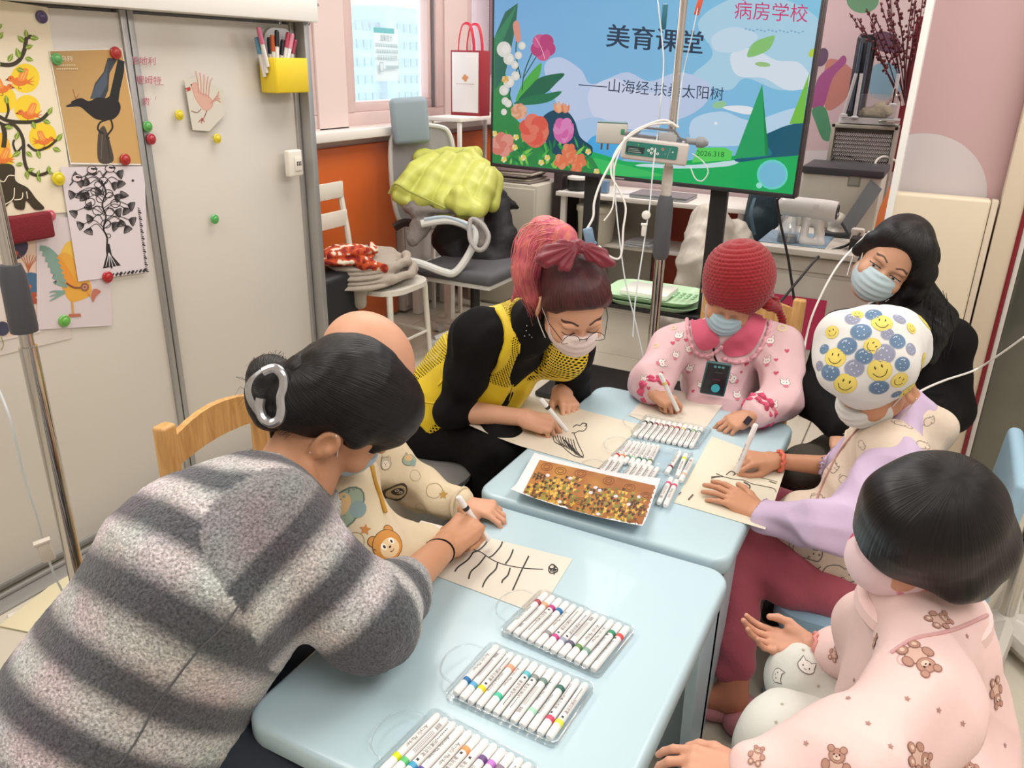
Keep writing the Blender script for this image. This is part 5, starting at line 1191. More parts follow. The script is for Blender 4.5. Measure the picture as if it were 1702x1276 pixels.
for k in range(5):
    t_ = 2*PI*k/5+.2; e_ = (seatc[0]+.28*math.cos(t_), seatc[1]+.28*math.sin(t_))
    MB().tube([(seatc[0], seatc[1], .10), (e_[0], e_[1], .065)], [.024, .016], 8).cone((e_[0], e_[1]-.02, .03), (e_[0], e_[1]+.02, .03), .028, n=12).obj('foot', OCW, oc)
# yellow puffer jacket
YJ = mat('puffer_yellow', 'bcc25c', .42, bump=(45, .25, .006), vary=(5, .05))
def f_puff(s):
    L = [((668, 316), (690, 286), (718, 268)), ((702, 330), (722, 296), (745, 270)), ((738, 340), (752, 305), (772, 272)), ((772, 344), (782, 312), (795, 284)), ((795, 345), (806, 318), (812, 294))]
    r = [.062, .070, .072, .070, .06]
    for i, ps in enumerate(L):
        for j in range(2): s.cap(pd(*ps[j], 4.42+.03*j), pd(*ps[j+1], 4.45+.06*j), r[i]*(1 if j == 0 else .95), r[i]*.9, .012)
    s.cap(pd(780, 262, 4.6), pd(822, 300, 4.55), .06, .055, .012); s.cap(pd(822, 300, 4.55), pd(818, 340, 4.5), .055, .045, .012); s.cap(pd(757, 335, 4.35), pd(790, 348, 4.35), .055, .055, .012)
    s.cap(pd(762, 322, 4.33), pd(770, 345, 4.33), .05, .055, .012); s.cap(pd(660, 325, 4.4), pd(690, 345, 4.42), .035, .03, .012); s.cap(pd(700, 262, 4.65), pd(790, 258, 4.65), .05, .05, .02)
cloth('puffer_jacket', 'yellow green quilted puffer jacket piled on the office chair', 'jacket', f_puff, YJ, .007, .007, 9, 12)
m = MB().tube(crom(pdp([(646, 322, 4.36), (657, 306, 4.34), (680, 318, 4.30), (710, 332, 4.27), (740, 346, 4.25)]), 5), .006, 6); tag(m.obj('zip_edge', mat('zip_green', '98a04a', .4)), 'zip edge along the front of the yellow puffer jacket', 'zip'); _z = bpy.data.objects['zip_edge']; _z.parent = bpy.data.objects['puffer_jacket']; del _z['category']; del _z['label']
def f_black(s):
    s.cap(pd(825, 330, 4.75), pd(832, 400, 4.7), .07, .10, .03); s.cap(pd(832, 400, 4.7), pd(828, 440, 4.65), .10, .08, .03); s.cap(pd(838, 335, 4.8), pd(860, 345, 4.85), .045, .012, .02)
    s.cap(pd(750, 390, 4.75), pd(800, 410, 4.72), .10, .12, .03); s.cap(pd(740, 400, 4.7), pd(760, 430, 4.65), .08, .06, .03); s.cap(pd(745, 345, 4.5), pd(775, 352, 4.5), .035, .03, .02); s.cap(pd(790, 425, 4.65), pd(815, 440, 4.62), .09, .08, .02)
cloth('black_coat', 'black coat hanging over the office chair under the puffer jacket', 'coat', f_black, mat('black_cloth', '15161a', .7, bump=(30, .3)), .008, .007, 14, 20)
def f_grey(s):
    s.cap(pd(686, 345, 4.38), pd(690, 352, 4.36), .035, .035, .02); s.chain([pd(675, 345, 4.4), pd(692, 352, 4.36), pd(715, 350, 4.38)], [.020, .026, .022], .02); s.chain([pd(706, 356, 4.40), pd(698, 378, 4.38), pd(686, 400, 4.36)], [.045, .05, .035], .02, n=(FW[0], FW[1], 0), f=.5)
    s.cap(pd(715, 350, 4.38), pd(788, 352, 4.36), .016, .02, .01); s.chain([pd(788, 352, 4.36), pd(798, 380, 4.33), pd(800, 405, 4.32)], [.030, .034, .030], .02)
cloth('grey_garment', 'brown grey garment with hanging sleeve under the puffer jacket', 'garment', f_grey, mat('greybrown_cloth', '77706c', .8, bump=(60, .3)), .006, .005, 20, 22)
m = MB().tube(crom(pdp([(783, 365, 4.25), (781, 395, 4.24), (792, 414, 4.23), (805, 412, 4.23), (812, 392, 4.24), (800, 372, 4.25)]), 5, True), .013, 8, closed=True); tag(m.obj('grey_strap_loop', mat('strap_grey', '9b9894', .6)), 'grey sleeve loop dangling below the puffer jacket', 'sleeve')
# low white bench in front of the cupboard
t = thing('low_white_bench', 'low white bench behind the office chair by the cupboard', 'bench', (4.3, 2.5, 0)); MB().box((4.30, 2.70, .30), (.40, .30, .03), .004).obj('top', WHITE, t)
for x in (4.14, 4.46):
    for y in (2.58, 2.82): MB().box((x, y, .145), (.05, .05, .285), .004).obj('leg', WHITE, t)
# ================================================================= white puffy coat on a chair behind the stand
def f_white(s):
    s.cap(pd(1180, 372, 4.55), pd(1160, 440, 4.45), .115, .12, .05); s.cap(pd(1215, 400, 4.6), pd(1240, 440, 4.6), .12, .13, .05); s.cap(pd(1165, 440, 4.5), pd(1140, 470, 4.45), .10, .07, .04); s.cap(pd(1190, 480, 4.6), pd(1150, 540, 4.6), .14, .1, .04)
    s.cap(pd(1112, 505, 4.35), pd(1110, 545, 4.3), .075, .07, .03); s.cap(pd(1110, 545, 4.3), pd(1098, 575, 4.25), .06, .04, .03)
cloth('white_coat', 'puffy off-white coat slumped behind the television stand', 'coat', f_white, mat('white_puffer', 'cfc8bc', .45, bump=(25, .35, .008)), .008, .010, 13, 31)
# dark blue backpack behind the television
def f_bag(s):
    c = pd(1268, 368, 4.6); s.cap(c+A([0, 0, .12]), c+A([0, 0, -.16]), .10, .12, .03, n=(1, 0, 0), f=.7); s.cap(c+A([-.06, .02, .02]), c+A([-.06, .02, -.12]), .06, .07, .02)
cloth('backpack', 'dark teal backpack standing between the desks', 'backpack', f_bag, mat('backpack_teal', '1f3540', .7, bump=(60, .3)), .008, .004, 14, 40)
MB().tube(crom([pd(1254, 330, 4.45), pd(1248, 355, 4.42), pd(1254, 390, 4.42)], 5), .012, 8, flat=.5).obj('strap', mat('strap_teal', '3e5c6a', .6), bpy.data.objects['backpack'])
# ================================================================= right-hand desk and its things
rd = thing('side_desk', 'white side desk with drawer fronts right of the television', 'desk', (4.5, .44, 0)); ZD = .75
RW = mat('desk_white', 'ccc8bf', .45)
MB().box((4.47, .44, ZD-.014), (1.26, .54, .028), .004).obj('desktop', RW, rd)
MB().box((4.50, .44, .36), (1.16, .50, .72), .004).obj('body', RW, rd)
for i, (z, h) in enumerate(((.67, .07), (.47, .30), (.16, .30))): MB().box((3.912, .44, z), (.014, .49, h-.006), .003).obj('drawer_front', RW, rd)
a = Art(); nc = pX(1330, 540, 3.90); a.rect(-.14, -.115, .10, .135, 'c2355e'); a.text('消', -.06+.0, .05, .085, '2a1a24'); a.text('进', -.045, -.055, .085, '2a1a24')
a.text('方', .045, .05, .085, '2a1a24') if False else None
o = a.plane('wall_notice', frame((3.90, nc[1], nc[2]), (0, -1, 0), (0, 0, 1)), PRINT(), None); tag(o, 'bright pink paper notice with black characters on the desk front', 'notice')
mtc = pz(1320, 402, ZD); tag(MB().box((mtc[0]+.08, mtc[1], ZD+.002), (.34, .30, .003), .001).obj('desk_mat', mat('mat_blue', '7a93a6', .6, vary=(60, .25))), 'blue patterned mat under the white spray gun', 'mat')
# nano spray gun
gp = thing('spray_gun', 'white cordless mist spray gun standing on the blue mat', 'spray gun', pz(1346, 408, ZD)); GW = mat('gun_white', 'd9d9d6', .3, coat=.2)
GD = depth(pz(1346, 408, ZD)); s = S(); Pg = lambda x, y, dd=0: pd(x, y, GD+dd)
s.cap(Pg(1308, 342, .06), Pg(1372, 350, -.02), .047, .050, .01); skin('barrel', s, GW, gp, .005)
ga = Pg(1372, 350, -.02)-Pg(1308, 342, .06); ga /= np.linalg.norm(ga); ge = Pg(1372, 350, -.02); MB().cone(ge, ge+ga*.052, .051, .047, 24).obj('nozzle_ring', GW, gp); MB().cone(ge+ga*.05, ge+ga*.056, .036, .034, 20).obj('nozzle', BLK, gp)
MB().cone(ge+ga*.05-UP*.014, ge+ga*.060-UP*.014, .012, .010, 14).obj('spray_tip', mat('tip_grey', '9a9a9a', .3, metal=.6), gp)
s = S(); s.chain([Pg(1340, 365, .02), Pg(1337, 385, .02), Pg(1334, 400, .02)], [.022, .017, .02], .01); s.chain([Pg(1360, 368, 0), Pg(1362, 388, 0), Pg(1360, 402, 0)], [.024, .021, .026], .01); s.cap(Pg(1335, 402, .015), Pg(1360, 405, 0), .022, .026, .01); s.cap(Pg(1340, 364, .02), Pg(1362, 368, 0), .02, .024, .01); s.cut((0, 0, ZD+.001), (0, 0, -1)); skin('handle_loop', s, GW, gp, .004)
gc = Pg(1308, 398, .05)*[1, 1, 0]+A([0, 0, ZD+.002]); MB().lathe([(.04, 0), (.048, .006), (.048, .10), (.04, .125)], gc, 20, cap=False).obj('water_jar', mat('jar_glass', 'd8e2e4', .05, trans=.8, alpha=.4), gp); MB().lathe([(.044, .004), (.044, .035), (.001, .036)], gc, 20).obj('water', mat('jar_water', '6f7c84', .1, alpha=.7), gp)
MB().tube(crom([gc+A([-.05, -.01, .10]), gc+A([-.085, -.02, .08]), gc+A([-.085, -.02, .03]), gc+A([-.05, -.01, .012])], 6), .006, 8).obj('jar_handle', mat('jar_glass', 'd8e2e4', .05, trans=.8, alpha=.4), gp)
a = Art()
for i in range(5):
    for j in range(5): a.ell(i*.005, j*.005, .0012, .0012, '8c8c88')
a.plane('speaker_dots', Matrix.Translation(Pg(1352, 347, -.062)) @ facing(1352, 347, GD-.062).to_3x3().to_4x4(), PRINT(), gp)
# white box device with dark lid
def bxy(x0, x1, y0, y1, z0, z1, bev=.004): return MB().box(((x0+x1)/2, (y0+y1)/2, (z0+z1)/2), (x1-x0, y1-y0, z1-z0), bev)
t = thing('disinfection_box', 'white box appliance with a dark lid at the back of the side desk', 'appliance', (4.62, .45, ZD)); q0, q1 = pX(1335, 280, 4.45), pX(1468, 292, 4.45)
bxy(4.45, 4.80, q1[1], q0[1], ZD, q0[2]-.02, .012).obj('body', mat('box_white', 'c4c2b6', .45), t); bxy(4.44, 4.81, q1[1]-.005, q0[1]+.005, q0[2]-.02, q0[2]+.015, .006).obj('lid', mat('lid_dark', '3a3a40', .4), t)
a = Art(); a.rect(-.03, -.03, .03, .03, '85877f'); a.rect(-.024, -.02, .02, .02, '9a9c92'); lc = pX(1420, 300, 4.449); a.plane('label', frame(lc, (0, -1, 0), (0, 0, 1)), PRINT(), t)
# metal cabinet with expanded mesh behind, on a higher shelf
q0, q1 = pX(1383, 205, 4.86), pX(1494, 212, 4.86); qz = pX(1380, 275, 4.86)[2]
t = thing('metal_heater', 'grey metal box with an expanded mesh front behind the white appliance', 'heater', (4.95, q0[1]-.2, qz))
f = MB(); y0, y1, z0, z1 = q1[1], q0[1], ZD+.02, q0[2]
for c, d in (((4.96, (y0+y1)/2, z1-.01), (.2, y1-y0, .02)), ((4.96, (y0+y1)/2, z0+.01), (.2, y1-y0, .02)), ((4.96, y0+.01, (z0+z1)/2), (.2, .02, z1-z0)), ((4.96, y1-.01, (z0+z1)/2), (.2, .02, z1-z0)), ((5.05, (y0+y1)/2, (z0+z1)/2), (.01, y1-y0, z1-z0))): f.box(c, d, .003)
f.obj('frame', mat('heater_grey', 'aaa69c', .4, metal=.3), t)
g = MB(); nx_, nz_ = 26, 20; w_, h_ = (y1-y0-.05)/nx_, (z1-z0-.06)/nz_
for i in range(nx_):
    for j in range(nz_):
        y, z = y0+.025+w_*(i+.5*(j % 2)), z0+.03+h_*j
        V = [(4.868, y-w_*.5, z), (4.864, y, z+h_*.5), (4.868, y+w_*.5, z), (4.864, y, z-h_*.5), (4.868, y-w_*.28, z), (4.864, y, z+h_*.28), (4.868, y+w_*.28, z), (4.864, y, z-h_*.28)]
        g.put(V, [(0, 1, 5, 4), (1, 2, 6, 5), (2, 3, 7, 6), (3, 0, 4, 7)])
o = g.obj('mesh_front', mat('mesh_steel', 'd4d4d6', .35, metal=.6), t); o['kind'] = 'stuff'
# shelf with lamp, trays, flowers
zs = q0[2]+.005; t = thing('white_tray', 'white rounded tray on top of the metal mesh box', 'tray', (4.93, (y0+y1)/2, zs)); MB().prism(rrect(.18, (y1-y0)*.9, .03, 4, 4.95, (y0+y1)/2-.01), zs, zs+.03).obj('tray', mat('tray_white', 'b8b6b6', .4), t, sharp=30)
lt, lb_ = pX(1438, 48, 4.93), pX(1420, 186, 4.93); t = thing('uv_lamp', 'tall black twin tube lamp standing on the white tray', 'lamp', lb_)
Fm = frame(lb_*[1, 1, 0]+A([0, 0, zs+.03]), (0, -1, 0), lt-lb_); L_ = np.linalg.norm(lt-lb_)
MB().use(Fm).box((0, L_/2, -.03), (.10, L_, .05), .024, 4).obj('housing', mat('lamp_black', '1a1d24', .3), t)
for x in (-.02, .02): MB().use(Fm).cone((x, .03, .012), (x, L_-.04, .012), .010, n=12).obj('tube', mat('lamp_tube', '4c5664', .15, metal=.4), t)
for k, (x0_, y0_, x1_, y1_) in enumerate(((1423, 122, 1402, 192), (1432, 122, 1420, 196), (1494, 122, 1484, 175))):
    p, q = pX(x0_, y0_, 4.86), pX(x1_, y1_, 4.86); tag(MB().cone(q, p, .009, n=10).lathe([(.02, 0), (.02, .006), (.009, .012)], q, 14).obj('tube_stand', mat('stand_white', 'b4b2b4', .35)), ['leftmost grey rod stand beside the black lamp', 'second grey rod stand in front of the black lamp', 'grey rod stand right of the glass tank'][k], 'rod', 'rod stands on the white tray')
p = pX(1455, 178, 4.9); t = thing('glass_tank', 'clear tank with beige fluff behind the rod stands', 'tank', p); MB().box((4.95, p[1], zs+.09), (.12, .20, .12), .004).obj('glass', mat('jar_glass', 'd8e2e4', .05, trans=.8, alpha=.4), t)
s = S(); s.ell((4.95, p[1], zs+.055), (.045, .085, .035)); s.ell((4.95, p[1]-.03, zs+.08), (.04, .05, .03)); skin('fluff', s, mat('fluff_beige', 'a89a84', .9, bump=(60, .8)), t, .008, disp=lambda P: .006*fold(P, 30, 5))
p = pX(1483, 178, 4.8); t = thing('steel_clamp', 'shiny steel clamp stand right of the glass tank', 'clamp', p); m = MB(); m.box((4.82, p[1], zs+.02), (.07, .10, .01), .002); m.tube([p+A([0, .03, .01]), p+A([0, .01, .05]), p+A([0, -.03, .06]), p+A([0, -.05, .01])], .008, 6); m.cone(p+A([0, 0, .02]), p+A([0, 0, .09]), .012, n=10); m.obj('body', CHROME, t)
# dark red banner and dried stems
tag(bxy(5.0, 5.02, pX(1545, 60, 5.0)[1], pX(1518, 60, 5.0)[1], 1.0, 1.78, .003).obj('dark_red_board', mat('banner_red', '7c1626', .6)), 'dark red upright board beside the dried flowers', 'board')
vs = thing('dried_flowers', 'bundle of dark red dried berry stems in the corner', 'dried flowers', pX(1500, 190, 4.96)); rg = random.Random(9)
tips = [(1412, 22), (1425, 30), (1440, 14), (1452, 22), (1463, 4), (1470, -12), (1478, -20), (1484, -30), (1490, -8), (1430, 40), (1447, 36), (1475, 20), (1518, -20), (1526, -25), (1536, -15), (1522, 5), (1545, -25)]
br_ = MB()
for i, (x, y) in enumerate(tips):
    b0 = pX(1502+rg.uniform(-4, 6), 175, 4.97); tp = pX(x, y, 4.97+rg.uniform(-.05, .05)); md = (b0+tp)/2+A([0, rg.uniform(-.02, .02), 0])
    P = crom([b0, md, tp], 6); MB().tube(P, .0028, 5).obj('stem', mat('stem_red', '4a1c24', .7), vs)
    for k in range(14):
        u = .42+.58*k/14; j = min(int(u*(len(P)-1)), len(P)-2); q = P[j]*(1-(u*(len(P)-1)-j))+P[j+1]*(u*(len(P)-1)-j); q = q+A([rg.uniform(-.01, .01), rg.uniform(-.012, .012), rg.uniform(-.008, .008)]); br_.ball(q, rg.uniform(.006, .010), 6, 5)
o = br_.obj('berries', mat('berry_red', '5c1a22', .55), vs); o['kind'] = 'stuff'
# tablet screen leaning, with its keyboard body
t = thing('tablet_screen', 'dark flat screen leaning back on a white stand on the side desk', 'monitor', pz(1385, 400, ZD))
q0, q1, q2, q3 = pd(1400, 368, 3.84), pd(1447, 298, 3.98), pd(1466, 314, 3.96), pd(1413, 390, 3.80)
nn = np.cross(q1-q0, q3-q0); nn /= np.linalg.norm(nn); m = MB(); V = [q0, q1, q2, q3]+[v+nn*.02 for v in (q0, q1, q2, q3)]; m.put(V, [(3, 2, 1, 0), (4, 5, 6, 7), (0, 1, 5, 4), (1, 2, 6, 5), (2, 3, 7, 6), (3, 0, 4, 7)]); m.obj('panel', mat('screen_dark', '3c4042', .65), t, smooth=False)
s = S(); c = pd(1392, 368, 4.02); s.ell(c, (.06, .045, .045), k=.02); s.ell(c+A([.0, -.01, -.05]), (.08, .055, .03), k=.02); skin('stand', s, mat('device_white', 'c9c6bc', .4), t, .006)
MB().box(pd(1392, 392, 4.0), (.12, .14, .045), .01).obj('dock', mat('dock_dark', '3c3d40', .5), t)
tag(MB().box(pz(1430, 418, ZD)+A([.02, .0, .03]), (.09, .10, .06), .006).obj('small_black_box', mat('box_black', '241c1c', .5)), 'small black box at the front right corner of the side desk', 'box')
tag(MB().box(pd(1424, 395, 3.82)+A([0, 0, .0]), (.05, .06, .09), .01).obj('power_adapter', mat('adapter_white', 'd8d4cc', .4)), 'white power adapter with plugs near the black box', 'adapter')
s_ = [pX(1450, 400, 3.86), pX(1490, 300, 3.86)]; m = MB(); P = [pd(*q) for q in ((1448, 400, 3.7), (1462, 345, 3.72), (1486, 296, 3.75), (1490, 300, 3.6), (1474, 352, 3.58), (1462, 395, 3.56))]
m.put(P+[p+A([0, -.012, 0]) for p in P], [(0, 1, 2, 3, 4, 5), (11, 10, 9, 8, 7, 6)]+[(i, (i+1) % 6, 6+(i+1) % 6, 6+i) for i in range(6)]); tag(m.obj('orange_folder', mat('folder_orange', 'd8702a', .5), smooth=False), 'bright orange folder standing at the edge of the pink wall', 'folder')
BC = mat('cable_black', '17171a', .5)
cable('black_lead', 'black power lead hanging from the TV corner down past the side desk', [(1291, 330, 3.55), (1297, 370, 3.6), (1310, 430, 3.65), (1320, 500, 3.7), (1326, 560, 3.72), (1330, 690, depth(pz(1330, 690, .006)))], .006, BC)
cable('power_lead', 'black cord sloping from the side desk down behind the red hat', [(1432, 385, 3.8), (1412, 405, 3.72), (1385, 415, 3.7), (1362, 425, 3.65), (1330, 462, 3.6), (1300, 498, 3.6), (1270, 530, 3.6)], .006, BC)
cable('white_lead', 'white cable running from the adapter down beside the woman in black', [(1445, 385, 3.4), (1415, 415, 3.3), (1390, 445, 3.2), (1365, 490, 3.1), (1345, 540, 3.05), (1334, 600, 3.0), (1330, 660, 3.0)], .0042, WT)
cable('power_lead', 'black cord with plugs lying on the dark lid of the appliance', [(1375, 275, 4.42), (1384, 262, 4.42), (1400, 256, 4.42), (1425, 266, 4.42), (1445, 272, 4.42), (1475, 270, 4.42)], .007, BC)
cable('white_coil', 'white coiled cord on the right of the dark lid', [(1510, 175, 4.7), (1495, 225, 4.5), (1480, 270, 4.35), (1468, 290, 4.3), (1456, 285, 4.3), (1456, 268, 4.3), (1470, 260, 4.3), (1490, 268, 4.3)], .006, WT)
for x, y in ((1374, 277), (1396, 279)): tag(MB().box(pd(x, y, 4.40), (.04, .05, .035), .008).obj('plug', BC), ['left black plug on the dark lid', 'right black plug on the dark lid'][x > 1380], 'plug', 'plugs on the dark lid')
tag(MB().box(pd(1420, 273, 4.44), (.03, .07, .018), .004).obj('white_charger', mat('charger_w', 'e4e4e4', .3)), 'small white charger lying on the dark lid', 'charger')
cable('long_drip_line', 'thin white tube sagging across the right edge from the corridor', [(1702, 560, 2.0), (1660, 590, 2.1), (1620, 615, 2.2), (1570, 632, 2.05), (1530, 650, 1.95), (1510, 668, 1.9)], .0028, WT, 'tube')
# ================================================================= left infusion stand
t = thing('infusion_stand', 'chrome infusion stand with a grey grip at the left edge before the whiteboard', 'infusion stand', (.87, 1.5, 0))
lp = pY(60, 640, 1.5); X_ = lp[0]; MB().cone((X_, 1.5, .02), (X_, 1.5, .99), .0165, n=24).obj('lower_pole', CHROME, t); MB().cone((X_, 1.5, .9), (X_, 1.5, 2.2), .0125, n=20).obj('upper_pole', CHROME, t)
z0_, z1_ = pY(50, 548, 1.5)[2], pY(15, 440, 1.5)[2]; MB().lathe([(.024, 0), (.025, .01), (.023, z1_-z0_-.02), (.018, z1_-z0_)], (X_, 1.5, z0_), 24).obj('grip', mat('grip_dark', '47484e', .5), t)
for k in range(5):
    th_ = 2*PI*k/5+.5; MB().tube([(X_, 1.5, .07), (X_+.25*math.cos(th_), 1.5+.25*math.sin(th_), .045)], .012, 8).cone((X_+.25*math.cos(th_)-.01, 1.5+.25*math.sin(th_), .022), (X_+.25*math.cos(th_)+.01, 1.5+.25*math.sin(th_), .022), .021, n=12).obj('foot', mat('cast_grey', '8c8d90', .4, metal=.5), t)
cable('left_drip_line', 'thin clear tube hanging left of the left stand to a white clamp', [(-5, 640, 1.75), (18, 700, 1.75), (40, 790, 1.8), (62, 860, 1.85), (72, 900, 1.9), (88, 950, 1.95), (105, 985, 2.0)], .0028, TT, 'tube')
Fm = facing(76, 915, 1.86) @ Matrix.Rotation(R(8), 4, 'Z'); tag(MB().use(Fm).box((0, 0, 0), (.028, .055, .016), .004).box((0, .025, 0), (.036, .008, .018), .002).obj('drip_clamp', mat('clamp_cream', 'd8d0c4', .35, alpha=.85)), 'small cream drip clamp beside the lower left pole', 'tube clamp')
p = pz(85, 1000, .004); tag(MB().box(p, (.26, .12, .004), .0005, rz=.25).obj('floor_card', mat('card_cream', 'd8cfae', .7)), 'cream card lying on the floor under the whiteboard', 'card'); tag(MB().box(pz(60, 1012, .002), (.14, .05, .003), .0005, rz=-.35).obj('floor_paper', mat('card_white', 'ddd8d2', .7)), 'small white slip beside the cream card on the floor', 'paper')
# ================================================================= seats round the tables
PINE = woodmat('pine_wood', 'd8ac70', 'bd8d52')
def wood_chair(label, cx, cy, ang, posts, zt=.70, name='wooden_chair'):
    t = thing(name, label, 'chair', (cx, cy, 0)); (x0, y0), (x1, y1) = posts
    dx, dy = x1-x0, y1-y0; L = math.hypot(dx, dy); ux, uy = dx/L, dy/L; nx, ny = ang   # towards the sitter
    rz = math.atan2(uy, ux)
    for x, y in posts:
        MB().use(Matrix.Translation((x, y, 0)) @ Matrix.Rotation(rz, 4, 'Z')).box((0, 0, zt/2), (.045, .038, zt), .008, 3).obj('back_leg', PINE, t)
        MB().use(Matrix.Translation((x+nx*.30, y+ny*.30, 0)) @ Matrix.Rotation(rz, 4, 'Z')).box((0, 0, .14), (.038, .038, .28), .006).obj('front_leg', PINE, t)
    mx, my = (x0+x1)/2, (y0+y1)/2
    n = 8; V = []
    for k, (off, zz) in enumerate(((-.010, 0), (.010, 0), (-.010, 1), (.010, 1))):
        for i in range(n+1):
            u = i/n; arch = .028*math.sin(PI*u); z = zt-.12+arch*.4 if not zz else zt-.045+arch
            V.append((x0+dx*u+nx*(off-.012*math.sin(PI*u)), y0+dy*u+ny*(off-.012*math.sin(PI*u)), z))
    m_ = n+1; F = []
    for i in range(n): F += [(i, i+1, 2*m_+i+1, 2*m_+i), (m_+i+1, m_+i, 3*m_+i, 3*m_+i+1), (2*m_+i, 2*m_+i+1, 3*m_+i+1, 3*m_+i), (i+1, i, m_+i, m_+i+1)]
    MB().put(V, F).obj('top_rail', PINE, t, smooth=False)
    MB().use(Matrix.Translation((mx, my, 0)) @ Matrix.Rotation(rz, 4, 'Z')).box((0, 0, .42), (L, .018, .05), .003).obj('lower_rail', PINE, t)
    MB().use(Matrix.Translation((mx+nx*.16, my+ny*.16, 0)) @ Matrix.Rotation(rz, 4, 'Z')).box((0, 0, .29), (L+.03, .36, .022), .008).obj('seat', PINE, t)
    return t
pl, pr_ = pz(272, 706, .70), pz(415, 632, .70)
wood_chair('pine child chair at the left with the checked coat in front', 1.3, 1.4, (0, -1), ((pl[0], pl[1]), (pr_[0]+.02, pr_[1])))
pq = pz(1330, 497, .72); wood_chair('pine child chair behind the child in the red hat', 2.8, .5, (-1, 0), ((pq[0], pq[1]), (pq[0], pq[1]+.34)), .72)
# grey round stool of the yellow-vest woman
t = thing('round_stool', 'grey metal stool under the woman in the yellow vest', 'stool', (1.80, 1.23, 0)); STG = mat('stool_grey', 'a8a6a2', .3, metal=.4)
MB().lathe([(.14, -.03), (.165, -.02), (.17, 0), (.15, .012), (.001, .014)], (1.80, 1.24, .375), 32).obj('seat', STG, t); MB().lathe([(.14, 0), (.11, .12), (.105, .2), (.13, .345)], (1.80, 1.24, .0), 32).obj('pedestal', STG, t)
# pale blue moulded chair of the child in the smiley cap
t = thing('blue_chair', 'pale blue moulded child chair under the child in the smiley cap', 'chair', (1.93, -.03, 0)); CB = mat('blue_chair_plastic', '93b6cb', .35)
MB().prism(rrect(.36, .34, .07, 5, 1.93, 0.0), .235, .28).obj('seat', CB, t, sharp=30)
for x in (1.80, 2.06):
    for y in (-.12, .12): MB().cone((x, y, .24), (x+(.02 if x > 1.9 else -.02), y+(.02 if y > 0 else -.02), 0), .028, .02, 10).obj('leg', CB, t)
b0, b1 = pY(1660, 735, -.24), pY(1648, 940, -.24)
m = MB().use(Matrix.Translation((1.97, -.225, 0)) @ Matrix.Rotation(R(4), 4, 'X')); m.box((.0, 0, .52), (.34, .035, .42), .016, 4).box((0, .01, .30), (.2, .03, .12), .008); m.obj('backrest', CB, t)
# chrome column on a white base at the right edge
t = thing('column_base', 'chrome column on a white spreading base at the right edge', 'pedestal', (2.28, -.40, 0)); cx_, cy_ = pz(1668, 1035, .06)[:2]
MB().cone((cx_, cy_, .05), (cx_, cy_, .40), .020, n=20).obj('column', CHROME, t); MB().lathe([(.05, 0), (.05, .015), (.03, .03), (.022, .04)], (cx_, cy_, .055), 20).obj('collar', mat('base_white', 'c9c4bc', .35), t)
for k, an in enumerate((170, 215, 260, 305, 350)):
    a_ = R(an); MB().tube([(cx_, cy_, .055), (cx_+.17*math.cos(a_), cy_+.17*math.sin(a_), .05), (cx_+.36*math.cos(a_), cy_+.36*math.sin(a_), .045)], [.04, .032, .02], 8, flat=.8).obj('arm', mat('base_white', 'c9c4bc', .35), t)
    MB().cone((cx_+.36*math.cos(a_), cy_+.36*math.sin(a_)-.012, .025), (cx_+.36*math.cos(a_), cy_+.36*math.sin(a_)+.012, .025), .024, n=12).obj('caster', BLK, t)
tag(MB().lathe([(.03, 0), (.036, .01), (.036, .05), (.03, .055), (.001, .055)], pz(1285, 1030, 0), 16).obj('black_cup', mat('cup_black', '1c1618', .5)), 'small black cup on the floor beside the raised hand', 'cup')
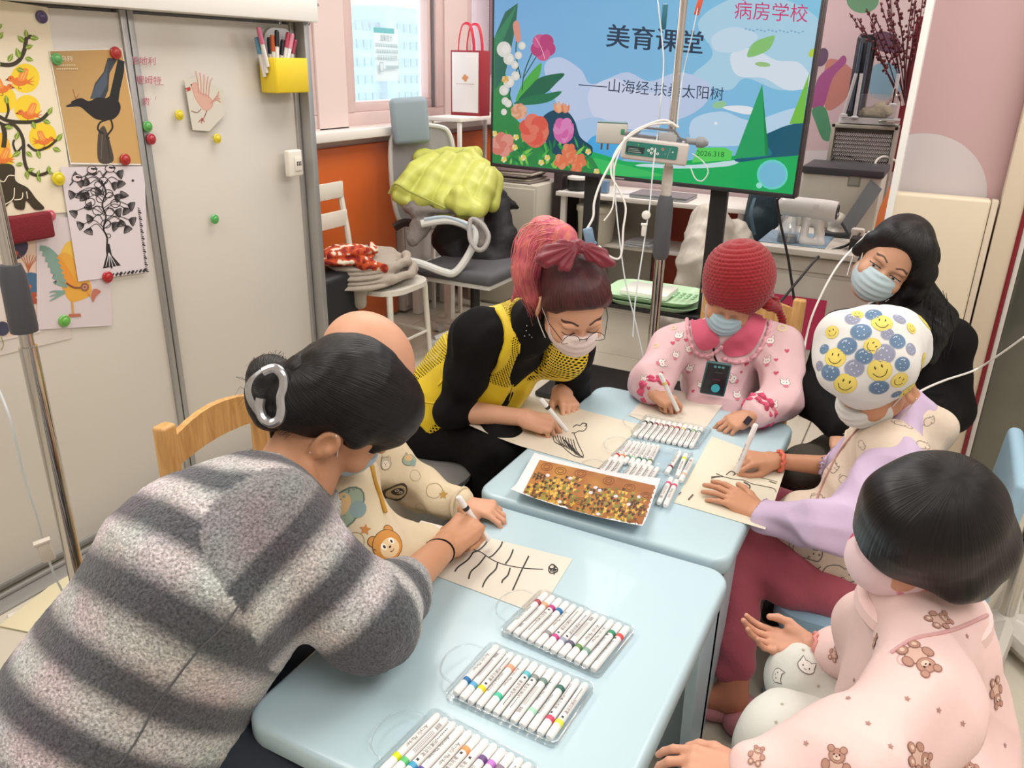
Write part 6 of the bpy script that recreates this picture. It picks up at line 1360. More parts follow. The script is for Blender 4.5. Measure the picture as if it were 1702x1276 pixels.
# ================================================================= people
def Vc(a, b, c): v = RT*a+UP*b-FW*c; return v/np.linalg.norm(v)     # right, up, towards the camera
SKN = {}
def skinmat(c): return mat('skin_'+c, c, .48, bump=(90, .12, .002), vary=(9, .05), spec=.35)
def head_sdf(s, H, f, u, sc=1., neck=None, nr=.052, ears=True, jaw=1.):
    f, u, r = frm(f, u); H = A(H, float); P = lambda a, b, c: H+(f*a+r*b+u*c)*sc; M = A([f, r, u])
    s.ell(P(-.005, 0, .012), A([.098, .077, .092])*sc, M, .02*sc); s.ell(P(.030, 0, -.048), A([.066, .063*jaw, .078])*sc, M, .03*sc)
    s.cap(P(.052, -.012, -.118), P(.052, .012, -.118), .026*sc, .026*sc, .03*sc)
    s.cap(P(.030, .045, -.085), P(.055, .012, -.118), .026*sc, .02*sc, .025*sc); s.cap(P(.030, -.045, -.085), P(.055, -.012, -.118), .026*sc, .02*sc, .025*sc)
    s.cap(P(.086, 0, -.018), P(.104, 0, -.050), .009*sc, .0115*sc, .012*sc); s.ell(P(.100, 0, -.054), A([.013, .016, .009])*sc, M, .008*sc)
    for b in (-1, 1):
        s.ell(P(.098, b*.033, -.026), A([.020, .022, .013])*sc, M, .014*sc, sub=True)       # eye sockets
        s.ell(P(.0765, b*.033, -.028), A([.0145, .0165, .0125])*sc, M, .005*sc)              # lids
        s.ell(P(.070, b*.042, -.060), A([.028, .024, .024])*sc, M, .02*sc)
        s.ell(P(.084, b*.030, -.006), A([.012, .022, .007])*sc, M, .014*sc)
        if ears:
            tl = f*(-.25)+r*b*.35+u; tl /= np.linalg.norm(tl); n_ = r*b*.92-f*.38; n_ /= np.linalg.norm(n_); w_ = np.cross(tl, n_); Me = A([w_, n_, tl])
            c = P(-.006, b*.088, -.036); s.ell(c, A([.0185, .0065, .031])*sc, Me, .006*sc)
            s.ell(c+n_*.007*sc+u*.003*sc, A([.0115, .0085, .020])*sc, Me, .003*sc, sub=True)
            s.ell(c+w_*(.009*sc)*(1 if w_ @ f > 0 else -1)-u*.004*sc, A([.005, .006, .008])*sc, Me, .004*sc)
    if neck is not None: s.cap(P(-.022, 0, -.070), neck, nr*sc, nr*1.08*sc, .025*sc)
    s.ell(P(.088, 0, -.088), A([.016, .024, .012])*sc, M, .01*sc)
    return P, f, u, r
def mask_obj(parent, P, f, u, r, sc, col, label=None, pleats=True, gap=0., ear=(1, 1), top=-.048, cols=None, mname=None):
    s = S(); M = A([f, r, u])
    s.ell(P(.034+gap, 0, -.075), A([.082, .070, .068])*sc, M, .02*sc); s.ell(P(.078+gap, 0, -.070), A([.040, .040, .050])*sc, M, .03*sc)
    s.cut(P(.030, 0, 0), -f-u*.15); s.cut(P(.1, 0, top+.006), u-f*.30); s.cut(P(.1, 0, -.142), -u+f*.1)
    def dp(V):
        q = (V-P(0, 0, 0)) @ u/sc; x = (V-P(0, 0, 0)) @ r/sc
        return (.0016*np.sin(q*330+2*np.sin(x*20))*np.clip(1-abs(x)/.07, 0, 1) if pleats else 0*q)+.0012*noise3(V, 60, 3)
    o = skin('face_mask', s, mname or mat('mask_'+col, col, .75, bump=(250, .15, .001)), parent, .003, disp=dp, cols=cols)
    if label: o['label'] = label
    for b, on in ((-1, ear[0]), (1, ear[1])):
        if not on: continue
        for c0, c1 in ((-.058, -.006), (-.120, -.066)):
            MB().tube(crom([P(.036, b*.068, c0), P(.012, b*.082, (c0+c1)/2+.003), P(-.012, b*.090, c1)], 5), .0016, 6).obj('ear_loop', mat('loop_white', 'dcdcdc', .7), o)
    return o
def head_map(P, f, u, r, sc, bv):
    """flat marks drawn in the plane of the face and laid on its skin"""
    def g(x, y, z):
        o = P(.22, 0, 0)+(-r*x+u*y)*sc      # x to the person's left
        h = bv.ray_cast(Vector(o), Vector(-f), .3)
        if h[0] is None: return None
        return A(h[0])+f*(.0005+z)
    return g
class Stamps:
    def __init__(s, bv): s.bv = bv; s.V = []; s.F = []; s.C = []
    def put(s, art, c, n, up, size, maxe=.35, lift=.00006, reach=.07, base=.0009):
        maxe = min(maxe, .005/size)
        c = A(c, float); n = A(n, float); n /= np.linalg.norm(n); up = A(up, float); up = up-n*(up @ n); up /= np.linalg.norm(up); x_ = np.cross(up, n)
        def g(x, y, z):
            o = c+(x_*x+up*y)*size+n*reach; h = s.bv.ray_cast(Vector(o), Vector(-n), reach*1.9)
            if h[0] is None: return None
            return A(h[0])+A(h[1])*(base+z) if h[1].dot(Vector(n)) > .05 else None
        V, F, Cc = art.out(g, lift, maxe); b = len(s.V); s.V += V; s.F += [tuple(b+i for i in t) for t in F]; s.C += [tuple(q) for q in Cc]
    def px(s, art, x, y, size, rot=0, **k):
        h = s.bv.ray_cast(Vector(CAM), Vector(ray(x, y)))
        if h[0] is None: return False
        n = A(h[1]); n = n*.75-ray(x, y)/np.linalg.norm(ray(x, y))*.45
        c, q = math.cos(R(rot)), math.sin(R(rot)); s.put(art, h[0], n, UP*c+RT*q, size, **k); return True
    def pt(s, art, p, n, size, rot=0, up=(0, 0, 1), **k):
        h = s.bv.ray_cast(Vector(A(p, float)+A(n, float)*.3), Vector(-A(n, float)))
        if h[0] is None: return False
        nn = A(h[1]); u_ = A(up, float)-nn*(A(up) @ nn); x_ = np.cross(u_, nn); c, q = math.cos(R(rot)), math.sin(R(rot)); s.put(art, h[0], nn, u_*c+x_*q, size, **k); return True
    def obj(s, name, parent, rough=.7):
        if s.F: return tag(add(name, s.V, s.F, mat('cloth_print', 'ffffff', .75, attr=True), parent, False, cols=A(s.C)), kind='stuff')
def strands(name, parent, m, paths, r=.0012, n=4, jit=.0, per=1, seg=6, cols=None, seed=1):
    g = random.Random(seed); mb = MB()
    for P in paths:
        for k in range(per):
            j = [A([g.gauss(0, jit) for _ in range(3)]) for _ in P]; Q = [A(p)+j[i]*(i/len(P)+.25) for i, p in enumerate(P)]
            C_ = crom(Q, seg); mb.tube(C_, [r*(1-.75*i/(len(C_)-1)) for i in range(len(C_))], n, cap=False)
    o = mb.obj(name, m, parent); o['kind'] = 'stuff'; return o
def nail_obj(parent, nails, col='e3b8a6'):
    for c, d, n, r in nails:
        M = frame(c, d, np.cross(n, d)); MB().use(M).ball((0, 0, 0), (r*.62, r*.55, r*.16), 10, 6).obj('fingernail', mat('nail_'+col, col, .3), parent)
def person(label, loc): return thing('person', label, 'person', loc)
def limb(s, pts, rs, k=.02, **kw): s.chain(pts, rs, k, **kw)
def mix3(a, b, t): t = np.clip(t, 0, 1)[:, None]; return A(lin(a))*(1-t)+A(lin(b))*t
def report(nm, **pts):
    ks = list(pts); print('FIG', nm, ' '.join(f'{k}={np.round(pts[k], 2).tolist()}' for k in ks), '|', ' '.join(f'{a}-{b}:{np.linalg.norm(A(pts[a])-A(pts[b])):.2f}' for a, b in zip(ks, ks[1:])))
BLACKC = mat('black_fabric', '0b0a0c', .8, bump=(70, .25, .003), spec=.2)
# ---------------------------------------------------------------- A: woman in the checked grey coat
pa = person('woman with a black bun and banded grey wool coat bending over the near table', (.75, 1.15, 0))
H = pd(585, 668, 1.45); f = Vc(.60, -.60, -.50); u = Vc(.78, .47, .37); f, u, r = frm(f, u); sc = 1.06
shR, shL = pd(452, 872, 1.31), pd(505, 835, 1.56); elR, wrR = pd(612, 1032, 1.36), pd(742, 905, 1.665)
hip = pd(215, 1180, 1.38); md_b = pd(352, 970, 1.36); nb = pd(492, 792, 1.47)
report('A', H=H, nb=nb, shR=shR, elR=elR, wrR=wrR); report('A2', shR=shR, shL=shL, hip=hip)
s = S(); P, f, u, r = head_sdf(s, H, f, u, sc, nb, .056)
s.chain([nb, md_b, hip], [.056, .11, .11], .04); s.chain([shR, elR, wrR], [.05, .042, .028], .03); s.chain([shR*.5+nb*.5, shR], [.06, .05], .03)
lap = A([1.0, .92, .47]); elL = A([1.10, 1.16, .60]); s.chain([nb, shL, elL, lap], [.06, .05, .042, .028], .03)
hs, nl, G = hand(wrR, pd(790, 862, 1.74)-wrR, Vc(-.25, .55, .80), 1, 1.0, 'pen', elR, .036)
hs2, nl2, _ = hand(lap, (.1, -1, -.1), (0, 0, 1), -1, .95, 'relax', elL, .032)
bodyA = skin('body', s, skinmat('c4906f'), pa, .0036, extra=[hs.mesh(.0024), hs2.mesh(.0035)]); bvA = LAST[0]; nail_obj(bodyA, nl)
# the pen she holds, seen end on
pen_c = pd(769, 846, 1.72); marker(pen_c+A([.02, -.015, -.03]), (-.35, .35, .87), '2b2826', 'white marker held upright in the fist of the woman in the grey coat', 'markers held by the children and helpers')
MB().tube([wrR+(elR-wrR)*.12+(RT*math.cos(t)+UP*math.sin(t)*.9-FW*math.sin(t)*.3)*.0315 for t in [2*PI*i/24 for i in range(24)]], .0022, 6, closed=True).obj('hair_tie_bracelet', BLACKC, pa)
# hair
HB = hairmat('hair_black', '070607', '151213', .42, .5)
s = S(); M = A([f, r, u])
s.ell(P(-.022, 0, .020), A([.100, .088, .095])*sc, M, .02); s.ell(P(-.055, 0, -.030), A([.060, .076, .070])*sc, M, .03); s.ell(P(.045, 0, .045), A([.062, .070, .060])*sc, M, .03)
s.cap(P(.075, .040, .030), P(.072, .050, -.012), .018*sc, .008*sc, .02*sc)
s.cap(P(.02, .068, .0), P(.0, .074, -.008), .02*sc, .016*sc, .02*sc); s.cap(P(-.075, .02, -.05), nb*.45+P(-.06, .01, -.08)*.55, .058, .042, .03)
s.ell(P(.0, .104, -.042), A([.036, .042, .042])*sc, M, .006, sub=True); s.ell(P(.0, .07, -.105), A([.07, .05, .045])*sc, M, .01, sub=True)
tie = P(-.105, .01, -.010)
skin('hair', s, HB, pa, .004, flow=radial(P(0, 0, 0), tie-P(0, 0, 0), u, 45, 1.5), disp=lambda V: .0018*noise3(V, 90, 5))
bunc = pd(452, 652, 1.42); s = S(); s.ell(bunc, (.046, .044, .056), None, .02); s.ell(bunc+Vc(-.1, .8, 0)*.035, (.036, .034, .034), None, .02); s.cap(bunc, tie, .032, .028, .02); s.ell(bunc-UP*.03, (.034, .034, .04), None, .02)
skin('hair_bun', s, HB, pa, .004, flow=radial(bunc, -FW, UP, 30, 3), disp=lambda V: .003*noise3(V, 70, 8))
g_ = random.Random(4); pths = []
for i in range(26):
    a_ = g_.uniform(0, 2*PI); e_ = Vc(math.cos(a_), math.sin(a_), .2)
    b0 = bunc+e_*.042+UP*.012; pths.append([b0, b0+e_*.008+UP*.005, b0+e_*.013+Vc(g_.uniform(-1, 1), .6, 0)*.009, b0+e_*.010+Vc(g_.uniform(-1, 1), -.2, 0)*.014])
for i in range(0):
    a_ = -.9+1.9*i/40; b0 = P(.01+.09*math.cos(a_), .055, .01+.09*math.sin(a_)); pths.append([b0, P(.012+.095*math.cos(a_), .05+g_.uniform(-.01, .02), -.02+.08*math.sin(a_)), P(.02+.10*math.cos(a_), .05+g_.uniform(-.01, .02), -.02+.08*math.sin(a_))])
for i in range(30):
    b0 = P(-.05-.02*g_.random(), .05+.02*g_.random(), -.05); pths.append([b0, b0-u*.03+r*.008, b0-u*.05-f*.01*g_.uniform(-1, 1)])
strands('loose_hairs', pa, HB, pths, .0006, 3, .0012, 1, 4)
# silver hair claw
CLW = mat('claw_silver', 'b4b6ba', .22, metal=.85, bump=(40, .25, .003)); m = MB()
Q = [pd(x, y, 1.355) for x, y in ((438, 618), (456, 612), (470, 624), (472, 642), (467, 660), (468, 680), (464, 696), (450, 703), (437, 694), (432, 676), (434, 662))]
m.tube(crom(Q, 5), .0085, 10); Q2 = [pd(x, y, 1.385) for x, y in ((438, 618), (424, 630), (416, 645), (420, 665), (432, 684), (442, 696), (452, 702))]; m.tube(crom(Q2, 5), .0090, 10)
o = m.obj('hair_claw', CLW, pa); o['label'] = 'wavy silver claw clip on the bun'
mask_obj(pa, P, f, u, r, sc, 'a9bfcf', None, gap=-.004, ear=(0, 1))
# coat
def bandcol(ax, sl):
    def g(V):
        # stripes across the back follow the distance from the neck; those of the sleeve follow the arm
        t1 = np.linalg.norm((V-(nb+A([.05, 0, .12])))*A([1, 1, 1.05]), axis=1)
        d1, d2 = dist_chain(V, ax), dist_chain(V, sl)
        t2 = along(V, sl)+.03
        t = np.where(d2 < d1-.03, t2, t1)
        w = .5+.5*np.sin(2*PI*t/.098+1.1+.8*noise3(V, 7, 11)); w = np.clip((w-.22)*1.5, 0, 1)
        c = mix3('4e4f55', 'bebaba', w); n1 = noise3(V, 26, 2); n2 = noise3(V, 34, 6)
        c = c*(1+.10*np.clip(n1, -1, 1)[:, None]*A([1.3, -.2, .9]))*(1+.10*np.clip(n2, -1, 1)[:, None]*A([-.9, .6, .6]))
        return np.clip(c, 0, 1)
    return g
def dist_chain(V, pts):
    D = np.full(len(V), 9.)
    for a_, b_ in zip(pts, pts[1:]):
        a_, b_ = A(a_), A(b_); h = np.clip((V-a_) @ (b_-a_)/((b_-a_) @ (b_-a_)), 0, 1); D = np.minimum(D, np.linalg.norm(V-a_-h[:, None]*(b_-a_), axis=1))
    return D
def along(V, pts):
    D = np.full(len(V), 9.); T = np.zeros(len(V)); L = 0
    for a_, b_ in zip(pts, pts[1:]):
        a_, b_ = A(a_), A(b_); l = np.linalg.norm(b_-a_); h = np.clip((V-a_) @ (b_-a_)/l/l, 0, 1); d = np.linalg.norm(V-a_-h[:, None]*(b_-a_), axis=1); m_ = d < D; D[m_] = d[m_]; T[m_] = L+h[m_]*l; L += l
    return T
COAT = mat('banded_wool', 'ffffff', .95, attr=True, vary=(230, .55), bump=(190, .9, .006), sheen=.25)
up_, md_, lo_ = pd(418, 842, 1.37), pd(352, 950, 1.34), pd(205, 1190, 1.36); lw_ = lo_+(lo_-md_)*.55
s = S(); s.chain([up_, md_, lo_, lw_], [.092, .176, .196, .205], .05); s.cap(lo_, pd(310, 1250, 1.42), .15, .09, .04); s.cap(shR, shL, .078, .076, .05)
cuffR = elR+(wrR-elR)*.36; s.chain([shR, elR, cuffR], [.084, .080, .066], .045); s.chain([shL, elL, lap*.75+elL*.25], [.085, .068, .05], .03)
pass; s.cap(up_, pd(470, 815, 1.46), .07, .055, .03)
s.ell(P(-.0, 0, -.06), A([.09, .075, .11])*sc, A([f, r, u]), .01, sub=True)
s.cut(wrR+(elR-wrR)*.52, wrR-elR)
def cdisp(V):
    arm = np.exp(-(dist_chain(V, [elR, cuffR])/.10)**2)
    return .0045*fold(V, 5, 3)*.8+.008*arm*fold(V, 11, 8, dirs=(wrR-elR)/np.linalg.norm(wrR-elR))+.0015*noise3(V, 300, 4)
coat = skin('coat', s, COAT, pa, .005, disp=cdisp, cols=bandcol([up_, md_, lo_, lw_], [shR, elR, cuffR])); bvC = LAST[0]
coat['label'] = 'thick grey wool coat with dark fuzzy bands'
cs_ = MB().tube([pd(478, 806, 1.465)+(r*math.cos(t)*.058+np.cross(r, H-nb)/np.linalg.norm(np.cross(r, H-nb))*math.sin(t)*.064) for t in [2*PI*i/28 for i in range(28)]], .017, 8, closed=True).obj('coat_collar', mat('collar_dark', '37363a', .95, vary=(200, .5), bump=(190, .9, .006)), pa)
# seams of the side panel
def seam(bv, pts, r_, m, parent, name='seam'):
    Q = []
    for x, y in crom([A(p) for p in pts], 8):
        h = bv.ray_cast(Vector(CAM), Vector(ray(x, y)))
        if h[0] is not None: Q.append(h[0]+h[1]*.001)
    if len(Q) > 2: return MB().tube(Q, r_, 6).obj(name, m, parent)
sm = mat('seam_dark', '5c5c60', .95)
seam(bvC, [(400, 1000), (372, 1040), (330, 1080), (292, 1128), (255, 1180), (228, 1228), (198, 1272)], .0016, sm, pa)
s = S(); hp, kn = A([.70, 1.05, .44]), A([.80, .68, .40])
for dx in (-.05, .14): s.chain([hp+A([dx, 0, 0]), kn+A([dx, 0, 0]), A([.82+dx, .62, .08])], [.085, .06, .045], .03)
skin('trousers', s, mat('navy_cloth', '1d2632', .8), pa, .008)
for dx in (-.05, .14): MB().box((.83+dx, .56, .035), (.09, .25, .07), .03, 3).obj('shoe', BLK, pa)
t = thing('plain_stool', 'low wooden stool under the woman in the grey coat', 'stool', (.6, 1.2, 0)); MB().lathe([(.15, 0), (.16, .01), (.16, .03), (.001, .032)], (.70, 1.14, .25), 24).obj('seat', PINE, t)
for k in range(4): MB().cone((.70+.10*math.cos(k*PI/2+.8), 1.14+.10*math.sin(k*PI/2+.8), .25), (.70+.15*math.cos(k*PI/2+.8), 1.14+.15*math.sin(k*PI/2+.8), 0), .017, n=10).obj('leg', PINE, t)
# ---------------------------------------------------------------- B: bald child in cream pyjamas
pb = person('bald child in cream printed pyjamas half hidden behind the woman in the grey coat', (1.33, 1.2, 0))
H = pd(612, 607, 1.80); f, u, r = frm(Vc(.62, -.70, -.15), Vc(.35, .6, .5)); sc = 1.03
nb = H-u*.13*sc-f*.03; chest = A([1.33, 1.12, .62]); hipB = A([1.32, 1.26, .36])
shF, elF, wrF = pd(632, 765, 1.93), pd(700, 815, 1.97), pd(772, 838, 1.90); shN, elN, wrN = pd(560, 810, 1.62), pd(612, 925, 1.60), pd(712, 905, 1.70)
report('B', H=H, nb=nb, chest=chest, shF=shF, elF=elF, wrF=wrF); report('B2', shN=shN, elN=elN, wrN=wrN)
s = S(); P, f, u, r = head_sdf(s, H, f, u, sc, nb, .045); M = A([f, r, u]); s.ell(P(-.015, 0, .015), A([.104, .086, .095])*sc, M, .02)
s.chain([nb, chest, hipB], [.06, .09, .09], .04); s.chain([shF, elF, wrF], [.036, .030, .021], .02); s.chain([shN, elN, wrN], [.036, .03, .021], .02)
hF, nF, _ = hand(wrF, pd(824, 848, 1.875)-wrF, Vc(-.1, .9, .45), -1, .80, 'curl', elF, .028)
hN, nN, _ = hand(wrN, pd(760, 893, 1.75)-wrN, Vc(-.1, .8, .5), 1, .72, 'curl', elN, .026)
bodyB = skin('body', s, skinmat('cf9c80'), pb, .005, extra=[hF.mesh(.0024), hN.mesh(.0024)]); nail_obj(bodyB, nF)
CR = mat('pyjama_cream', 'd2c3a6', .8, bump=(120, .25, .002))
s = S(); s.chain([nb-u*.02, chest+A([0, .02, .04]), hipB], [.075, .125, .135], .05); s.chain([chest+A([0, 0, .06]), shF, elF, wrF+(elF-wrF)*.12], [.07, .068, .056, .040], .03)
s.chain([chest+A([0, -.02, .06]), shN, elN, wrN+(elN-wrN)*.12], [.07, .075, .078, .052], .03); s.cut(wrF+(elF-wrF)*.05, wrF-elF) if False else None
skin('pyjama_top', s, CR, pb, .005, disp=lambda V: .0105*fold(V, 10, 7)); bvB = LAST[0]
MB().tube([wrF+(elF-wrF)*.08+q*.038 for q in [np.cross(np.cross((wrF-elF)/np.linalg.norm(wrF-elF), UP), (wrF-elF)/np.linalg.norm(wrF-elF))*math.cos(t)+np.cross((wrF-elF)/np.linalg.norm(wrF-elF), UP)*math.sin(t) for t in [2*PI*i/20 for i in range(20)]]], .004, 6, closed=True).obj('cuff', CR, pb)
st_ = Stamps(bvB)
def bear_face(c='c98a3c', c2='e0c49a'):
    a = Art(); a.ell(-.5, .5, .26, .26, '6a4a28'); a.ell(-.5, .5, .22, .22, c); a.ell(.5, .5, .26, .26, '6a4a28'); a.ell(.5, .5, .22, .22, c); a.ell(0, 0, .80, .70, '6a4a28'); a.ell(0, 0, .76, .66, c)
    a.ell(0, -.15, .52, .42, c2); a.ell(-.25, .05, .13, .16, 'f4ece0'); a.ell(.25, .05, .13, .16, 'f4ece0'); a.ell(-.23, .03, .06, .08, '2a2018'); a.ell(.23, .03, .06, .08, '2a2018'); a.ell(0, -.12, .07, .05, '4a2c18'); a.line([(-.12, -.28), (0, -.34), (.12, -.28)], .035, '6a4a28', 3)
    return a
def star(c, w=.09):
    a = Art(); P_ = [(math.sin(i*PI/5)*(1 if i % 2 == 0 else .45), math.cos(i*PI/5)*(1 if i % 2 == 0 else .45)) for i in range(10)]
    a.poly(P_, c); return a
def ring_art(c='8a8a6a', w=.08, k=8, rr=.9):
    a = Art(); a.line([(rr*math.cos(t), rr*math.sin(t)) for t in [2*PI*i/k for i in range(k)]], w, c, 3, closed=True); return a
def penguin():
    a = Art(); a.ell(0, 0, .62, .95, '4c4238'); a.ell(.05, .1, .50, .70, 'd6c29c'); a.ell(.1, .2, .34, .38, '4c4238'); a.ell(.02, .28, .12, .14, 'f2ece0'); a.ell(.28, .22, .10, .13, 'f2ece0'); a.ell(.03, .27, .05, .07, '1c1812'); a.ell(.27, .21, .05, .06, '1c1812'); a.ell(.2, .05, .08, .05, 'c88a3c'); return a
def blobby():
    a = Art(); a.ell(0, 0, .9, .55, '5f6f62', 20); a.ell(0, 0, .84, .49, '8fa08c', 20); a.ell(-.1, .2, .5, .34, 'c9a878', 20); a.ell(.4, -.25, .3, .3, '7f9696'); a.ell(-.3, .5, .16, .16, '8fa08c'); return a
for art, x, y, sz, ro in ((bear_face(), 645, 905, .043, -35), (penguin(), 655, 818, .045, 25), (blobby(), 572, 846, .055, -30), (star('bf7a3c'), 607, 880, .012, 10), (ring_art('9a8a5a', .06, 5), 722, 815, .022, 0), (ring_art('8a8468', .05, 6), 690, 790, .015, 0), (blobby(), 680, 764, .026, 10),
                          (star('b08a3c'), 737, 822, .012, 0), (ring_art('8a8468', .05, 6), 700, 845, .016, 0), (ring_art('9a8a5a', .06, 7), 590, 900, .02, 0), (star('bf7a3c'), 690, 935, .01, 0), (ring_art('8a8468', .06, 6), 560, 870, .02, 0), (bear_face('b8b09a', 'e0d6c0'), 640, 770, .022, 0)): st_.px(art, x, y, sz, ro)
st_.obj('print', pb)
def surf_tube(bv, pts, r_, m, parent, name, flat=None, n=8):
    Q = []
    for x, y in crom([A(p) for p in pts], 6):
        h = bv.ray_cast(Vector(CAM), Vector(ray(x, y)))
        if h[0] is not None: Q.append(h[0]+h[1]*r_*.3)
    if len(Q) > 2: return MB().tube(Q, r_, n, flat=flat).obj(name, m, parent)
surf_tube(bvB, [(617, 775), (622, 800), (631, 825), (640, 852)], .005, mat('lanyard', 'b98a2c', .6), pb, 'lanyard')
s = S()
for dx in (-.06, .08): s.chain([hipB+A([dx, 0, 0]), A([1.33+dx, .95, .34]), A([1.33+dx, .90, .06])], [.08, .062, .045], .03)
skin('trousers', s, CR, pb, .008)
for dx in (-.06, .08): MB().box((1.33+dx, .86, .03), (.08, .19, .055), .025, 3).obj('shoe', mat('slipper_grey', '8c8a8a', .7), pb)
# ---------------------------------------------------------------- C: woman in the yellow mesh vest
pc = person('woman with pink ponytail, glasses and yellow mesh vest drawing a bird', (1.85, 1.15, 0))
H = pd(955, 492, 2.10); f, u, r = frm(Vc(.20, -.82, .50), Vc(.02, .5, .86)); f, u, r = frm(f+r*0, u-np.cross(f, u)*.10); sc = 1.02
nb = pd(868, 545, 2.28); shR, elR, wrR = pd(795, 560, 2.26), pd(752, 682, 2.34), pd(872, 694, 2.315); shL, elL, wrL = pd(948, 585, 2.50), pd(955, 648, 2.62), pd(933, 650, 2.54)
hipC = pd(722, 700, 2.55); mid = pd(800, 620, 2.48)
report('C', H=H, nb=nb, shR=shR, elR=elR, wrR=wrR); report('C2', nb=nb, mid=mid, hipC=hipC); report('C3', shL=shL, elL=elL, wrL=wrL)
s = S(); P, f, u, r = head_sdf(s, H, f, u, sc, nb, .050); M = A([f, r, u])
s.chain([nb, mid, hipC], [.07, .10, .11], .04); s.chain([shR, elR, wrR], [.042, .036, .024], .03); s.chain([shL, elL, wrL], [.042, .036, .024], .03)
hR, nR, GR = hand(wrR, pd(918, 706, 2.31)-wrR, Vc(-.15, .75, .62), 1, .92, 'pen', elR, .036)
hL, nL, GL = hand(wrL, pd(950, 680, 2.47)-wrL, Vc(.25, .80, .55), -1, .90, 'curl', elL, .030)
bodyC = skin('body', s, skinmat('d2a084'), pc, .0042, extra=[hR.mesh(.0026), hL.mesh(.0026)]); bvCb = LAST[0]; nail_obj(bodyC, nR+nL)
marker(pd(921, 690, 2.27), pd(900, 666, 2.24)-pd(941, 716, 2.30), '22201f', 'uncapped white marker in the right hand of the woman in the yellow vest', 'markers held by the children and helpers')
HC = hairmat('hair_auburn', '301a1c', '5c2c2e', .4, .5)
s = S(); s.ell(P(-.020, 0, .022), A([.102, .086, .096])*sc, M, .02); s.ell(P(-.055, 0, -.025), A([.056, .074, .066])*sc, M, .03); s.ell(P(.038, 0, .055), A([.056, .070, .052])*sc, M, .03)
s.cap(P(.03, .066, .02), P(.01, .075, -.012), .022, .012, .02); s.cap(P(.03, -.066, .02), P(.01, -.075, -.012), .022, .012, .02); s.ell(P(.105, 0, .005), A([.05, .08, .050])*sc, M, .02, sub=True)
tieC = pd(952, 428, 2.02)
skin('hair', s, HC, pc, .004, flow=radial(P(0, 0, 0), tieC-P(0, 0, 0), f, 45, 1.5), disp=lambda V: .0015*noise3(V, 90, 5))
PK = mat('hair_pink', 'ffffff', .45, attr=True)
s = S(); pt_ = [pd(955, 425, 2.04), pd(935, 396, 2.06), pd(905, 388, 2.09), pd(885, 412, 2.10), pd(876, 450, 2.11), pd(885, 490, 2.14), pd(898, 518, 2.18)]; pr0 = [.022, .034, .042, .040, .036, .024, .008]
s.chain(pt_, pr0, .02); s.cap(pd(880, 440, 2.1), pd(868, 478, 2.13), .03, .012, .02); s.cap(pd(870, 470, 2.12), pd(850, 500, 2.16), .014, .004, .02)
def pkc(V):
    t = along(V, pt_)/.32; c = mix3('cc5a82', 'd77a66', t*1.3-.1); n_ = noise3(V, 70, 4); return np.clip(c*(1+.28*n_[:, None]), 0, 1)
skin('ponytail', s, hairmat('hair_pink_base', 'b8506c', 'd8836e', .45, .7), pc, .004, flow=lambda V: np.stack([V[:, 0]*90+V[:, 1]*60, V[:, 1]*90, along(V, pt_)*6], 1), disp=lambda V: .003*noise3(V, 80, 9))
g_ = random.Random(8); pths = []; axx = [pd(952, 425, 2.03), pd(925, 392, 2.07), pd(890, 402, 2.09), pd(876, 445, 2.10), pd(884, 490, 2.13), pd(895, 525, 2.17)]
for i in range(150):
    o_ = A([g_.gauss(0, 1) for _ in range(3)]); o_ /= np.linalg.norm(o_); w_ = g_.uniform(.75, 1.25); ww = [.012, .036, .042, .038, .028, .016+.02*g_.random()]
    pths.append([p+o_*ww[k]*w_ for k, p in enumerate(axx)][:g_.choice([4, 5, 6, 6])])
strands('ponytail_strands', pc, mat('hair_pink_s', 'cf6d80', .45, spec=.5, vary=(30, .3)), pths[:75], .0013, 3, .003, 1, 5, seed=3)
strands('ponytail_highlights', pc, mat('hair_salmon_s', 'dd9080', .45, vary=(30, .3)), pths[75:], .0012, 3, .004, 1, 5, seed=5)
pths = []
for i in range(40):
    b0 = P(-.05+g_.uniform(-.03, .08), .075, -.03+g_.uniform(-.03, .03)); pths.append([b0, b0-u*.015+r*.004, b0-u*.03+f*g_.uniform(-.01, .015)])
strands('loose_hairs', pc, HC, pths, .0005, 3, .002, 1, 3)
# bow
BW = mat('bow_red', '74152a', .45, bump=(60, .3, .003), sheen=.2); s = S()
c = pd(960, 424, 1.985); R3 = A([Vc(1, -.25, 0), Vc(.25, 1, .1), Vc(0, -.1, 1)])
c = pd(962, 406, 1.985)
for p_, rr_ in ((pd(925, 420, 1.98), (.052, .030, .014)), (pd(992, 424, 1.985), (.040, .024, .013)), (pd(908, 428, 1.985), (.028, .026, .010))): 
    d_ = p_-c; d_ /= np.linalg.norm(d_); z3 = Vc(0, .3, 1); y3 = np.cross(z3, d_); s.ell(p_, rr_, A([d_, y3, np.cross(d_, y3)]), .006)
s.cap(c, pd(938, 442, 1.975), .010, .016, .01, n=Vc(0, .3, 1), f=.6); s.cap(c, pd(1014, 438, 1.98), .010, .010, .01, n=Vc(0, .3, 1), f=.6); s.cap(pd(1000, 430, 1.98), pd(1016, 440, 1.98), .012, .006, .01)
s.ell(c, (.012, .014, .012), None, .004)
skin('hair_bow', s, BW, pc, .0035, disp=lambda V: .0028*np.sin(np.arctan2((V-c) @ UP, (V-c) @ RT)*22)*np.clip(np.linalg.norm(V-c, axis=1)/.03, 0, 1))
mask_obj(pc, P, f, u, r, sc, 'dcccca', None, gap=.002, top=-.042)
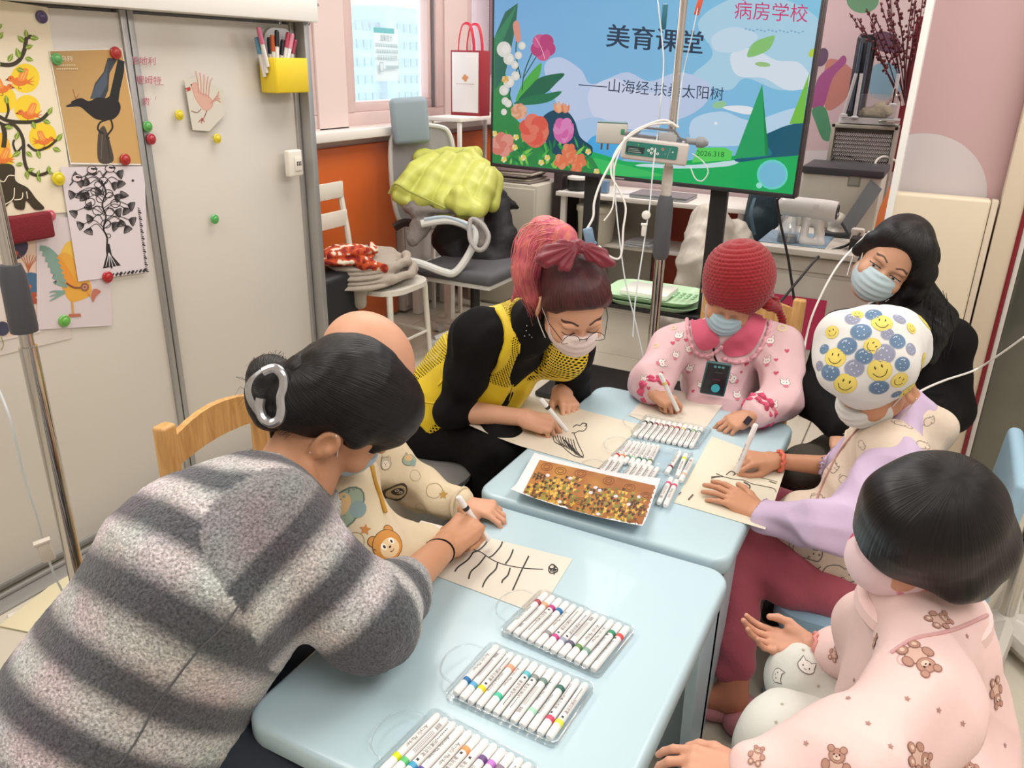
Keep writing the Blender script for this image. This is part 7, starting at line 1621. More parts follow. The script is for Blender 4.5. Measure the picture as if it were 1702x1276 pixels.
# brows, closed eyes
a = Art()
for b in (-1, 1):
    a.line([(b*.014, .002), (b*.032, .009), (b*.054, .001)], .005, '4a2e28', 4, False); a.line([(b*.016, -.034), (b*.032, -.038), (b*.050, -.031)], .0022, '2a1a18', 4); a.line([(b*.018, -.020), (b*.033, -.016), (b*.050, -.022)], .0010, 'a87660', 4)
V, F, Cc = a.out(head_map(P, f, u, r, sc, bvCb), .0002, .006); add('brows_and_lashes', V, F, PRINT(), pc, False, cols=A(Cc))
m = MB()
for b in (-1, 1):
    cc_ = [P(.112+.004*math.cos(2*t), b*.033+.024*math.cos(t), -.034+.0175*math.sin(t)) for t in [2*PI*i/20 for i in range(20)]]; m.tube(cc_, .0009, 6, closed=True)
    m.tube([P(.112, b*.057, -.028), P(.06, b*.078, -.024), P(.0, b*.086, -.020)], .0011, 6)
m.tube([P(.114, -.009, -.030), P(.118, 0, -.027), P(.114, .009, -.030)], .0011, 6); o = m.obj('glasses', mat('glasses_dark', '2a2220', .3, metal=.6), pc)
m = MB()
for b in (-1, 1): V = [P(.112, b*.033, -.034)]+[P(.112, b*.033+.023*math.cos(t), -.034+.0168*math.sin(t)) for t in [2*PI*i/16 for i in range(16)]]; m.put(V, [(0, 1+i, 1+(i+1) % 16) for i in range(16)])
m.obj('lens', mat('lens_glass', 'f2f6f8', .05, trans=.9, alpha=.15), o)
# black jumper with rolled sleeves
s = S(); s.chain([nb-u*.005, mid, hipC], [.084, .128, .132], .05); s.cap(shR, shL, .074, .070, .04); s.cap(nb, nb+(H-nb)*.36, .074, .062, .03)
s.chain([shR, shR*.5+elR*.5, elR, elR+(wrR-elR)*.10], [.080, .062, .050, .048], .03); s.chain([shL, elL, elL+(wrL-elL)*.35], [.068, .050, .042], .03)
s.cut(elR+(wrR-elR)*.24, wrR-elR) if False else None
skin('jumper', s, BLACKC, pc, .005, disp=lambda V: .007*fold(V, 11, 5)); bvJ = LAST[0]
a = Art(); sj = Stamps(bvJ)
for x, y in ((875, 549), (880, 556), (876, 541), (884, 560), (872, 558)): a = Art(); a.ell(0, 0, 1, 1, 'c8c8c8', n=8); sj.px(a, x, y, .0018)
sj.obj('sequins', pc)
# the vest, its mesh holes cut by the material
VM = mat('vest_yellow', 'd9bd1c', .5, bump=(60, .2, .003), sheen=.1); nt = VM.node_tree; N = nt.nodes.new; L = nt.links.new; b_ = nt.nodes['Principled BSDF']
at_ = N('ShaderNodeAttribute'); at_.attribute_name = 'flow'; sp_ = N('ShaderNodeSeparateXYZ'); L(at_.outputs['Vector'], sp_.inputs[0])
def mth(op, a1, a2=None, v=None):
    n = N('ShaderNodeMath'); n.operation = op
    if hasattr(a1, 'links') or hasattr(a1, 'is_linked'): L(a1, n.inputs[0])
    else: n.inputs[0].default_value = a1
    if a2 is not None:
        if hasattr(a2, 'is_linked'): L(a2, n.inputs[1])
        else: n.inputs[1].default_value = a2
    return n.outputs[0]
p1 = mth('ABSOLUTE', mth('SUBTRACT', mth('FRACT', mth('ADD', sp_.outputs[0], sp_.outputs[1])), .5)); p2 = mth('ABSOLUTE', mth('SUBTRACT', mth('FRACT', mth('SUBTRACT', sp_.outputs[0], sp_.outputs[1])), .5))
hole = mth('MULTIPLY', mth('MULTIPLY', mth('LESS_THAN', p1, .30), mth('LESS_THAN', p2, .30)), mth('GREATER_THAN', sp_.outputs[2], .5)); L(mth('SUBTRACT', 1., hole), b_.inputs['Alpha'])
s = S(); s.chain([nb-u*.010, mid, hipC+(mid-hipC)*.12], [.090, .146, .152], .05); s.cap(shR+(shL-shR)*.12, shL-(shL-shR)*.10, .088, .084, .04)
axd = (mid-nb)/np.linalg.norm(mid-nb); fr_ = np.cross(np.cross(axd, A([-.35, -.9, -.2])), -axd); fr_ = A([-.30, -.80, -.30]); fr_ = fr_-axd*(fr_ @ axd); fr_ /= np.linalg.norm(fr_)
s.cap(shR+Vc(-.2, 0, .6)*.02, shR*.6+elR*.4+Vc(-.2, 0, .9)*.03, .088, .080, .006, sub=True)   # armhole
s.cap(shL, shL*.5+elL*.5, .070, .066, .006, sub=True)
nk = nb+(H-nb)*.2; s.chain([nk, nk*.45+mid*.55+fr_*.150, mid*.55+hipC*.45+fr_*.165], [.070, .054, .030], .006, sub=True)                          # neckline and front opening
hemc = hipC+(mid-hipC)*.10; s.cut(hemc, hipC-mid)
sd_ = np.cross(axd, fr_)
def vflow(V):
    q = V-nb; t = q @ axd; e = q-t[:, None]*axd; ph = np.arctan2(e @ sd_, e @ fr_); t2 = t
    dsh = np.linalg.norm(V-shR, axis=1)
    zone = ((t < .13) | ((t > .30) & (np.abs(ph) > .9)) | ((np.abs(ph) > 1.9) & (t > .10))).astype(float)
    zone[(dsh < .112) & (t > -.2)] = 0; zone[dsh < .098] = 0
    zone[t > .395] = 0; zone[(np.abs(ph) > 1.15) & (np.abs(ph) < 1.9)] = 0
    return np.stack([ph*.14/.0105, t/.0105, zone], 1)
vest = skin('mesh_vest', s, VM, pc, .004, flow=vflow, disp=lambda V: .006*fold(V, 8, 6)+.007); bvV = LAST[0]; vest['label'] = 'bright yellow volunteer vest with mesh panels'
sv = Stamps(bvV); a = Art()
for k in range(5): a.ell(.62*math.cos(1.57+k*1.2566), .62*math.sin(1.57+k*1.2566), .34, .26, 'b8451e', math.degrees(1.57+k*1.2566))
sv.px(a, 804, 640, .016); a = Art()
for k in range(5): a.ell(.62*math.cos(1.57+k*1.2566), .62*math.sin(1.57+k*1.2566), .34, .26, 'd0762a', math.degrees(1.57+k*1.2566))
sv.px(a, 779, 655, .010); a = Art(); a.rect(-1.6, -.25, 1.6, .25, '5a4a20'); sv.obj('flower_emblem', pc)
PV = mat('vest_piping', 'e0c62e', .5)
for pts in ([(868, 492), (868, 530), (864, 570), (860, 600), (852, 640), (846, 664)], [(746, 508), (735, 545), (745, 580), (742, 620), (728, 640)], [(746, 508), (790, 500), (825, 530), (828, 570), (815, 600)], [(680, 664), (705, 668), (738, 672)]): surf_tube(bvV, pts, .004, PV, pc, 'piping', .5, 6)
s = S(); kR, kL = pd(832, 742, 2.36), pd(870, 715, 2.62); fR, fL = pd(775, 895, 2.62), A([2.1, .95, .06])
report('C4', hipC=hipC, kR=kR, fR=fR); report('C5', kL=kL, fL=fL)
s.chain([hipC, kR, fR], [.115, .075, .05], .04); s.chain([hipC+A([.1, 0, 0]), kL, fL], [.11, .072, .05], .04); s.ell(hipC+A([0, 0, -.01]), (.15, .15, .10), None, .05); skin('trousers', s, BLACKC, pc, .007, disp=lambda V: .004*fold(V, 10, 2))
for q in (fR, fL): MB().box(q*[1, 1, 0]+A([-.02, -.05, .035]), (.09, .25, .07), .03, 3).obj('shoe', BLK, pc)
# ---------------------------------------------------------------- D: child in the red crocheted hat
pdn = person('child in a red crocheted hat and pink pyjamas writing on a blank sheet', (2.65, .5, 0))
H = pd(1222, 478, 2.50); f, u, r = frm(Vc(-.30, -.82, .46), Vc(.02, .50, .86)); sc = .98
nb = pd(1222, 548, 2.60); ch, hipD = pd(1195, 620, 2.70), pd(1190, 690, 2.85)
shR, elR, wrR = pd(1118, 580, 2.64), pd(1082, 632, 2.58), pd(1088, 652, 2.50); shL, elL, wrL = pd(1296, 580, 2.58), pd(1298, 662, 2.46), pd(1252, 688, 2.36)
report('D', H=H, nb=nb, ch=ch, hip=hipD); report('D2', nb=nb, shR=shR, elR=elR, wrR=wrR); report('D3', nb=nb, shL=shL, elL=elL, wrL=wrL)
s = S(); P, f, u, r = head_sdf(s, H, f, u, sc, nb, .042); M = A([f, r, u])
s.chain([nb, ch, hipD], [.055, .085, .09], .04); s.chain([shR, elR, wrR], [.034, .03, .02], .02); s.chain([shL, elL, wrL], [.034, .03, .02], .02)
hR, nR, _ = hand(wrR, pd(1112, 668, 2.47)-wrR, Vc(.0, .65, .75), 1, .74, 'pen', elR, .025)
hL, nL, _ = hand(wrL, pd(1212, 706, 2.36)-wrL, Vc(-.05, .8, .6), -1, .80, 'relax', elL, .026)
bodyD = skin('body', s, skinmat('c99578'), pdn, .005, extra=[hR.mesh(.0024), hL.mesh(.0024)]); bvD = LAST[0]; nail_obj(bodyD, nR+nL)
marker(pd(1112, 652, 2.43), pd(1097, 628, 2.41)-pd(1126, 687, 2.455), 'd9c878', 'slim white marker in the right hand of the child in the red hat', 'markers held by the children and helpers')
mask_obj(pdn, P, f, u, r, sc, 'a9c6d4', 'small pale blue mask under the red hat', gap=.004, top=-.040)
# crocheted hat with real stitches
RH = mat('crochet_red', '8c0c1a', .85, bump=(260, .4, .002), sheen=.3)
hc = P(-.004, 0, .026); hup = pd(1226, 415, 2.44)-hc; hup /= np.linalg.norm(hup); ha, hb_, _ = frm(hup, f)
s = S(); s.ell(hc, A([.108, .100, .112]), M, .02); s.ell(P(-.02, 0, .05), A([.102, .098, .098]), M, .03); s.ell(hc+hup*.05, A([.085, .080, .062]), A([hb_, np.cross(ha, hb_), hup]), .03)
s.cap(P(-.05, -.09, -.03), P(-.06, -.105, -.06), .028, .022, .02)
s.ell(P(.13, 0, -.055), A([.09, .085, .075]), M, .012, sub=True)
def croc(V):
    q = V-hc; t = q @ hup; e = q-t[:, None]*hup; ph = np.arctan2(e @ np.cross(ha, hb_), e @ hb_); rr = np.linalg.norm(e, axis=1)
    row_ = t/.0105; k = np.floor(row_); n_ = 48
    return .0046*(np.abs(np.sin(row_*PI))**.8*.45+.55*np.abs(np.sin(row_*PI))*np.abs(np.sin(ph*n_/2+k*1.57)))+.0012*noise3(V, 220, 5)
skin('crocheted_hat', s, RH, pdn, .0028, disp=croc)
s = S(); s.chain([pd(1288, 500, 2.56), pd(1300, 530, 2.60), pd(1308, 570, 2.62), pd(1312, 610, 2.66)], [.014, .010, .010, .009], .01); s.chain([pd(1276, 505, 2.52), pd(1290, 512, 2.55)], [.02, .014], .01)
skin('hat_tie', s, RH, pdn, .003, disp=lambda V: .002*np.sin(V[:, 2]*600))
PP = mat('pyjama_pink', 'dfbcc2', .8, bump=(120, .25, .002))
s = S(); s.chain([nb-u*.01, ch, hipD], [.078, .118, .13], .05); s.chain([nb, shR, elR, wrR+(elR-wrR)*.25], [.06, .066, .066, .046], .035); s.chain([nb, shL, elL, wrL+(elL-wrL)*.20], [.06, .070, .062, .050], .035)
s.cap(pd(1190, 650, 2.62), pd(1190, 672, 2.60), .10, .11, .03, n=FW, f=.5)
skin('pyjama_top', s, PP, pdn, .0045, disp=lambda V: .0105*fold(V, 9, 14)); bvP = LAST[0]
CP = mat('collar_rose', 'cf5c78', .75, bump=(160, .2, .002))
def shell_patch(bv, outline, name, m, parent, off=.004, th=.004, n=14, edge=None):
    """a cloth patch lying on a garment, given by its outline in the photograph"""
    P_ = crom(outline, 4, True); xs = [p[0] for p in P_]; ys = [p[1] for p in P_]
    a = Art(); a.poly(P_, 'ffffff')
    def g(x, y, z):
        h = bv.ray_cast(Vector(CAM), Vector(ray(x, y)))
        return None if h[0] is None else h[0]+h[1]*(off+z)
    V0, F0_, _ = a.out(g, 0, 9)
    V1, F1_, _ = a.out(lambda x, y, z: g(x, y, z-th), 0, 9); b = len(V0)
    return add(name, V0, F0_, m, parent)
s = S(); s.cap(nb-u*.008, nb-u*.008+A([0, 0, .001]), .07, .07)
colR = [(1150, 500), (1148, 540), (1158, 575), (1178, 580), (1196, 568), (1188, 548), (1168, 520), (1160, 500)]; colL = [(1272, 512), (1270, 545), (1252, 580), (1228, 592), (1206, 588), (1202, 570), (1218, 556), (1240, 535), (1252, 515)]
for nm_, cl in (('collar', colR), ('collar', colL)): shell_patch(bvP, cl, nm_, CP, pdn, .006)
FRL = mat('ruffle_pink', 'e0a8b4', .8)
for pts in ([(1146, 505), (1143, 545), (1153, 582), (1178, 590), (1200, 574)], [(1278, 515), (1278, 548), (1258, 588), (1228, 602), (1203, 596)]):
    Q = []
    for i, (x, y) in enumerate(crom([A(p) for p in pts], 14)):
        h = bvP.ray_cast(Vector(CAM), Vector(ray(x, y)))
        if h[0] is not None: Q.append(h[0]+h[1]*(.004+.003*math.sin(i*1.3))+Vector(RT)*.002*math.cos(i*2.1))
    MB().tube(Q, .0065, 8).obj('ruffle', FRL, pdn)
s = S(); s.cap(nb-u*.02+f*.01, ch*.35+nb*.65+(CAM-ch)/np.linalg.norm(CAM-ch)*.06, .03, .018, .01)
add_skin = skin('neck_front', s, skinmat('c99578'), bodyD, .004)
def critter():
    a = Art(); a.ell(0, 0, .75, .6, '7a4a52'); a.ell(-.45, .6, .2, .42, '7a4a52', 20); a.ell(.45, .6, .2, .42, '7a4a52', -20); a.ell(0, 0, .69, .54, 'efe6e4'); a.ell(-.45, .6, .14, .36, 'efe6e4', 20); a.ell(.45, .6, .14, .36, 'efe6e4', -20); a.ell(-.2, .02, .07, .1, '3a2428'); a.ell(.2, .02, .07, .1, '3a2428'); a.ell(0, -.75, .4, .3, 'd27a8c'); return a
def heart(c='c8506a'):
    a = Art(); a.blob([(0, -.8), (.7, 0), (.75, .45), (.4, .7), (0, .4), (-.4, .7), (-.75, .45), (-.7, 0)], c, 3); return a
st_ = Stamps(bvP); rg = random.Random(2)
for x, y, k, sz, ro in ((1128, 558, 0, .020, 10), (1146, 580, 0, .018, -20), (1123, 590, 0, .016, 15), (1090, 575, 2, .013, 0), (1100, 603, 0, .019, 80), (1070, 630, 0, .015, 0), (1146, 612, 0, .018, 20), (1177, 592, 0, .015, 0), (1219, 630, 0, .019, -60), (1275, 600, 0, .019, -15), (1280, 566, 0, .019, 0), (1300, 545, 2, .02, 30), (1290, 620, 1, .010, 0), (1240, 604, 1, .011, 20), (1305, 636, 0, .020, 0), (1308, 583, 1, .009, 0),
                        (1262, 652, 0, .017, 0), (1225, 657, 0, .018, 0), (1286, 672, 0, .018, 10), (1078, 645, 1, .008, 0), (1118, 570, 1, .009, 0), (1140, 565, 1, .008, 0), (1290, 598, 1, .008, 0), (1100, 620, 1, .007, 0), (1260, 625, 1, .008, 30), (1165, 640, 0, .015, 0), (1152, 650, 1, .008, 0), (1245, 580, 1, .0, 0), (1232, 618, 1, .006, 0), (1120, 545, 2, .014, 0)):
    if sz: st_.px([critter(), heart(), ring_art('e4d2a0', .3, 6, .6)][k], x, y, sz, ro)
st_.obj('print', pdn)
RO = mat('rose_cuff', 'cf4f72', .8, bump=(200, .4, .002))
def cuff(w, e, rr, m, parent, t0=.06, r0=.006, name='cuff', wav=.12, n=40):
    d = (e-w)/np.linalg.norm(e-w); a_ = np.cross(d, UP); a_ /= np.linalg.norm(a_); b_2 = np.cross(d, a_); c = w+(e-w)*t0
    MB().tube([c+(a_*math.cos(t)+b_2*math.sin(t))*rr*(1+wav*math.sin(9*t))+d*.003*math.cos(9*t) for t in [2*PI*i/n for i in range(n)]], r0, 6, closed=True).obj(name, m, parent)
for w_, e_, q in ((wrR, elR, .042), (wrL, elL, .046)): cuff(w_, e_, q, RO, pdn, .22, .008); cuff(w_, e_, q*.9, RO, pdn, .10, .007)
cuff(wrL, elL, .030, mat('wristband_white', 'd8d4cc', .5), pdn, .02, .004, 'wristband', 0, 24)
wt = thing('wrist_watch', 'small dark wrist device on the left wrist of the child in the red hat', 'watch', wrL); Fm = frame(pd(1243, 699, 2.33), Vc(.6, -.5, .2), Vc(.4, .7, .3)); MB().use(Fm).box((0, 0, 0), (.018, .026, .008), .003).obj('case', mat('watch_dark', '2a2638', .2), wt)
# child mask fringe and the hanging tracker
dv = thing('phone', 'black phone-like tracker with a teal button hanging before the red-hat child', 'phone', pd(1190, 630, 2.50)); Fm = frame(pd(1190, 630, 2.50), Vc(.98, -.16, 0), Vc(.20, .93, .30))
MB().use(Fm).box((0, 0, -.006), (.078, .108, .014), .006, 3).obj('case', mat('phone_teal', '2a5a5c', .35), dv); MB().use(Fm).box((-.002, 0, .001), (.068, .098, .006), .002).obj('front', mat('phone_black', '1b1d24', .25), dv)
a = Art(); a.ell(.004, -.028, .0135, .0135, '3aa7b8'); a.ell(-.012, .040, .005, .004, '4f8f90'); a.ell(0, .041, .005, .004, '4f8f90'); a.ell(.012, .041, .005, .004, '4f8f90'); a.rect(-.012, -.001, .012, .0005, '8a3a5a'); a.rect(-.010, .022, .016, .024, '4a4e5a')
a.plane('front_print', Fm @ Matrix.Translation((0, 0, .0042)), PRINT(), dv)
surf_tube(bvP, [(1184, 555), (1186, 575), (1187, 590), (1192, 602)], .003, BLACKC, dv, 'strap')
s = S()
for dy in (-.08, .08): s.chain([hipD+A([0, dy, -.02]), A([2.42, .5+dy, .36]), A([2.45, .5+dy, .08])], [.085, .065, .045], .03)
s.ell(hipD+A([0, 0, -.02]), (.12, .13, .08), None, .04); skin('trousers', s, PP, pdn, .008)
for dy in (-.08, .08): MB().box((2.42, .5+dy, .03), (.19, .08, .055), .025, 3).obj('shoe', mat('slipper_rose', 'b8606e', .7), pdn)
# ---------------------------------------------------------------- E: woman in black behind
pe = person('woman with long black hair in a black top watching from behind', (2.75, .02, 0))
H = pd(1488, 422, 2.42); f, u, r = frm(Vc(-.46, -.46, .75), Vc(.46, .72, .50)); sc = 1.02
nb = pd(1503, 530, 2.58); shR, shL = pd(1405, 560, 2.56), pd(1575, 570, 2.62); elR, elL = pd(1352, 660, 2.50), pd(1580, 680, 2.66); wrR, wrL = pd(1400, 715, 2.30), pd(1480, 700, 2.3); ch, hipE = pd(1490, 620, 2.70), pd(1460, 735, 2.85)
report('E', H=H, nb=nb, ch=ch, hip=hipE); report('E2', nb=nb, shR=shR, elR=elR, wrR=wrR, hip=hipE)
s = S(); P, f, u, r = head_sdf(s, H, f, u, sc, nb, .050); M = A([f, r, u])
s.chain([nb, ch, hipE], [.06, .11, .12], .04); s.chain([nb, shR, elR, wrR], [.05, .045, .036, .026], .03); s.chain([nb, shL, elL, wrL], [.05, .045, .036, .026], .03)
h1, _, _ = hand(wrR, A([-.8, -.2, -.3]), (0, 0, 1), 1, .95, 'relax', elR, .034); h2, _, _ = hand(wrL, A([-.8, .2, -.3]), (0, 0, 1), -1, .95, 'relax', elL, .034)
skin('body', s, skinmat('c99a7e'), pe, .0042, extra=[h1.mesh(.004), h2.mesh(.004)]); bvE = LAST[0]
mask_obj(pe, P, f, u, r, sc, 'b3c8d0', None, gap=.003, top=-.040)
a = Art()
for b in (-1, 1):
    a.line([(b*.014, -.001), (b*.032, .006), (b*.052, -.002)], .0042, '5e4436', 4); a.blob([(b*.018, -.029), (b*.026, -.0265), (b*.038, -.026), (b*.050, -.030), (b*.038, -.0335), (b*.026, -.0335)], 'c9b6ac', 4); a.ell(b*.033-.004, -.0305, .0048, .0030, '191314')
    a.line([(b*.015, -.029), (b*.026, -.0262), (b*.038, -.0258), (b*.053, -.030)], .0026, '20181a', 4); a.line([(b*.015, -.018), (b*.032, -.011), (b*.052, -.019)], .0009, '8a5c48', 4)
V, F, Cc = a.out(head_map(P, f, u, r, sc, bvE), .0002, .005); add('eyes_and_brows', V, F, PRINT(), pe, False, cols=A(Cc))
s = S(); s.ell(P(-.022, 0, .020), A([.104, .090, .098])*sc, M, .02); s.ell(P(.034, .0, .056), A([.058, .074, .050])*sc, M, .03)
# the part: hair falls to both sides, longest over her left
s.chain([P(.045, -.045, .062), P(.035, -.088, .01), P(.015, -.104, -.05), P(-.005, -.106, -.13), pd(1558, 560, 2.46)], [.036, .038, .040, .044, .030], .02)
s.chain([P(-.03, -.06, .02), P(-.05, -.095, -.06), pd(1566, 530, 2.50), pd(1540, 590, 2.48)], [.06, .055, .042, .035], .02)
s.chain([P(.045, .045, .062), P(.030, .080, .01), P(.0, .088, -.05)], [.028, .020, .02], .02); s.chain([P(-.05, 0, 0), P(-.075, 0, -.08), nb-f*.06], [.07, .06, .05], .03)
s.ell(P(.110, .0, -.004), A([.050, .066, .058])*sc, M, .014, sub=True)
skin('hair', s, hairmat('hair_black2', '0a090b', '19181b', .42, .5), pe, .004, flow=radial(P(.02, 0, .09), u, f, 30, 1.2), disp=lambda V: .0007*noise3(V, 80, 5))
g_ = random.Random(5); pths = []
for i in range(40):
    b0 = pd(1540+g_.uniform(-5, 40), 500+g_.uniform(-20, 30), 2.40); pths.append([b0, b0-UP*.06+RT*g_.uniform(-.01, .01), b0-UP*.13+RT*g_.uniform(-.03, .01)])
strands('loose_hairs', pe, HB, pths, .0010, 3, .003, 1, 4)
s = S(); s.chain([nb-A([0, 0, .015]), ch, hipE], [.095, .145, .155], .05); s.chain([nb, shR, elR, wrR], [.075, .078, .066, .046], .04); s.chain([nb, shL, elL, wrL], [.075, .080, .068, .046], .04); s.cap(nb, nb+(H-nb)*.2, .062, .055, .02)
skin('black_top', s, BLACKC, pe, .006, disp=lambda V: .008*fold(V, 8, 17))
s = S(); kn = pd(1345, 770, 2.30)
for k_, q in enumerate((kn, pd(1440, 760, 2.45))): s.chain([hipE+A([-.05, .06-.12*k_, -.03]), q*[1, 1, 0]+A([0, 0, .44]), q*[1, 1, 0]+A([.02, 0, .06])], [.10, .078, .055], .03)
skin('trousers', s, mat('olive_cloth', '38342b', .8, bump=(80, .2)), pe, .007, disp=lambda V: .004*fold(V, 10, 3))
for q in (kn, pd(1440, 760, 2.45)): MB().box(q*[1, 1, 0]+A([-.03, 0, .035]), (.25, .09, .07), .03, 3).obj('shoe', BLK, pe)
t = thing('dark_stool', 'dark padded stool under the woman in black', 'stool', (2.85, 0, 0)); MB().lathe([(.15, 0), (.17, .01), (.17, .05), (.001, .055)], (hipE[0]+.02, hipE[1], .33), 24).obj('seat', mat('stool_pad', '26241f', .6), t)
for k in range(4): MB().cone((hipE[0]+.02+.11*math.cos(k*PI/2+.8), hipE[1]+.11*math.sin(k*PI/2+.8), .33), (hipE[0]+.02+.15*math.cos(k*PI/2+.8), hipE[1]+.15*math.sin(k*PI/2+.8), 0), .014, n=10).obj('leg', BLK, t)
# ---------------------------------------------------------------- F: child in the smiley cap
pf = person('child in a white smiley-print cap and cream vest drawing a tree', (1.93, .05, 0))
H = pd(1455, 612, 1.86); f, u, r = frm(Vc(-.66, -.66, -.10), Vc(-.30, .62, .60)); sc = .99
nb = pd(1507, 690, 1.97); ch, hipF = pd(1455, 830, 2.00), A([1.96, -.02, .37])
shN, elN, wrN = pd(1492, 768, 1.84), pd(1385, 878, 1.80), pd(1262, 852, 1.935); shF, elF, wrF = pd(1450, 735, 2.12), pd(1385, 775, 2.16), pd(1283, 765, 2.14)
report('F', H=H, nb=nb, ch=ch, hip=hipF); report('F2', nb=nb, shN=shN, elN=elN, wrN=wrN); report('F3', nb=nb, shF=shF, elF=elF, wrF=wrF)
s = S(); P, f, u, r = head_sdf(s, H, f, u, sc, nb, .042); M = A([f, r, u])
s.chain([nb, ch, hipF], [.05, .08, .085], .04); s.chain([nb, shN, elN, wrN], [.04, .034, .028, .020], .02); s.chain([nb, shF, elF, wrF], [.04, .034, .028, .020], .02)
hN, nN, _ = hand(wrN, pd(1196, 815, 1.985)-wrN, Vc(-.15, .80, .55), -1, .86, 'flat', elN, .026)
hF, nF, _ = hand(wrF, pd(1240, 762, 2.12)-wrF, Vc(-.1, .75, .6), 1, .80, 'pen', elF, .026)
bodyF = skin('body', s, skinmat('c48f70'), pf, .0045, extra=[hN.mesh(.0024), hF.mesh(.0024)]); nail_obj(bodyF, nN+nF)
marker(pd(1240, 745, 2.05), pd(1256, 706, 2.03)-pd(1222, 788, 2.07), 'e9e7e6', 'white marker held upright by the child in the smiley cap', 'markers held by the children and helpers')
cuff(wrF, elF, .026, mat('coral_band', 'd9705c', .5), pf, .12, .006, 'wristband', 0, 24)
mask_obj(pf, P, f, u, r, sc, 'd8dad6', None, gap=.006, top=-.042, pleats=True)
CAPM = mat('cap_cotton', 'dcdcda', .8, bump=(160, .15, .002))
cc = pd(1445, 590, 1.83); s = S(); s.ell(cc, A([.112, .108, .098]), A([f, r, u]), .02); s.ell(pd(1480, 560, 1.88), (.085, .085, .075), None, .03); s.ell(P(.0, 0, .0), A([.105, .092, .085]), M, .03); s.cap(pd(1395, 560, 1.83), pd(1385, 620, 1.81), .05, .03, .03)
s.cap(pd(1490, 545, 1.92), pd(1515, 590, 1.9), .045, .045, .03); s.cap(pd(1375, 600, 1.82), pd(1410, 630, 1.80), .02, .03, .03)
s.cut(P(0, 0, -.052), -u*.95+f*.25); 
skin('cap', s, CAPM, pf, .004, disp=lambda V: .0085*fold(V, 8, 22)); bvK = LAST[0]
def smiley():
    a = Art(); a.ell(0, 0, 1, 1, 'd8bf52'); a.ell(0, 0, .94, .94, 'e2cf6a'); a.ell(-.28, .3, .07, .16, '4a4020'); a.ell(.28, .3, .07, .16, '4a4020'); a.line([(-.6, -.1), (-.35, -.48), (0, -.6), (.35, -.48), (.6, -.1)], .07, '4a4020', 5); return a
def bluedot(c='5f7c9c'):
    a = Art(); a.ell(0, 0, 1, .95, hexmix(c, 'ffffff', .15), 20); a.ell(0, 0, .9, .84, c, 20)
    for x, y in ((.2, .3), (-.3, -.1), (.4, -.3), (-.1, .5), (0, -.5)): a.ell(x, y, .07, .07, 'c8d4e0')
    a.line([(-.5, .35), (-.3, .55), (0, .62)], .08, 'c8d4e0', 3); return a
st_ = Stamps(bvK)
for x, y, k, sz, ro in ((1388, 594, 0, .022, 10), (1383, 552, 0, .015, -20), (1466, 536, 0, .022, 10), (1450, 575, 0, .018, 60), (1462, 615, 0, .025, -20), (1495, 632, 0, .019, 30), (1405, 638, 0, .024, 20), (1515, 545, 0, .013, 0), (1425, 515+8, 0, .013, 0), (1520, 640, 0, .012, 0), (1408, 575, 1, .021, 0), (1431, 551, 1, .022, 20), (1417, 530, 2, .017, 0), (1380, 619, 1, .020, 40), (1420, 612, 2, .021, 0), (1470, 588, 2, .023, 0), (1492, 567, 1, .018, 0), (1436, 592, 1, .019, 0),
                        (1461, 644, 1, .021, 0), (1500, 605, 1, .017, 30), (1452, 523, 1, .018, 0), (1495, 530, 2, .016, 0), (1370, 580, 1, .012, 0), (1514, 580, 2, .015, 0), (1475, 555, 2, .014, 0), (1490, 655, 1, .012, 0), (1362, 608, 2, .012, 0)):
    st_.px(smiley() if k == 0 else bluedot('5f7c9c' if k == 1 else '8c90a8'), x, y, sz*1.0, ro)
for p_, n_ in ((H-f*.2, -f), (H-r*.2, -r), (H-f*.15-r*.15, -f-r)): st_.pt(smiley(), p_, n_, .022)
a = Art(); a.rect(-.5, -.8, .5, .8, '1c1c1e'); st_.px(a, 1416, 636, .0055); st_.obj('print', pf)
LIL = mat('lilac_cotton', 'c3b0cc', .8, bump=(130, .2, .002))
s = S(); s.chain([nb, ch, hipF], [.062, .09, .1], .04); s.chain([nb-A([0, 0, .02]), shN, elN, wrN+(elN-wrN)*.02], [.06, .066, .058, .042], .035); s.chain([nb, shF, elF, wrF+(elF-wrF)*.28], [.055, .058, .050, .038], .03); s.cut(wrN+(elN-wrN)*.03, wrN-elN)
skin('long_sleeve_top', s, LIL, pf, .0045, disp=lambda V: .0110*fold(V, 9, 25))
VC = mat('vest_cream', 'd9c8b6', .75, bump=(110, .3, .003))
s = S(); s.chain([nb-A([0, 0, .035]), ch, hipF+A([0, .02, .03])], [.088, .120, .135], .05); s.cap(shN+(shF-shN)*.08, shF-(shF-shN)*.06, .090, .078, .04); s.chain([pd(1450, 890, 1.98), pd(1360, 900, 1.99)], [.095, .07], .04)
s.cap(pd(1480, 690, 1.95), pd(1552, 712, 1.98), .05, .06, .03); s.chain([hipF+A([0, 0, .02]), hipF+A([-.02, .16, .055])], [.128, .10], .04)
s.cap(shN+(elN-shN)*.42+A([-.02, 0, 0]), elN, .080, .080, .006, sub=True); s.cap(shF+(elF-shF)*.4, shF*.3+elF*.7, .060, .060, .006, sub=True)
s.cap(nb+(H-nb)*.05, nb+(H-nb)*.6, .050, .075, .01, sub=True)
s.cut(hipF+A([-.02, .25, .05]), (-.1, 1, .1))
skin('quilted_vest', s, VC, pf, .0045, disp=lambda V: .0105*fold(V, 8, 28)); bvQ = LAST[0]
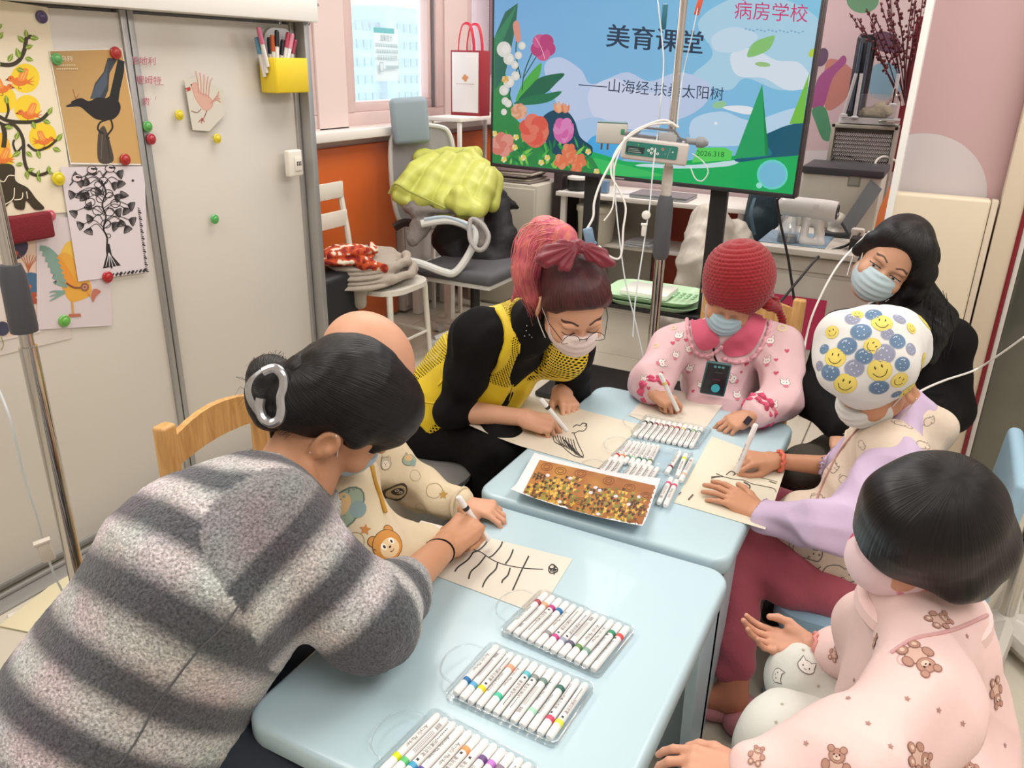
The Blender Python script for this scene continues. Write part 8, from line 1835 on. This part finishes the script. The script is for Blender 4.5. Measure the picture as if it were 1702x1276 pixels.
def catart(c='6a5a58'):
    a = Art(); a.line([(-.9, -.3), (-.8, .35), (-.2, .55), (.2, .4), (.3, .55), (.45, .38), (.75, .38), (.9, .5), (.95, .1), (.8, -.3), (.5, -.4), (.1, -.4), (-.5, -.45)], .05, c, 4, closed=True)
    a.ell(.5, .1, .05, .06, c); a.ell(.8, .1, .05, .06, c); a.line([(-.9, -.2), (-1.2, 0), (-1.1, .3)], .05, c, 4); a.line([(.1, -.4), (.15, -.2), (.3, -.2)], .05, c, 4); return a
st_ = Stamps(bvQ)
for x, y, sz, ro in ((1340, 918, .040, 10), (1396, 953, .042, 12), (1383, 775, .028, 60), (1360, 830, .026, 60), (1432, 740, .016, 60), (1455, 700, .015, 20), (1502, 705, .022, 20), (1545, 700, .018, -20), (1405, 800, .02, 50), (1450, 880, .03, 20), (1535, 740, .02, 0)): st_.px(catart(), x, y, sz, ro)
st_.obj('print', pf)
VP_ = mat('vest_piping_rose', 'b98a84', .6)
surf_tube(bvQ, [(1480, 668), (1440, 700), (1400, 745), (1375, 790), (1358, 830), (1344, 862)], .003, VP_, pf, 'zip_edge')
RP = mat('rose_trousers', 'a84f5f', .85, bump=(140, .5, .003), sheen=.2)
s = S(); kn, an = pd(1218, 905, 2.07), pd(1222, 1105, 2.0); report('F4', hip=hipF, kn=kn, an=an)
s.chain([pd(1432, 985, 2.0), pd(1325, 962, 2.02), kn, an], [.085, .078, .068, .052], .03); s.chain([hipF+A([.07, 0, 0]), A([2.1, .30, .37]), A([2.05, .36, .12])], [.08, .066, .05], .03); s.ell(hipF+A([0, 0, -.01]), (.11, .11, .07), None, .04)
skin('trousers', s, RP, pf, .005, disp=lambda V: .006*fold(V, 11, 33)); 
s = S(); ft = pd(1216, 1160, 1.99); s.chain([an, ft], [.040, .036], .02); s.chain([ft, ft+A([-.02, .06, -.01])], [.034, .026], .02); skin('foot', s, skinmat('b5755c'), pf, .004)
s = S(); sl = ft*[1, 1, 0]+A([0, .03, .03]); s.cap(sl+A([.02, -.05, 0]), sl+A([-.02, .09, 0]), .050, .046, .02, n=(0, 0, 1), f=.7); s.cap(ft+A([0, -.01, .03]), ft+A([0, -.02, .12]), .044, .06, .01, sub=True); skin('slipper', s, mat('slipper_pink', 'c08088', .6), pf, .004)
s = S(); sl = A([2.05, .40, .03]); s.cap(sl, sl+A([0, .12, 0]), .048, .044, .02, n=(0, 0, 1), f=.7); skin('slipper', s, mat('slipper_pink', 'c08088', .6), pf, .005)
# ---------------------------------------------------------------- G: child with the black bob
pg = person('child with a black bob in pale pink bear pyjamas seated in front', (1.25, -.1, 0))
H = pd(1548, 868, 1.22); f, u, r = frm(Vc(-.88, -.34, -.22), Vc(-.02, .66, .72)); sc = .98
nb = pd(1535, 1005, 1.30); ch, hipG = pd(1530, 1140, 1.36), pd(1500, 1330, 1.48)
shN, elN, wrN = pd(1530, 1160, 1.16), pd(1410, 1285, 1.10), pd(1235, 1285, 1.12); shF, elF, wrF = pd(1450, 1045, 1.46), pd(1440, 1095, 1.56), pd(1345, 1075, 1.60)
report('G', H=H, nb=nb, ch=ch, hip=hipG); report('G2', nb=nb, shN=shN, elN=elN, wrN=wrN); report('G3', nb=nb, shF=shF, elF=elF, wrF=wrF)
s = S(); P, f, u, r = head_sdf(s, H, f, u, sc, nb, .044); M = A([f, r, u])
s.chain([nb, ch, hipG], [.052, .09, .10], .04); s.chain([nb, shN, elN, wrN], [.04, .036, .030, .021], .02); s.chain([nb, shF, elF, wrF], [.04, .034, .028, .022], .02)
hF, nF, _ = hand(wrF, pd(1268, 1062, 1.64)-wrF, Vc(.1, -.75, -.65), 1, .80, 'relax', elF, .028)
hN, nN, _ = hand(wrN, pd(1160, 1275, 1.14)-wrN, Vc(0, .8, .6), -1, .8, 'relax', elN, .028)
bodyG = skin('body', s, skinmat('cf9a80'), pg, .0042, extra=[hF.mesh(.0024), hN.mesh(.003)]); nail_obj(bodyG, nF)
def bcol(V):
    c = np.tile(lin('ecd2d8'), (len(V), 1)); n_ = noise3(V, 75, 4); c[n_ > .30] = lin('d98aa4'); c[n_ > .42] = lin('c34a74'); return c
mask_obj(pg, P, f, u, r, sc, 'e0b8c0', 'pink flowered child mask', gap=.014, pleats=False, top=-.036, cols=bcol, mname=mat('mask_pink', 'ffffff', .75, attr=True))
HG = hairmat('hair_bob', '070608', '171317', .38, .45)
s = S(); s.ell(P(-.006, 0, .022), A([.102, .096, .096]), M, .02); s.ell(P(-.012, 0, -.035), A([.094, .098, .070]), M, .03)
s.cap(P(.055, 0, .035), P(.085, 0, -.010), .062, .050, .03, n=f, f=.55); s.cap(P(-.05, .035, -.05), P(-.05, -.035, -.05), .058, .058, .03)
s.cap(P(.0, .085, -.045), P(-.02, .08, -.07), .030, .028, .02); s.cap(P(.0, -.085, -.045), P(-.02, -.08, -.07), .030, .028, .02)
s.ell(P(.135, 0, -.075), A([.090, .100, .072]), M, .012, sub=True); s.cap(P(.03, 0, -.14), P(-.03, 0, -.14), .05, .045, .01, sub=True)
s.cut(P(0, 0, -.112), -u*.97-f*.22)
crG = P(-.045, 0, .10)
def gflow(V):
    q = V-crG; ph = np.arctan2(q @ r, q @ f); th = np.linalg.norm(q, axis=1); return np.stack([np.cos(ph)*38, np.sin(ph)*38, th*9], 1)
skin('hair', s, HG, pg, .0034, flow=gflow, disp=lambda V: .0012*noise3(V, 60, 5)); bvH = LAST[0]
g_ = random.Random(6); pths = []
for i in range(60):
    a_ = PI*.55+g_.uniform(0, PI*.9); d_ = f*math.cos(a_)+r*math.sin(a_); b0 = P(0, 0, -.065)+d_*.098; pths.append([b0, b0-u*.02, b0-u*.042-d_*.012*g_.random()])
for i in range(0):
    b0 = pd(1672+g_.uniform(-4, 4), 830+g_.uniform(-60, 60), 1.24); pths.append([b0, b0+RT*.006-UP*.02, b0+RT*.012-UP*.045])
strands('loose_hairs', pg, HG, pths, .0008, 3, .002, 1, 4)
GP = mat('pyjama_palepink', 'e6c8c4', .8, bump=(110, .2, .002))
s = S(); bk_ = pd(1570, 1110, 1.30); s.chain([nb-A([0, 0, .03]), ch, hipG], [.078, .118, .140], .05); s.cap(bk_, pd(1580, 1230, 1.32), .080, .095, .05); s.cap(pd(1540, 1290, 1.25), pd(1570, 1320, 1.28), .10, .11, .05)
s.chain([nb-A([0, 0, .02]), shN, elN, wrN+(elN-wrN)*.12], [.070, .080, .072, .048], .04); s.chain([nb, shF, elF, wrF+(elF-wrF)*.42], [.065, .060, .054, .046], .035)
s.cut(wrN+(elN-wrN)*.08, wrN-elN) if False else None
s.cap(wrF+(elF-wrF)*.62, wrF+(elF-wrF)*.92, .058, .060, .01)
skin('pyjama_top', s, GP, pg, .0045, disp=lambda V: .0135*fold(V, 6.5, 36)); bvG = LAST[0]
ax_ = (H-nb)/np.linalg.norm(H-nb); e1 = np.cross(ax_, RT); e1 /= np.linalg.norm(e1); e2 = np.cross(ax_, e1)
cG = nb-A([0, 0, .012]); MB().tube([cG+(e1*math.cos(t)*.078+e2*math.sin(t)*.080)+ax_*(.012*math.sin(t)) for t in [2*PI*i/30 for i in range(30)]], .020, 8, closed=True, flat=1.3).obj('collar', GP, pg)
surf_tube(bvG, [(1482, 1085), (1520, 1062), (1580, 1048), (1640, 1022)], .003, mat('piping_pink', 'cfa0a0', .7), pg, 'piping')
def teddy():
    a = Art(); b1, b2, k = 'b4897a', 'd2aea0', '8f6558'
    for x, y, rx, ry in ((0, -.15, .42, .45), (0, .45, .36, .32), (-.3, .75, .14, .14), (.3, .75, .14, .14), (-.5, -.05, .17, .24), (.5, -.05, .17, .24), (-.3, -.65, .2, .22), (.3, -.65, .2, .22)):
        a.ell(x, y, rx+.05, ry+.05, k, 0, 14); a.ell(x, y, rx, ry, b2 if (rx, ry) == (.42, .45) else b1, 0, 14)
    a.ell(0, .38, .18, .13, 'dcc0b0'); a.ell(-.13, .5, .04, .05, '3a201a'); a.ell(.13, .5, .04, .05, '3a201a'); a.ell(0, .42, .05, .035, '3a201a'); a.ell(-.3, -.65, .1, .11, 'dcc0b0'); a.ell(.3, -.65, .1, .11, 'dcc0b0'); return a
st_ = Stamps(bvG)
for x, y, sz, ro in ((1562, 1030, .024, 60), (1527, 1092, .032, 150), (1655, 1150, .026, 170), (1528, 1260, .028, 110), (1390, 1272, .026, 0), (1388, 1085, .018, 30), (1258, 1255, .016, 10), (1610, 1285, .022, 30), (1455, 1066, .014, 80), (1470, 1190, .0, 0)):
    if sz: st_.px(teddy(), x, y, sz, ro)
for x, y in ((1607, 1057), (1443, 1202), (1508, 1161), (1600, 1202), (1560, 1180), (1645, 1060), (1670, 1238), (1420, 1130), (1340, 1235), (1480, 1240), (1410, 1160)): st_.px(star('a88078'), x, y, .0045, 15)
st_.px(ring_art('d8a8a4', .08, 7), 1505, 1095, .012); st_.obj('print', pg)
cuff(wrF, elF, .029, mat('tag_band_pink', 'd99088', .5), pg, .10, .005, 'wristband', 0, 24)
WP = mat('white_trousers', 'd8d9d2', .8, bump=(110, .25, .002))
s = S(); knF = pd(1335, 1130, 1.62); knN = pd(1310, 1230, 1.45)
s.chain([hipG+A([.05, .02, 0]), knF, pd(1340, 1235, 1.80)], [.10, .078, .06], .03); s.chain([hipG, knN, A([1.25, .16, .08])], [.10, .085, .06], .03); s.ell(hipG, (.13, .13, .09), None, .04)
report('G4', hip=hipG, knF=knF, knN=knN)
skin('trousers', s, WP, pg, .005, disp=lambda V: .010*fold(V, 8, 41)); bvT = LAST[0]
def kitty():
    a = Art(); a.ell(0, 0, .8, .6, '5a5054'); a.poly([(-.75, .2), (-.65, .85), (-.2, .5)], '5a5054'); a.poly([(.75, .2), (.65, .85), (.2, .5)], '5a5054'); a.ell(0, 0, .73, .53, 'e6e2dc'); a.poly([(-.66, .25), (-.6, .74), (-.25, .45)], 'e6e2dc'); a.poly([(.66, .25), (.6, .74), (.25, .45)], 'e6e2dc')
    for x in (-.3, .3): a.ell(x, -.02, .06, .08, '3a3034')
    a.line([(-.12, -.2), (0, -.26), (.12, -.2)], .05, '5a5054', 3); return a
st_ = Stamps(bvT)
for x, y, sz, ro in ((1292, 1122, .018, 110), (1340, 1108, .021, 30), (1310, 1225, .017, 0), (1380, 1170, .014, 0), (1345, 1195, .016, 90)): st_.px(kitty(), x, y, sz, ro)
for x, y in ((1320, 1145), (1300, 1170), (1360, 1140), (1290, 1200), (1335, 1080)): st_.px(star('b0a890'), x, y, .004)
st_.obj('print', pg)
for q in (A([1.62, .10, .03]), A([1.28, .24, .03])):
    s = S(); s.cap(q+A([0, -.06, 0]), q+A([0, .08, 0]), .050, .046, .02, n=(0, 0, 1), f=.7); s.cap(q+A([0, -.02, .03]), q+A([0, -.05, .12]), .036, .05, .01, sub=True); skin('slipper', s, mat('slipper_pink2', 'c57f88', .6), pg, .005)
t = thing('small_stool', 'low pale stool under the child with the black bob', 'stool', (hipG[0], hipG[1], 0)); MB().lathe([(.14, 0), (.15, .01), (.15, .03), (.001, .032)], (hipG[0], hipG[1], max(.2, hipG[2]-.14)), 24).obj('seat', CB, t)
for k in range(4): MB().cone((hipG[0]+.10*math.cos(k*PI/2+.8), hipG[1]+.10*math.sin(k*PI/2+.8), max(.2, hipG[2]-.14)), (hipG[0]+.13*math.cos(k*PI/2+.8), hipG[1]+.13*math.sin(k*PI/2+.8), 0), .018, n=10).obj('leg', CB, t)
